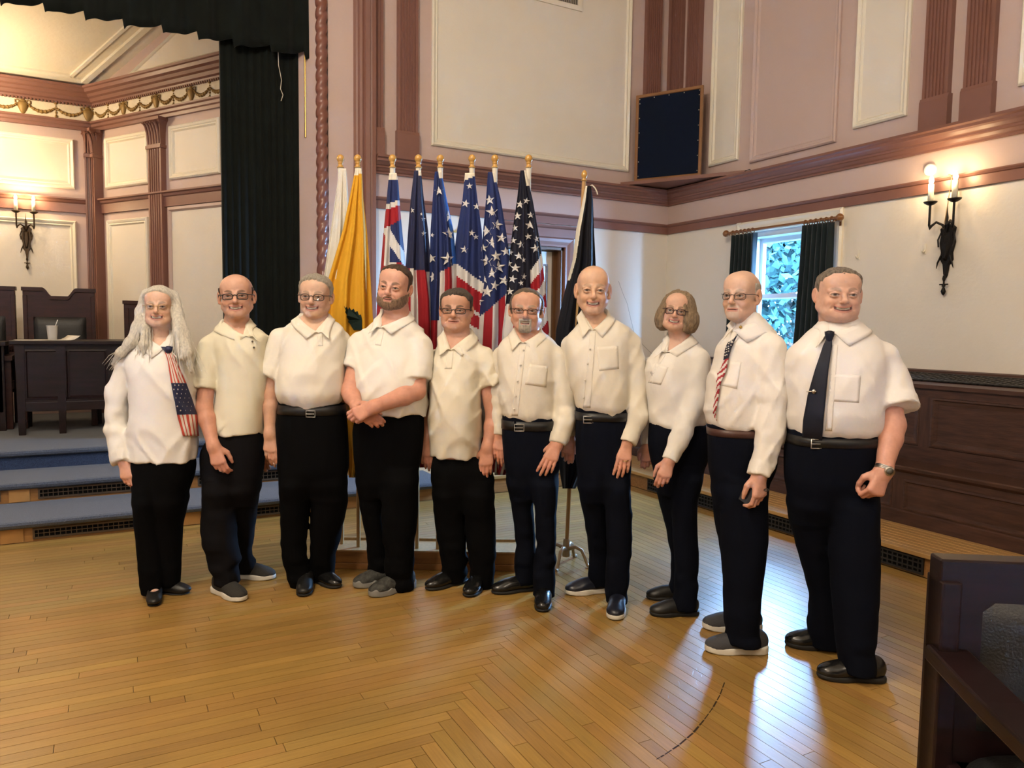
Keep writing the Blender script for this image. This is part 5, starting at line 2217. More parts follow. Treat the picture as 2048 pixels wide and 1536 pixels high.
        if teeth:
            mix(sstep(.0265, .0245, am) * fr * sstep(.0074, .0058, np.abs(zz + .001)), (.09, .03, .03))
            mix(sstep(.0205, .0165, am) * fr * sstep(.0046, .0030, np.abs(zz - .0014)), (.52, .47, .39))
        else:
            mix(sstep(.027, .024, am) * fr * sstep(.0030, .0010, np.abs(zz)), (.11, .04, .035))
        # eyes
        ez = .0005 + .0004 * smile
        eh = .0064 * squint
        ee = np.sqrt(((ax - .0325) / .0135) ** 2 + ((z - ez) / eh) ** 2)
        fe = sstep(.070, .076, y)
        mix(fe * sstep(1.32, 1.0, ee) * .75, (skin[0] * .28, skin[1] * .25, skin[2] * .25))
        mix(fe * sstep(1.0, .80, ee), (.40, .37, .34))
        ir = np.sqrt((ax - .0325 - np.sign(x) * gaze) ** 2 + (z - ez) ** 2)
        mix(fe * (ee < .98) * sstep(.0074, .0058, ir), iris)
        mix(fe * (ee < .98) * sstep(.0038, .0026, ir), (.01, .01, .01))
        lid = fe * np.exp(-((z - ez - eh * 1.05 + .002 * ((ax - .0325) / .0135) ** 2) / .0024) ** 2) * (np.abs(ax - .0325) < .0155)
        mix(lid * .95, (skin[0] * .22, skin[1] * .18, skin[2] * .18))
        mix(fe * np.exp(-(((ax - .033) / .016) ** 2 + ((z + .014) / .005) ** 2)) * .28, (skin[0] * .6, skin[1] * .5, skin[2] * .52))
        # brows
        bz = .0205 + .0065 * np.sin(np.clip((ax - .012) / .038, 0, 1) * 2.4)
        bt = .0050 * sstep(.054, .03, ax) + .0016
        mix(sstep(.066, .071, y) * sstep(1.35, .75, np.abs(z - bz) / bt) * sstep(.010, .015, ax) * sstep(.053, .046, ax) * .8, brow)
        s.parts.append((s.from_h(V), Q, col))
        return s

    def shell(s, name, fn, lo, hi, m, h=.0036, parent=None):
        V, Q = polygonize(fn, lo, hi, h)
        return s.obj(name, s.from_h(V), Q, m, parent)

    def hair_short(s, m, t=.010, line=None, bald=None, top_t=1., part=None, back=-.075):
        """close-cropped hair over the skull; line: (front z, temple z, sideburn z); bald(x, y, z) -> 0..1 bare"""
        fz, tz, sz = line or (.082, .05, -.012)
        sd = s.seed

        def fn(P):
            x, y, z = P.T
            ax = np.abs(x)
            zl = np.interp(y, [-.12, -.055, -.028, -.018, .006, .022, .045, .075, .1], [back, back, -.045, .004, sz, tz - .012, tz, fz, fz + .004])
            zl = zl + .009 * vnoise(P * np.float32([110, 110, 20]) + sd) + .004 * vnoise(P * np.float32([40, 40, 20]) + sd)
            mk = sstep(-.005, .020, z - zl)
            if bald is not None:
                mk = mk * (1 - bald(x, y, z))
            n = vnoise(P * np.float32([190, 45, 60]) + sd) * .0024 + vnoise(P * np.float32([40, 25, 25]) + sd) * .0022
            tt = t * (1 + (top_t - 1) * sstep(.03, .09, z))
            if part is not None:
                tt = tt + part(x, y, z)
            return s.skull(P) - (tt * mk - .0045) - n * mk
        s.shell('hair', fn, (-.115, -.14, -.11), (.115, .12, .15), m)

    def facial_hair(s, m, mask, t=.007, name='beard'):
        def fn(P):
            x, y, z = P.T
            mk = mask(x, y, z)
            n = vnoise(P * np.float32([260, 260, 120]) + s.seed) * .0014
            return s.feat(P) - (t * mk - .0035) - n * mk
        s.shell(name, fn, (-.09, -.02, -.145), (.09, .13, -.0), m, .003)

    def glasses(s, m, w_=.046, hh=.032, r=.0016, y=.101, z=-.009, shape=3.2, half=False, tilt=0.):
        root = None
        mb = MB()
        F = s.from_h
        lens = []
        for sg in (-1, 1):
            pts = []
            for k in range(29):
                t = 2 * pi * k / 28
                e = 2 / shape
                a_ = np.sign(cos(t)) * abs(cos(t)) ** e
                b_ = np.sign(sin(t)) * abs(sin(t)) ** e
                px_ = sg * (.0345) + a_ * w_ / 2
                pts.append((px_, y - .55 * max(0, abs(px_) - .015) ** 2 / .06 * 1.6, z + b_ * hh / 2 - .002))
            lens.append(pts)
            mb.tube(F(pts), r if not half else r * .55, 6)
            if half:
                mb.tube(F([p for p in pts if p[2] > z + .004]) if False else F(pts[1:14]), r, 6)
            mb.tube(F([(sg * (.0345 + w_ / 2), y - .016, z + hh * .28), (sg * .068, y - .035, z + hh * .30), (sg * .0785, .045, z + .012), (sg * .0845, .0, z + .010), (sg * .083, -.018, z - .004)]), r * 1.15, 6)
        mb.tube(F([(-.0345 + w_ / 2 - .0, y - .001, z + .003), (0, y + .003, z + .007), (.0345 - w_ / 2, y - .001, z + .003)]), r * 1.1, 6)
        g = s.mb(mb, 'glasses', m)
        for pts in lens:
            V = F(pts[:-1])
            lm = MB()
            lm.poly(np.concatenate([V, [V.mean(0)]]), [(k, (k + 1) % 28, 28) for k in range(28)])
            s.mb(lm, 'lens', lens_mat(), g)
        return g

    # ---------------------------------------------------------------- arms and hands
    def hand_fn(s, W_, d, palm, thumb, size=1., curl=(22, 30, 22), spread=.0, tcurl=.3):
        d = d / np.linalg.norm(d)
        palm = palm - d * (palm @ d)
        palm = palm / np.linalg.norm(palm)
        t = np.cross(d, palm)
        if t @ thumb < 0:
            t = -t
        q = size
        bases, segs = [], []
        for i in range(4):
            b = W_ + d * q * (.087, .090, .086, .078)[i] + t * q * (.0275, .0092, -.0095, -.0272)[i]
            bases.append(b)
            cur = b
            ang = 0
            pts, rr = [b - d * q * .012], [.0098 * q]
            Ls = ((.041, .025, .020), (.046, .029, .021), (.042, .027, .021), (.033, .020, .018))[i]
            for k in range(3):
                ang += RAD(curl[k]) * (1 + .12 * (i - 1))
                dr = d * cos(ang) + palm * sin(ang) + t * spread * (1.5 - i)
                dr /= np.linalg.norm(dr)
                pts.append(cur)
                rr.append((.0098, .0089, .0082)[k] * q * (1 if i < 3 else .88))
                cur = cur + dr * Ls[k] * q
            pts.append(cur)
            rr.append(.0066 * q)
            segs.append((np.array(pts), rr))
        th = W_ + d * q * .018 + t * q * .020 + palm * q * .010
        d1 = d * .72 + t * .62 + palm * (.25 + tcurl * .3)
        d1 /= np.linalg.norm(d1)
        d2 = d * .95 + t * (.28 - tcurl * .8) + palm * (.12 + tcurl)
        d2 /= np.linalg.norm(d2)
        tp = [th, th + d1 * .044 * q, th + d1 * .044 * q + d2 * .031 * q, th + d1 * .044 * q + d2 * .031 * q + (d2 - t * tcurl * .3) * .024 * q]
        tr_ = [.0150 * q, .0125 * q, .0108 * q, .0078 * q]

        def fn(P):
            f = cap(P, W_ - d * .02, W_ + d * .015 * q, .0215 * q, .022 * q)
            for i, b in enumerate(bases):
                a_ = W_ + d * .012 * q + t * q * (.016, .006, -.005, -.014)[i]
                f = smin(f, cap(P, a_, b, .0145 * q, .0118 * q), .016 * q)
            f = smin(f, cap(P, W_ + palm * .004, th + d1 * .03 * q, .016 * q, .014 * q), .016 * q)
            allp = tp
            f = smin(f, chain(P, [np.asarray(p) for p in tp], tr_, .004), .006)
            for pts, rr in segs:
                f = smin(f, chain(P, list(pts), rr, .004), .0032)
            return f
        ext = np.concatenate([np.array(tp)] + [p for p, r in segs] + [[W_]])
        return fn, ext

    def arm(s, sh, el, wr, hd, palm, thumb, r=(.046, .040, .040, .026), size=1., curl=(22, 30, 22), tcurl=.3, spread=0., skin=None, h=.0044):
        """joints as (x, y, v) picture points; hd: picture point the knuckles head for"""
        S, E, W_ = s.P(*sh), s.P(*el), s.P(*wr)
        D = s.P(*hd) - W_
        fnh, ext = s.hand_fn(W_, D, np.asarray(palm, float), np.asarray(thumb, float), size, curl, spread, tcurl)
        M1 = E + (W_ - E) * .3

        def fn(P):
            f = chain(P, [S, E, M1, W_ * .97 + E * .03, W_], [r[0], r[1], r[2], r[3] * 1.02, r[3]], .02)
            return smin(f, fnh(P), .016)
        ext = np.concatenate([ext, [E]])
        lo = np.minimum(ext.min(0) - .03, np.minimum(S, E) - .06)
        hi = np.maximum(ext.max(0) + .03, np.maximum(S, E) + .06)
        V, Q = polygonize(fn, lo, hi, h)
        skin = skin or s.SR
        Pn = V.astype(np.float32)
        col = np.tile(np.array(skin) * [.97, .9, .9], (len(V), 1)) * (1 + vnoise(Pn * 40 + s.seed)[:, None] * .07 + vnoise(Pn * 130)[:, None] * .05)
        dk = np.exp(-((np.linalg.norm(V - (W_ + D / np.linalg.norm(D) * .13 * size), axis=1)) / .05) ** 2)
        col = col * (1 - dk[:, None] * np.array([.02, .12, .12]))
        s.parts.append((V, Q, col))
        s.wrist = (W_, D / np.linalg.norm(D))

    # ---------------------------------------------------------------- shoes
    def shoe(s, toe, ang, style, up, sole, size=1., ln=None):
        """toe: picture point of the toe tip on the floor; ang: 0 points at the viewer, + to image right"""
        T = onz(*toe, 0)
        a = RAD(ang)
        fr = np.array([T[0], T[1], 0]) / math.hypot(T[0], T[1])
        d = -fr * cos(a) + np.array([fr[1], -fr[0], 0]) * sin(a)
        Lg = (ln or .285) * size
        heel = T - d * Lg
        o = s.loc(heel)
        dl = np.array([d @ RT, -(d @ FH), 0])
        nl = np.array([-dl[1], dl[0], 0])
        k = Lg / .27
        s.ank = getattr(s, 'ank', []) + [o + dl * .075 * k]
        th = {'dress': .017, 'sneaker': .030, 'trainer': .034, 'flat': .010, 'slip': .030, 'loafer': .022}[style]
        tp = {'dress': .86, 'sneaker': .98, 'trainer': 1.06, 'flat': .80, 'slip': 1.02, 'loafer': 1.0}[style]
        tw = {'dress': .92, 'flat': .92}.get(style, 1.0)

        def d2(P):
            q = P[:, :2]
            c = lambda x, y, r: np.sqrt((q[:, 0] - x) ** 2 + (q[:, 1] - y) ** 2) - r
            f = smin(c(.036, 0, .034), c(.09, 0, .030), .05)
            f = smin(f, c(.17, .0, .043 * tw), .06)
            return smin(f, c(.232, 0, .034 * tw), .05)

        def upper(P):
            f = ell(P, (.055, 0, .05), (.056, .0345, .055))
            f = smin(f, ell(P, (.13, 0, .042), (.085, .0405, .043 * tp)), .035)
            f = smin(f, ell(P, (.212, 0, .030), (.058, .0445 * tw, .031 * tp)), .035)
            if style == 'flat':
                f = smax(f, -ell(P, (.105, 0, .085), (.088, .034, .055)), .006)
            f = f - .0012 * vnoise(P * 40 + s.seed)
            return np.maximum(f, th * .8 - P[:, 2])

        def solef(P):
            f = d2(P) - (.004 if style != 'flat' else .0)
            top = th + (.004 * np.sin(P[:, 0] * 160) if style == 'trainer' else 0) + .008 * sstep(.2, .28, P[:, 0]) * (style in ('trainer', 'slip')) + .006 * sstep(.06, .0, P[:, 0]) * (style in ('trainer', 'slip'))
            zb = .006 * sstep(.20, .27, P[:, 0])
            f = smax(f, P[:, 2] - top, .006)
            return smax(f, zb - P[:, 2], .004)
        up_o = None
        for nm, fn, m in (('shoe', upper, up), ('sole', solef, sole)):
            V, Q = polygonize(fn, (-.012, -.06, -.012), (.285, .06, .13), .0048)
            V = V * k
            V = o + V[:, :1] * dl + V[:, 1:2] * nl + V[:, 2:3] * np.array([0, 0, 1.])
            oo = s.obj(nm, V, Q, m, up_o)
            up_o = up_o or oo
        if style in ('dress', 'sneaker', 'trainer'):
            for i in range(4):
                x = .125 + .018 * i
                z = (.086 - .006 * i) * (.98 if style == 'dress' else 1.03 * tp)
                pp = [o + k * (dl * x + nl * y + np.array([0, 0, z - abs(y) * .35])) for y in (-.018, -.006, .006, .018)]
                s.mb(MB().tube(pp, .0022, 6), 'lace', mat('black_lace', (.01, .01, .01), .7), up_o)
        if style == 'flat':
            V, Q = polygonize(lambda P: smin(ell(P, (.10, 0, .038), (.088, .028, .028)), cap(P, (.05, 0, .05), (.06, 0, .16), .03, .034), .03), (.0, -.05, 0), (.25, .05, .17), .005)
            V = V * k
            V = o + V[:, :1] * dl + V[:, 1:2] * nl + V[:, 2:3] * np.array([0, 0, 1.])
            s.parts.append((V, Q, np.tile(np.array(s.SR) * 1.1, (len(V), 1))))
        return up_o

    # ---------------------------------------------------------------- finish
    def finish(s):
        # inner body that carries the limbs, hidden by the clothes
        def inner(P):
            f = s.torso(P, -.02)
            g = s.tr_core(P, -.022)
            return smin(f, g, .03)
        lo = np.array([min((s.torso.c[0] - s.torso.c[1]).min(), (s.hips.c[0] - s.hips.c[1]).min()) - .06, -.3, min(l.z0 for l in s.legs)])
        hi = np.array([max((s.torso.c[0] + s.torso.c[1]).max(), (s.hips.c[0] + s.hips.c[1]).max()) + .06, .3, s.torso.z1])
        V, Q = polygonize(inner, lo, hi, .02)
        s.parts.append((V, Q, np.tile(np.array(s.SR), (len(V), 1))))
        VV, QQ, CC, n = [], [], [], 0
        for V, Q, c in s.parts:
            VV.append(V)
            QQ.append(Q + n)
            CC.append(c)
            n += len(V)
        me = fast_mesh('person', s.W(np.concatenate(VV)), np.concatenate(QQ)[:, ::-1])
        at = me.color_attributes.new('Col', 'FLOAT_COLOR', 'POINT')
        c = np.concatenate(CC)
        at.data.foreach_set('color', np.concatenate([np.clip(c, 0, 1), np.ones((len(c), 1))], 1).astype(np.float32).ravel())
        me.materials.append(M_skin)
        s.root.data = me
        tag(s.root, s.label, 'person')
        return s.root


# ------------------------------------------------------------------ the cast, left to right
def shirt_white(n, c):
    return cloth_mat(n, c)


T_black = cloth_mat('black_trouser_cloth', (.0018, .0018, .0022), .9, .05, spec=.08)
T_char = cloth_mat('charcoal_trouser_cloth', (.0055, .005, .006), .9, .05, spec=.08)
T_navy = cloth_mat('navy_trouser_cloth', (.003, .004, .0085), .9, .05, spec=.08)
SH_black = mat('black_shoe_leather', (.008, .008, .008), .22, .5)
SH_soft = mat('black_soft_leather', (.01, .01, .01), .4, .4)
SH_sole = mat('black_shoe_sole', (.015, .014, .013), .6, .3)
SO_white = mat('white_rubber_sole', (.62, .60, .54), .6, .3)
SH_canv = mat('charcoal_canvas', (.035, .033, .030), .85, .2, bump=.4, bscale=300)
SH_grey = mat('grey_knit_shoe', (.055, .055, .06), .8, .2, bump=.4, bscale=300)
SH_trail = mat('grey_trail_shoe', (.04, .04, .036), .7, .3, bump=.6, bscale=70, var=.5, vscale=40)
B_black = mat('black_belt_leather', (.008, .008, .008), .4, .4)


def hair_mat(name, c, v=.3):
    return mat(name, c, .55, .3, var=v, vscale=22, stretch=(6, 6, 2), bump=.8, bscale=120)


def bmask_full(x, y, z):
    ax = np.abs(x)
    up = np.interp(ax, [0, .018, .03, .045, .065, .08], [-.050, -.052, -.060, -.058, -.038, -.012])
    m_ = sstep(.0, -.010, z - up) * sstep(-.012, .012, y)
    lip_ = sstep(.024, .019, ax) * sstep(.011, .008, np.abs(z + .073)) * (y > .05)
    return m_ * (1 - lip_)


def bmask_goatee(x, y, z):
    ax = np.abs(x)
    mo = sstep(.034, .028, ax) * sstep(-.048, -.054, z)
    lip_ = sstep(.024, .019, ax) * sstep(.0105, .0075, np.abs(z + .073)) * (y > .05)
    return mo * sstep(.02, .04, y) * (1 - lip_)


# P0 woman with long silver hair
def p0():
    p = Person('woman with long silver hair, white shirt and flag-print scarf, leftmost', 322, 1195, 1)
    p.cx = 325
    p.SR = (.62, .37, .27)
    p.shoe((308, 1216), -2, 'flat', SH_soft, SH_sole, .86)
    p.shoe((382, 1188), 62, 'flat', SH_soft, SH_sole, .86)
    p.trousers([(896, 276, 380, 0, .11), (912, 270, 386, 0, .122), (930, 266, 388, 0, .13), (960, 268, 382, 0, .125), (1000, 271, 374, 0, .115)],
               [p.leg([(985, 270, 326), (1060, 274, 324), (1120, 278, 326), (1188, 284, 326)], 0, .01),
                p.leg([(985, 316, 375), (1050, 316, 362), (1120, 318, 360), (1172, 322, 358)], 1, -.01)], T_black, .003)
    m = shirt_white('white_cotton_blouse', (.74, .72, .68))
    p.shirt([(918, 264, 390, 0, .14), (880, 262, 392, 0, .145), (820, 268, 390, 0, .145), (775, 270, 388, 0, .15, .12), (740, 264, 386, 0, .15, .12), (712, 256, 386, 0, .125, .115), (698, 262, 376, 0, .10, .10), (687, 276, 364, -.005, .085, .09), (678, 288, 352, -.01, .075, .078), (670, 296, 345, -.015, .066, .068), (662, 300, 341, -.02, .058, .06)],
            [[(262, 712, 0, 21), (236, 790, .01, 22), (233, 860, .03, 21), (246, 921, .07, 16)], [(372, 714, -.05, 19), (376, 820, -.07, 19), (372, 900, -.07, 15)]],
            m, notch=(333, 697, 300, 346, 668))
    p.head(573, 653, 318, v=.01, yaw=16, pitch=3, roll=0, neck=p.P(320, 682, -.015), nr=.050, smile=1.1, wide=1.0, chubby=.6, brow=(.34, .25, .19), squint=.9, skin=(.64, .38, .28), jaw=.85, nose=.95)
    p.collar(320, 666, 21, (334, 699), m, 'dress')
    p.arm((262, 712, 0), (235, 825, .01), (248, 924, .07), (255, 955, .09), (0, -1, 0), (1, .3, 0), size=.92, r=(.035, .03, .03, .022))
    p.arm((372, 714, -.05), (376, 820, -.07), (372, 905, -.07), (370, 935, -.07), (0, -1, 0), (-1, 0, 0), size=.9, r=(.035, .03, .03, .022))
    # hair
    HM = hair_mat('silver_hair', (.74, .70, .61), .22)
    tog = p.to_h
    A = [p.P(291, 588, -.02), p.P(283, 622, -.01), p.P(276, 655, .03), p.P(262, 686, .07), p.P(243, 706, .07), p.P(226, 728, .03)]
    A2 = [p.P(296, 610, -.01), p.P(291, 655, .05), p.P(288, 690, .10), p.P(287, 712, .115)]
    Bk = [p.P(350, 590, -.02), p.P(358, 630, .0), p.P(366, 670, .05), p.P(374, 705, .09), p.P(383, 742, .09)]
    B2 = [p.P(352, 620, .0), p.P(357, 665, .07), p.P(363, 715, .115)]
    Ck = [p.P(318, 600, -.07), p.P(318, 660, -.09), p.P(318, 740, -.14)]
    mp = p.mpp

    def fn(P):
        Ph = tog(P).astype(np.float32)
        x, y, z = Ph.T
        zl = np.interp(y, [-.12, -.02, .0, .03, .06, .085], [-.2, -.2, -.05, .02, .058, .080])
        zl = zl + .012 * sstep(.035, 0, np.abs(x + .004)) * sstep(.04, .07, y) * .5
        mk = sstep(-.006, .008, z - zl)
        f = (p.skull(Ph) - (.015 * mk - .005)) * p.hs
        f = smin(f, chain(P, A, [8 * mp, 10 * mp, 11 * mp, 11 * mp, 9 * mp, 4 * mp], .02), .02)
        f = smin(f, chain(P, A2, [7 * mp, 8 * mp, 8 * mp, 3 * mp], .02), .02)
        f = smin(f, chain(P, Bk, [8 * mp, 9 * mp, 11 * mp, 11 * mp, 5 * mp], .02), .02)
        f = smin(f, chain(P, B2, [7 * mp, 9 * mp, 6 * mp], .02), .02)
        f = smin(f, chain(P, Ck, [26 * mp, 36 * mp, 30 * mp], .02), .03)
        f = np.maximum(f, -(p.sh_base(P) - .001))
        q = P + np.float32([0, 0, 0])
        n = vnoise(q * np.float32([75, 75, 5])) * .0032 + vnoise(q * np.float32([30, 30, 4])) * .003
        return f - n
    V, Q = polygonize(fn, (p.P(215, 600)[0], -.24, p.P(318, 760)[2]), (p.P(400, 600)[0], .22, p.P(318, 560)[2]), .0046)
    ho = p.obj('hair', V, Q, HM)
    # loose strands
    rg_ = np.random.default_rng(3)
    mb = MB()
    for k in range(90):
        base = (A, Bk, A2, B2)[k % 4]
        off = rg_.normal(size=3) * [.02, .015, .008]
        path = []
        for t in np.linspace(0, 1, 9):
            i = min(int(t * (len(base) - 1)), len(base) - 2)
            f_ = t * (len(base) - 1) - i
            c = base[i] * (1 - f_) + base[i + 1] * f_
            path.append(c + off * (.4 + 1.1 * t) + np.array([sin(t * 5 + k) * .006, 0, -.03 * t * rg_.random()]))
        mb.tube(path, [.0016] * 8 + [.0004], 4)
    p.mb(mb, 'hair_strands', HM, ho)['kind'] = 'stuff'
    p.glasses(mat('gold_wire', (.55, .40, .18), .3, .5, metal=1), .044, .032, .0011, shape=2.6)
    # earrings
    for sg in (-1, 1):
        c = p.from_h([(sg * .086, .0, -.046)])[0]
        p.mb(MB().lathe(c, [(.001, -.012), (.006, -.010), (.009, -.004), (.004, .004), (.001, .008)], 8), 'earring', mat('pearl_earring', (.7, .68, .6), .25, .5), p.root)
    # scarf
    S_dk = mat('scarf_navy', (.012, .016, .05), .5, .4)
    S_w = mat('scarf_white', (.62, .55, .48), .5, .4)
    S_r = mat('scarf_red', (.42, .05, .03), .5, .4)

    def cl(s_, y):
        if y < 704:
            return 0
        if y < 766 or y > 829:
            return 1 if int(s_ * 8.99) % 2 else 2
        return 0
    p.strip('scarf', [(694, 322, 347), (704, 330, 346), (720, 335, 352), (766, 342, 372), (800, 349, 384), (829, 354, 393), (872, 366, 397)], [S_dk, S_w, S_r], cl, off=.010, ns=17, sub=4, solid=.008)
    V, yy, S = p.last_strip
    sc = [o for o in p.root.children if o.name.startswith('scarf')][0]
    for j, y in enumerate(yy):
        if 770 < y < 826 and j % 2 == 0:
            for i in range(2 + 2 * ((j // 2) % 2), len(S) - 1, 4):
                c = V[j, i] + np.array([0, .006, 0])
                p.mb(MB().lathe(c, [(.001, 0), (.0042, 0), (.001, .0006)], 6, axis=(0, 1, 0)), 'scarf_star', S_w, sc)
    k_ = p.march(337, 699, .018)[0]
    p.mb(MB().lathe(k_, [(.001, -.020), (.012, -.017), (.019, -.004), (.018, .008), (.010, .017), (.001, .018)], 14), 'scarf_knot', S_dk, sc)
    return p.finish()


def p1():
    p = Person('balding man with black glasses and cream polo beside the long-haired woman', 470, 1180, 2)
    p.cx = 470
    p.SR = (.56, .30, .21)
    p.shoe((488, 1204), 32, 'sneaker', SH_canv, SO_white)
    p.shoe((551, 1158), 66, 'sneaker', SH_canv, SO_white)
    p.trousers([(846, 442, 520, 0, .10), (872, 424, 524, 0, .115), (900, 405, 526, 0, .13), (950, 404, 522, 0, .125), (985, 406, 518, 0, .11)],
               [p.leg([(960, 404, 470), (1020, 405, 468), (1080, 407, 472), (1120, 416, 476), (1165, 432, 480)], 0, .04),
                p.leg([(960, 462, 521), (1010, 468, 514), (1060, 470, 509), (1110, 472, 508), (1142, 478, 514)], 1, -.02)], T_char, .008)
    m = shirt_white('cream_pique_polo', (.70, .66, .52))
    p.shirt([(868, 431, 528, 0, .13), (830, 433, 530, 0, .135), (790, 436, 532, 0, .13), (750, 438, 534, 0, .13), (715, 434, 535, 0, .13), (690, 424, 537, 0, .12), (672, 422, 534, 0, .105), (660, 434, 524, 0, .09), (650, 446, 506, -.01, .075), (642, 450, 500, -.02, .065)],
            [[(422, 694, .03, 22), (407, 778, .075, 25)], [(522, 688, -.07, 22), (532, 762, -.12, 23)]], m, notch=(499, 672, 449, 497, 640))
    p.head(548, 636, 473, v=.02, yaw=15, pitch=2, roll=-3, neck=p.P(473, 660, -.02), nr=.058, wide=1.07, smile=1.2, brow=(.10, .06, .04), skin=(.58, .31, .22), squint=.7, ear=1.05)
    HM = hair_mat('short_brown_hair', (.075, .045, .028))
    p.hair_short(HM, .0085, (.1, .04, -.02), bald=lambda x, y, z: sstep(.040, .052, z) * sstep(-.075, -.045, y) + sstep(.02, .035, y))
    p.glasses(mat('black_spectacle_frame', (.01, .01, .01), .35, .5), .047, .030, .0024, shape=4)
    p.collar(472, 641, 27, (499, 674), m, 'polo', width=.045, point=(.05, .01, -.03))
    p.buttons([(508, 695), (505, 683)], m=mat('dark_button', (.06, .05, .04), .4))
    p.arm((422, 696, .03), (408, 815, .09), (427, 893, .16), (437, 925, .175), (0, -1, 0), (1, .2, 0), r=(.046, .041, .042, .028), curl=(28, 40, 30), size=1.03)
    p.arm((522, 690, -.07), (534, 810, -.13), (530, 890, -.12), (530, 920, -.12), (0, -1, 0), (-1, 0, 0))
    return p.finish()


def p2():
    p = Person('grey-haired man in brown glasses and tucked-in white polo, third from left', 632, 1180, 3)
    p.cx = 632
    p.shoe((607, 1196), -4, 'dress', SH_soft, SH_sole, .97)
    p.shoe((680, 1178), 38, 'dress', SH_black, SH_sole, .97)
    p.trousers([(806, 560, 688, 0, .13), (850, 554, 694, 0, .135), (900, 556, 696, 0, .135), (940, 558, 696, 0, .13), (968, 560, 694, 0, .11)],
               [p.leg([(950, 558, 626), (1000, 561, 620), (1060, 562, 613), (1110, 563, 612), (1150, 574, 620), (1184, 584, 628)], 0, .02),
                p.leg([(950, 620, 696), (1000, 624, 695), (1060, 622, 683), (1110, 621, 672), (1150, 625, 669), (1170, 636, 674)], 1, -.01)], T_black, .005)
    p.belt(808, 826, B_black, (635, 822, 17, 12))
    m = shirt_white('white_pique_polo', (.73, .69, .60))
    p.shirt([(812, 580, 672, 0, .125, .12), (803, 564, 684, 0, .15, .13), (785, 556, 690, 0, .175, .13), (745, 558, 692, 0, .17, .13), (710, 560, 694, 0, .145, .125), (685, 556, 695, 0, .125, .12), (668, 562, 690, 0, .11, .11), (655, 566, 688, 0, .10, .1), (645, 580, 676, 0, .088, .09), (636, 597, 662, -.01, .075, .076), (629, 603, 657, -.02, .066, .066)],
            [[(562, 678, .0, 23), (537, 752, .02, 23)], [(682, 682, -.05, 21), (682, 752, -.07, 21)]], m, notch=(638, 665, 604, 658, 636))
    p.head(550, 634, 631, v=.02, yaw=2, pitch=0, roll=2, neck=p.P(631, 655, -.02), nr=.060, wide=1.08, smile=1.2, brow=(.30, .22, .16), skin=(.62, .37, .26), squint=.75)
    p.hair_short(hair_mat('white_grey_hair', (.42, .38, .31)), .0125, (.076, .045, -.02), top_t=1.15)
    p.glasses(mat('tortoise_frame', (.04, .025, .018), .35, .5), .047, .034, .0021, shape=3)
    p.collar(630, 632, 26, (638, 666), m, 'polo')
    p.patch('placket', [(634, 668), (645, 668), (646, 692), (636, 692)], m, .0002)
    p.arm((562, 682, .0), (540, 790, .0), (540, 868, .05), (541, 900, .06), (0, -1, 0), (1, .2, 0), r=(.044, .039, .038, .027), curl=(12, 18, 14))
    p.arm((682, 684, -.05), (682, 790, -.08), (680, 870, -.08), (680, 900, -.08), (0, -1, 0), (-1, 0, 0))
    return p.finish()


def p3():
    p = Person('bearded man with clasped hands in a white polo, fourth from left', 775, 1175, 4)
    p.cx = 780
    p.SR = (.60, .32, .23)
    p.shoe((706, 1176), -72, 'trainer', SH_trail, mat('grey_rubber_sole', (.2, .2, .19), .6), 1.02)
    p.shoe((738, 1195), -60, 'trainer', SH_trail, mat('grey_rubber_sole', (.2, .2, .19), .6), 1.02)
    p.trousers([(800, 726, 840, 0, .125), (825, 714, 846, 0, .14), (860, 705, 846, 0, .15), (920, 708, 842, 0, .14), (968, 712, 838, 0, .12)],
               [p.leg([(945, 710, 774), (1020, 722, 770), (1085, 737, 776), (1115, 734, 782), (1150, 739, 784)], 0, -.03),
                p.leg([(945, 764, 839), (1020, 764, 835), (1090, 768, 828), (1140, 772, 828), (1176, 778, 828)], 1, .05)], T_black, .006)
    m = shirt_white('white_polo_cotton', (.76, .73, .66))
    p.shirt([(826, 722, 848, 0, .17, .14), (800, 712, 855, 0, .19, .14), (760, 706, 858, 0, .19, .14), (720, 706, 857, 0, .165, .135), (690, 712, 857, 0, .14, .13), (672, 724, 850, 0, .12, .115), (656, 732, 846, 0, .105, .11), (643, 746, 832, 0, .092, .095), (632, 760, 820, -.01, .08, .08), (622, 765, 816, -.02, .07, .07)],
            [[(722, 686, .02, 22), (703, 738, .06, 21)], [(838, 692, .04, 26), (832, 758, .09, 29)]], m, notch=(760, 656, 766, 816, 634))
    p.head(530, 618, 789, v=.03, yaw=-9, pitch=-1, roll=8, neck=p.P(795, 650, -.02), nr=.067, wide=1.04, smile=.7, teeth=False, chubby=1, brow=(.12, .075, .05), skin=(.64, .33, .24), squint=.75, jaw=1.1)
    p.hair_short(hair_mat('cropped_brown_hair', (.085, .055, .036)), .0095, (.086, .058, -.035), top_t=1.25)
    p.facial_hair(hair_mat('brown_grey_beard', (.24, .155, .10), .5), bmask_full, .0068)
    p.collar(791, 625, 28, (761, 656), m, 'polo')
    p.patch('placket', [(757, 660), (768, 662), (762, 692), (750, 690)], m, .0002)
    p.arm((722, 690, .0), (699, 782, .10), (716, 816, .225), (745, 838, .235), (-.2, -1, -.2), (.3, .3, 1), r=(.048, .043, .044, .030), curl=(30, 42, 25), size=1.05)
    p.arm((838, 694, .04), (833, 782, .12), (748, 814, .285), (716, 828, .295), (.2, -1, -.2), (-.3, .3, 1), r=(.052, .047, .050, .033), curl=(34, 48, 30), size=1.08)
    return p.finish()


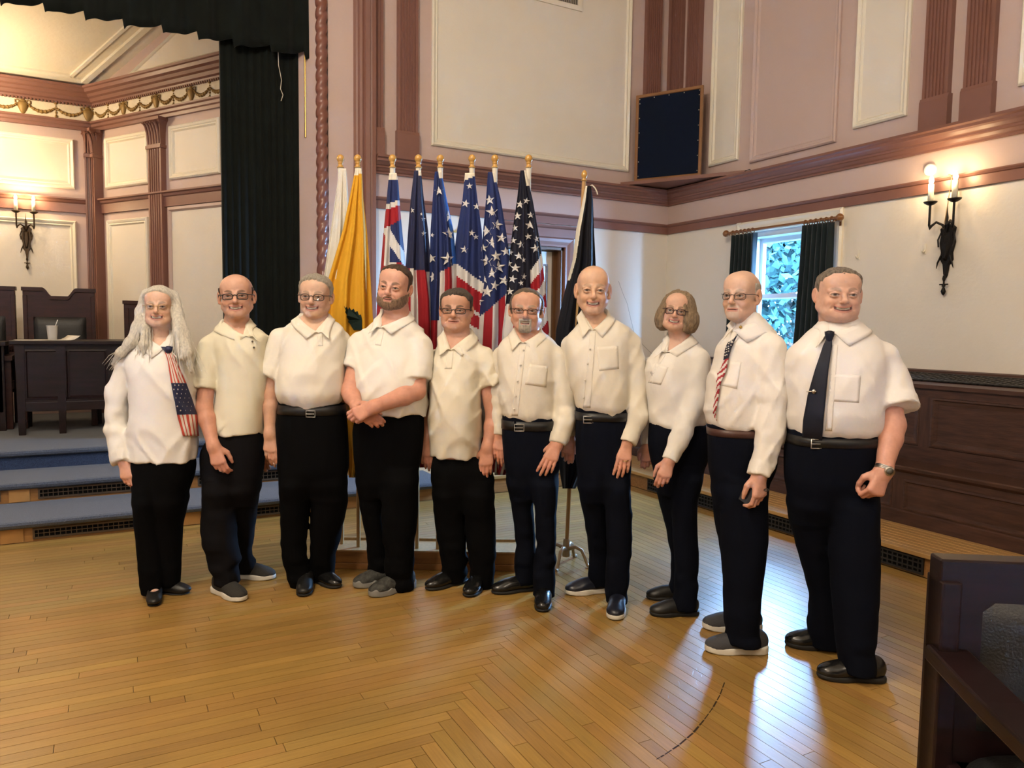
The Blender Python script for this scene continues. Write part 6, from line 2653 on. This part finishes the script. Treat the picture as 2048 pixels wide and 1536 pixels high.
def p4():
    p = Person('shorter man in dark glasses and untucked cream polo, fifth from left', 925, 1175, 5)
    p.cx = 925
    p.SR = (.55, .29, .20)
    p.shoe((851, 1182), -56, 'dress', SH_black, SH_sole)
    p.shoe((934, 1197), -20, 'dress', SH_black, SH_sole)
    p.trousers([(888, 874, 948, 0, .11), (908, 868, 958, 0, .125), (935, 861, 984, 0, .14), (960, 862, 990, 0, .13), (990, 866, 988, 0, .11)],
               [p.leg([(970, 863, 928), (1040, 870, 931), (1090, 876, 933), (1130, 882, 935), (1162, 886, 930)], 0, .0),
                p.leg([(970, 922, 991), (1040, 930, 991), (1100, 935, 991), (1140, 940, 990), (1182, 942, 985)], 1, .03)], T_black, .006)
    m = shirt_white('ivory_pique_polo', (.71, .66, .54))
    p.shirt([(911, 863, 958, 0, .155, .13), (870, 860, 960, 0, .18, .135), (820, 858, 963, 0, .19, .135), (780, 858, 965, 0, .18, .13), (745, 860, 966, 0, .155, .125), (715, 864, 972, 0, .13, .12), (700, 872, 968, 0, .11, .11), (688, 880, 962, 0, .1, .1), (676, 886, 950, 0, .088, .09), (666, 892, 943, -.01, .075, .076), (658, 894, 941, -.02, .066, .066)],
            [[(964, 716, .03, 22), (986, 772, .05, 22)], [(872, 718, -.06, 21), (862, 778, -.08, 22)]], m, notch=(901, 700, 888, 938, 670))
    p.head(579, 660, 912, v=.02, yaw=-4, pitch=1, roll=1, neck=p.P(914, 684, -.02), nr=.064, wide=1.10, smile=.35, teeth=False, chubby=1, brow=(.07, .045, .03), skin=(.56, .29, .20), squint=.65, nose=1.1)
    p.hair_short(hair_mat('dark_grey_hair', (.10, .082, .066)), .0115, (.074, .05, -.02), top_t=1.3, part=lambda x, y, z: .005 * sstep(-.02, .04, x) * sstep(.04, .08, z))
    p.glasses(mat('dark_brown_frame', (.025, .014, .012), .35, .5), .049, .030, .0021, shape=3.6)
    p.collar(916, 661, 27, (902, 700), m, 'polo', width=.05)
    p.patch('placket', [(896, 703), (907, 703), (904, 738), (889, 738)], m, .0002)
    p.arm((964, 718, .03), (988, 835, .03), (975, 895, .08), (972, 928, .10), (0, -1, 0), (-1, .2, 0), r=(.046, .042, .042, .029), curl=(12, 20, 15), size=1.02)
    p.arm((872, 718, -.06), (856, 828, -.08), (853, 878, -.04), (853, 910, -.02), (0, -1, 0), (1, .2, 0), curl=(15, 20, 15))
    return p.finish()


def p5():
    p = Person('man with white goatee, glasses and ivory dress shirt, sixth from left', 1055, 1190, 6)
    p.cx = 1056
    p.SR = (.55, .29, .20)
    p.shoe((982, 1188), -70, 'dress', SH_black, SH_sole)
    p.shoe((1084, 1227), -3, 'dress', SH_black, SH_sole)
    p.trousers([(828, 1004, 1112, 0, .125), (870, 1003, 1118, 0, .13), (930, 1008, 1120, 0, .125), (970, 1012, 1117, 0, .11)],
               [p.leg([(950, 1010, 1068), (1030, 1025, 1068), (1090, 1032, 1070), (1140, 1026, 1070), (1164, 1030, 1072)], 0, -.03),
                p.leg([(950, 1060, 1119), (1030, 1070, 1113), (1090, 1072, 1112), (1150, 1066, 1111), (1190, 1068, 1109)], 1, .05)], T_navy, .006)
    p.belt(838, 856, B_black, (1038, 849, 18, 13))
    m = shirt_white('ivory_oxford_shirt', (.70, .65, .55))
    p.shirt([(838, 1014, 1102, 0, .12), (830, 1004, 1109, 0, .14, .125), (800, 1001, 1112, 0, .15, .125), (755, 1000, 1110, 0, .15, .125), (718, 996, 1114, 0, .13, .12), (700, 994, 1118, 0, .115, .11), (686, 1000, 1112, 0, .10, .1), (675, 1014, 1100, 0, .088, .09), (665, 1026, 1084, -.01, .075, .076), (656, 1031, 1078, -.02, .066, .066)],
            [[(1112, 716, .02, 22), (1126, 790, .02, 22), (1131, 838, .05, 21), (1115, 888, .11, 15)], [(1004, 712, -.06, 20), (998, 790, -.08, 20), (999, 868, -.04, 14)]], m, notch=(1045, 685, 1032, 1076, 668), wr=.006)
    p.head(577, 662, 1053, v=.02, yaw=-4, pitch=0, roll=2, neck=p.P(1056, 684, -.02), nr=.060, wide=1.10, smile=1., brow=(.3, .24, .18), skin=(.57, .29, .20), squint=.75)
    p.hair_short(hair_mat('grey_brown_hair', (.17, .135, .10)), .013, (.088, .056, -.04), top_t=.75, back=-.085)
    p.facial_hair(hair_mat('white_goatee_hair', (.50, .46, .40)), bmask_goatee, .0085, 'goatee')
    p.glasses(mat('dark_wire_frame', (.03, .02, .018), .35, .5, metal=.5), .046, .029, .0018, shape=3.2, half=True)
    p.collar(1055, 658, 26, (1045, 686), m, 'dress', point=(.045, .01, -.045))
    p.patch('placket', [(1040, 690), (1052, 690), (1036, 832), (1022, 832)], m, .0002, ny=26)
    p.buttons([(1047, 700), (1041, 730), (1035, 762), (1031, 792), (1028, 818)])
    p.patch('pocket', [(1059, 728), (1096, 733), (1093, 775), (1050, 769)], m, .0002, nx=9)
    p.arm((1112, 716, .02), (1131, 815, .03), (1114, 888, .11), (1101, 917, .15), (0, -1, -.2), (-1, .3, .3), r=(.04, .034, .034, .027), curl=(10, 18, 14), size=1.02, spread=.06)
    p.arm((1004, 712, -.06), (998, 800, -.08), (998, 866, -.04), (999, 895, -.01), (0, -1, 0), (1, .3, 0), r=(.04, .034, .034, .026), curl=(15, 22, 15))
    return p.finish()


def p6():
    p = Person('tall bald man in an ivory button-down shirt, seventh from left', 1220, 1205, 7)
    p.cx = 1205
    p.SR = (.60, .33, .23)
    p.shoe((1130, 1189), -70, 'sneaker', mat('navy_sneaker_leather', (.01, .012, .022), .3, .5), SO_white)
    p.shoe((1229, 1243), -4, 'sneaker', mat('navy_sneaker_leather', (.01, .012, .022), .3, .5), SO_white)
    p.trousers([(812, 1151, 1254, 0, .12), (860, 1150, 1261, 0, .13), (930, 1152, 1262, 0, .125), (975, 1156, 1261, 0, .11)],
               [p.leg([(955, 1152, 1214), (1020, 1164, 1216), (1105, 1179, 1220), (1150, 1178, 1222), (1168, 1182, 1224)], 0, -.03),
                p.leg([(955, 1204, 1261), (1020, 1210, 1262), (1110, 1213, 1262), (1180, 1210, 1257), (1206, 1212, 1254)], 1, .05)], T_navy, .005)
    p.belt(822, 838, B_black, (1172, 834, 18, 13))
    m = shirt_white('ivory_button_down_shirt', (.69, .64, .54))
    p.shirt([(824, 1162, 1246, 0, .115), (815, 1151, 1253, 0, .135, .12), (785, 1145, 1256, 0, .145, .125), (740, 1138, 1256, 0, .14, .125), (705, 1133, 1262, 0, .13, .12), (685, 1134, 1268, 0, .115, .115), (667, 1142, 1268, 0, .10, .1), (652, 1152, 1254, 0, .088, .09), (638, 1164, 1228, -.01, .075, .075), (625, 1168, 1214, -.02, .065, .065)],
            [[(1258, 690, .0, 24), (1273, 765, .0, 22), (1274, 830, .04, 21), (1255, 884, .09, 15)], [(1144, 694, -.06, 20), (1137, 780, -.1, 20), (1137, 870, -.1, 14)]], m, notch=(1184, 660, 1171, 1210, 634), wr=.006)
    p.head(531, 628, 1186, v=.02, yaw=-4, pitch=0, roll=1, neck=p.P(1188, 652, -.02), nr=.055, wide=.98, smile=1., brow=(.36, .25, .17), skin=(.64, .37, .25), squint=.75, ear=1.1, age=1.3)
    p.hair_short(hair_mat('thin_white_hair', (.48, .43, .36)), .007, (.1, .03, -.01), bald=lambda x, y, z: sstep(.030, .045, z) * sstep(-.09, -.06, y) + sstep(.0, .015, y))
    p.collar(1190, 624, 25, (1184, 660), m, 'dress', point=(.04, .01, -.045), lift=.01)
    p.patch('placket', [(1180, 664), (1192, 664), (1181, 816), (1166, 816)], m, .0002, ny=26)
    p.buttons([(1180, 698), (1175, 727), (1170, 760), (1167, 795)])
    p.patch('pocket', [(1193, 694), (1236, 692), (1238, 738), (1198, 742)], m, .0002, nx=9)
    p.arm((1258, 690, .0), (1275, 805, .01), (1253, 884, .09), (1248, 915, .12), (0, -1, 0), (-1, .3, .2), r=(.04, .034, .034, .027), curl=(8, 16, 12), size=1.03, spread=.05)
    W_, D = p.wrist
    p.mb(MB().tube([p.P(1251 + 5.5 * cos(t), 921 + 1.6 * sin(t), .135 + .010 * sin(t)) for t in np.linspace(0, 2 * pi, 17)], .0016, 6), 'wedding_ring', M_brass)
    p.arm((1144, 694, -.06), (1137, 790, -.1), (1137, 872, -.1), (1136, 900, -.1), (0, -1, 0), (1, 0, 0), r=(.04, .034, .034, .026))
    return p.finish()


def p7():
    p = Person('woman with a blond-brown bob and glasses in a white blouse', 1355, 1215, 8)
    p.cx = 1356
    p.SR = (.58, .33, .25)
    p.shoe((1292, 1197), -80, 'loafer', SH_soft, SH_sole, .86)
    p.shoe((1299, 1230), -74, 'loafer', SH_soft, SH_sole, .9)
    p.trousers([(846, 1299, 1416, 0, .13), (890, 1297, 1420, 0, .135), (925, 1303, 1413, 0, .125), (960, 1310, 1402, 0, .11)],
               [p.leg([(940, 1306, 1360), (1010, 1320, 1364), (1060, 1334, 1370), (1110, 1342, 1376), (1160, 1341, 1374), (1184, 1336, 1372)], 0, -.03),
                p.leg([(940, 1338, 1408), (1000, 1342, 1393), (1060, 1346, 1394), (1100, 1348, 1397), (1160, 1348, 1396), (1216, 1346, 1392)], 1, .04)], T_navy, .004)
    m = shirt_white('sheer_white_blouse', (.74, .71, .66))
    p.shirt([(856, 1308, 1402, 0, .12), (846, 1298, 1411, 0, .14), (805, 1298, 1412, 0, .145), (768, 1292, 1418, 0, .15), (738, 1290, 1422, 0, .145), (718, 1296, 1421, 0, .13), (703, 1306, 1410, 0, .11), (691, 1318, 1400, 0, .09), (679, 1330, 1388, 0, .075), (669, 1337, 1380, 0, .064), (662, 1340, 1377, 0, .058)],
            [[(1396, 722, .08, 23), (1388, 800, .12, 22), (1364, 870, .16, 17), (1340, 920, .19, 12.5)], [(1304, 732, -.10, 18), (1293, 820, -.12, 17), (1296, 888, -.1, 12)]], m, notch=(1328, 706, 1334, 1372, 674), wr=.005)
    p.head(584, 662, 1353, v=.03, yaw=-16, pitch=3, roll=8, neck=p.P(1362, 690, .0), nr=.050, wide=1.0, smile=1., chubby=.7, brow=(.2, .13, .09), skin=(.60, .34, .25), jaw=.85, nose=.9, lip=(.42, .13, .13))
    HM = hair_mat('ash_blond_hair', (.30, .215, .135), .4)

    def fn(P):
        x, y, z = P.T
        f = ell(P, (.004, -.022, .022), (.104, .112, .110))
        g = ell(P, (.010, -.020, -.045), (.134, .100, .108))
        f = smin(f, g, .03)
        f = smax(f, -.108 - .012 * np.abs(x) / .1 - z, .012)
        face = ell(P, (-.012, .115, -.035), (.066, .10, .102))
        f = smax(f, -face, .012)
        f = smax(f, -ell(P, (0, .06, -.12), (.062, .10, .10)), .012)
        n = vnoise(P * np.float32([80, 80, 11]) + 3) * .0045 + vnoise(P * np.float32([190, 190, 15])) * .0022 + vnoise(P * np.float32([28, 28, 9])) * .005
        return f - n
    p.shell('hair', fn, (-.17, -.16, -.16), (.17, .12, .15), HM, .0044)
    p.glasses(mat('plum_frame', (.035, .012, .016), .35, .5), .047, .035, .002, shape=3)
    p.collar(1358, 668, 21, (1330, 705), m, 'dress', width=.04, point=(.045, .02, -.028))
    p.patch('placket', [(1324, 708), (1332, 709), (1304, 752), (1300, 745)], m, .0002)
    p.patch('pocket', [(1313, 726), (1337, 735), (1322, 770), (1296, 765)], m, .0002)
    p.arm((1396, 722, .08), (1388, 805, .13), (1339, 921, .19), (1330, 946, .21), (.2, -1, -.1), (-1, .3, .0), r=(.034, .03, .03, .022), curl=(25, 38, 28), size=.92)
    p.arm((1304, 732, -.10), (1293, 820, -.12), (1296, 890, -.1), (1294, 915, -.1), (.2, -1, 0), (-1, .3, 0), r=(.034, .03, .03, .022), curl=(25, 38, 28), size=.9)
    return p.finish()


def p8():
    p = Person('old man in glasses with stars-and-stripes tie, turned left, holding a phone', 1475, 1290, 9)
    p.cx = 1480
    p.SR = (.60, .35, .26)
    p.shoe((1404, 1256), -80, 'slip', SH_grey, SO_white)
    p.shoe((1409, 1302), -75, 'slip', SH_grey, SO_white)
    p.trousers([(846, 1416, 1545, 0, .12), (890, 1418, 1555, 0, .125), (935, 1419, 1550, 0, .12), (985, 1424, 1538, 0, .105)],
               [p.leg([(965, 1422, 1500), (1040, 1430, 1498), (1100, 1441, 1490), (1200, 1451, 1488), (1246, 1455, 1490)], 0, -.03),
                p.leg([(965, 1440, 1537), (1080, 1444, 1533), (1130, 1446, 1527), (1210, 1448, 1518), (1284, 1452, 1519)], 1, .04)], T_navy, .004)
    p.belt(855, 869, mat('brown_belt_leather', (.06, .025, .018), .4, .4), None)
    m = shirt_white('white_dress_shirt', (.74, .70, .65))
    p.shirt([(858, 1426, 1514, 0, .11), (850, 1415, 1522, 0, .125), (825, 1410, 1532, 0, .13), (790, 1410, 1546, 0, .135), (750, 1420, 1560, 0, .135), (715, 1432, 1566, 0, .13), (692, 1440, 1564, 0, .115), (676, 1450, 1554, 0, .10), (660, 1458, 1546, 0, .09), (646, 1466, 1530, 0, .076), (634, 1472, 1522, 0, .066), (626, 1475, 1518, 0, .06)],
            [[(1540, 698, .10, 27), (1546, 790, .13, 26), (1543, 865, .15, 24), (1519, 949, .19, 17)], [(1476, 704, -.12, 22), (1482, 800, -.15, 22), (1484, 870, -.13, 16)]], m, notch=None, wr=.006)
    p.head(541, 640, 1482, v=.02, yaw=-40, pitch=0, roll=2, neck=p.P(1496, 668, .0), nr=.055, wide=.98, smile=.1, teeth=False, brow=(.34, .26, .2), skin=(.62, .37, .27), ear=1.15, age=1.4, beard=((.48, .42, .37), lambda x, y, z: bmask_goatee(x, y, z) * .5))
    p.hair_short(hair_mat('fine_white_hair', (.50, .45, .38)), .0075, (.1, .03, -.02), bald=lambda x, y, z: sstep(.05, .065, z) * sstep(-.085, -.055, y) + sstep(.01, .03, y))
    p.glasses(mat('gunmetal_wire', (.06, .05, .045), .35, .5, metal=.8), .045, .031, .0014, shape=3)
    p.collar(1496, 634, 24, (1463, 664), m, 'dress', point=(.05, .03, -.06), width=.055)
    N_, W2, R2 = mat('tie_navy', (.010, .012, .03), .6, .3), mat('tie_white', (.6, .57, .54), .6, .3), mat('tie_red', (.30, .02, .025), .6, .3)
    p.strip('necktie', [(658, 1450, 1468), (672, 1444, 1464), (710, 1428, 1452), (712, 1427, 1452), (760, 1411, 1438), (800, 1403, 1426), (856, 1398, 1412)], [N_, W2, R2], lambda s_, y: 0 if y < 713 else (1 if int((y + s_ * 16) / 9) % 2 else 2), off=.012, snap=True, v0=.13, ns=7, sub=3)
    V, yy, S = p.last_strip
    tie = [o for o in p.root.children if o.name.startswith('necktie')][0]
    for j, y in enumerate(yy):
        if y < 708 and j % 2 == 0:
            for i in range(1 + (j // 2) % 2, 6, 2):
                c = V[j, i] + np.array([-.003, .005, 0])
                p.mb(MB().lathe(c, [(.001, 0), (.0036, 0), (.001, .0006)], 6, axis=(-.4, 1, 0)), 'tie_star', W2, tie)
    p.patch('pocket', [(1448, 722), (1483, 724), (1474, 778), (1438, 770)], m, .0002, nx=9)
    c = p.march(1481, 654, .012)[0]
    p.mb(MB().lathe(c, [(.001, 0), (.007, 0), (.007, .003), (.001, .004)], 6, axis=(0, 1, 0)), 'lapel_pin', M_brass, p.sho)
    p.arm((1540, 698, .10), (1545, 830, .14), (1519, 950, .19), (1519, 982, .205), (-.5, -1, 0), (-1, .6, 0), r=(.04, .034, .034, .027), curl=(30, 48, 30), size=1.0)
    p.mb(MB().tube([p.P(1533 + 5 * cos(t), 980 + 2 * sin(t), .232 + .010 * sin(t)) for t in np.linspace(0, 2 * pi, 17)], .002, 6), 'finger_ring', mat('black_ring', (.02, .02, .02), .3, .5))
    p.arm((1476, 704, -.12), (1482, 800, -.15), (1484, 880, -.13), (1480, 910, -.12), (0, -1, 0), (-1, 0, 0), r=(.04, .034, .034, .026))
    r = p.finish()
    # phone in the hand
    a_, b_, c_, d_ = [p.P(x, y, v) for x, y, v in ((1490, 970, .165), (1514, 985, .195), (1500, 1014, .19), (1477, 998, .16))]
    n = np.cross(b_ - a_, d_ - a_)
    n /= np.linalg.norm(n)
    mb = MB().hexa([q - n * .004 for q in (a_, b_, c_, d_)], [q + n * .004 for q in (a_, b_, c_, d_)])
    wv = p.W(np.array(mb.v)) + p.G
    mb.v = [tuple(q) for q in wv]
    tag(mb.build('mobile_phone', mat('black_phone', (.01, .01, .011), .25, .5), org=wv.mean(0), bevel=.002), 'black mobile phone held in the old man\'s lowered hand', 'phone')
    return r


def p9():
    p = Person('heavyset man with dark tie, short sleeves and wristwatch, rightmost', 1680, 1330, 10)
    p.cx = 1670
    p.SR = (.60, .33, .25)
    p.shoe((1569, 1290), -78, 'loafer', SH_black, SH_sole, 1.02)
    p.shoe((1633, 1354), -72, 'loafer', SH_black, SH_sole, .98)
    p.trousers([(858, 1580, 1756, 0, .15), (900, 1572, 1758, 0, .155), (960, 1572, 1757, 0, .15), (1020, 1578, 1756, 0, .12)],
               [p.leg([(990, 1574, 1668), (1040, 1582, 1668), (1100, 1596, 1670), (1190, 1621, 1680), (1240, 1618, 1682), (1288, 1620, 1686)], 0, -.03),
                p.leg([(990, 1656, 1757), (1100, 1662, 1755), (1200, 1668, 1753), (1250, 1672, 1750), (1290, 1676, 1746), (1342, 1684, 1750)], 1, .05)], T_navy, .004)
    p.belt(868, 886, B_black, (1607, 878, 18, 17))
    m = shirt_white('white_uniform_shirt', (.76, .73, .70))
    p.shirt([(872, 1594, 1746, 0, .14), (862, 1582, 1757, 0, .17, .15), (825, 1576, 1760, 0, .185, .15), (770, 1574, 1764, 0, .18, .15), (730, 1574, 1768, 0, .16, .145), (705, 1578, 1772, 0, .14, .135), (688, 1594, 1766, 0, .12, .12), (672, 1610, 1752, 0, .105, .11), (658, 1630, 1732, 0, .09, .095), (646, 1643, 1716, -.01, .08, .08), (638, 1647, 1711, -.02, .073, .073)],
            [[(1764, 716, .02, 32), (1780, 768, .03, 34), (1794, 818, .085, 38)], [(1604, 714, -.04, 27), (1606, 800, -.05, 28)]], m, notch=None, wr=.0045)
    p.head(536, 640, 1677, v=.02, yaw=-8, pitch=0, roll=1, neck=p.P(1680, 668, -.02), nr=.066, wide=1.17, smile=1.15, chubby=1.2, brow=(.30, .20, .15), skin=(.62, .35, .26), squint=.8, jaw=1.1)
    p.hair_short(hair_mat('cropped_grey_hair', (.24, .20, .16), .5), .009, (.082, .055, -.005), top_t=1.2)
    p.collar(1681, 642, 30, (1660, 668), m, 'dress', point=(.055, .02, -.06), width=.055)
    p.strip('necktie', [(664, 1649, 1669), (672, 1650, 1668), (680, 1652, 1664), (692, 1646, 1664), (740, 1630, 1657), (790, 1616, 1652), (840, 1607, 1647), (884, 1604, 1644)], [mat('plain_navy_tie', (.006, .008, .018), .6, .3)], lambda s_, y: 0, off=.014, ns=9, sub=6, solid=.008)
    tie = [o for o in p.root.children if o.name.startswith('necktie')][0]
    kn = p.march(1659, 672, .022)[0]
    p.mb(MB().lathe(kn, [(.008, -.026), (.013, -.012), (.019, .008), (.017, .018), (.006, .022)], 12), 'tie_knot', mat('plain_navy_tie', (.006, .008, .018), .6), tie)
    a_, b_ = p.march([1613, 1632], [783, 783], .024)
    steel = mat('steel_buckle', (.5, .48, .45), .3, .5, metal=1)
    p.mb(MB().tube([a_, b_], .0022, 6).lathe(p.march(1628, 783, .024)[0], [(.001, 0), (.009, 0), (.009, .003), (.001, .004)], 14, axis=(0, 1, 0)), 'tie_clip', steel, tie)
    p.patch('pocket', [(1662, 748), (1722, 751), (1718, 806), (1658, 802)], m, .0002, nx=10, ny=10)
    p.patch('placket', [(1664, 690), (1676, 690), (1664, 862), (1650, 862)], m, .0002, ny=26)
    p.arm((1764, 716, .02), (1786, 850, .09), (1767, 944, .185), (1752, 980, .205), (-.2, -1, 0), (-1, .35, .2), r=(.055, .047, .046, .031), curl=(62, 78, 50), tcurl=.7, size=1.06)
    W_, D = p.wrist
    e1 = np.cross(D, [0, 1, 0])
    e1 /= np.linalg.norm(e1)
    e2 = np.cross(D, e1)
    mb = MB()
    for dz in (-.006, 0, .006):
        mb.tube([W_ - D * .012 + D * dz + (e1 * .037 * cos(t) + e2 * .035 * sin(t)) for t in np.linspace(0, 2 * pi, 25)], .0034, 6)
    wt_ = p.mb(mb, 'wristwatch', steel)
    fc_ = W_ - D * .012 + np.array([0, .036, 0])
    p.mb(MB().lathe(fc_, [(.001, 0), (.019, 0), (.020, .003), (.017, .006), (.001, .0062)], 20, axis=(0, 1, 0)), 'watch_case', steel, wt_)
    p.mb(MB().lathe(fc_ + np.array([0, .0064, 0]), [(.001, 0), (.014, 0), (.001, .0005)], 18, axis=(0, 1, 0)), 'watch_dial', mat('watch_dial', (.12, .12, .11), .4), wt_)
    p.arm((1604, 714, -.04), (1608, 830, -.06), (1612, 905, -.06), (1612, 935, -.06), (0, -1, 0), (1, 0, 0), r=(.05, .044, .042, .03))
    return p.finish()


import time as _time
for fn_ in (p0, p1, p2, p3, p4, p5, p6, p7, p8, p9):
    _t0 = _time.time()
    fn_()
    pass
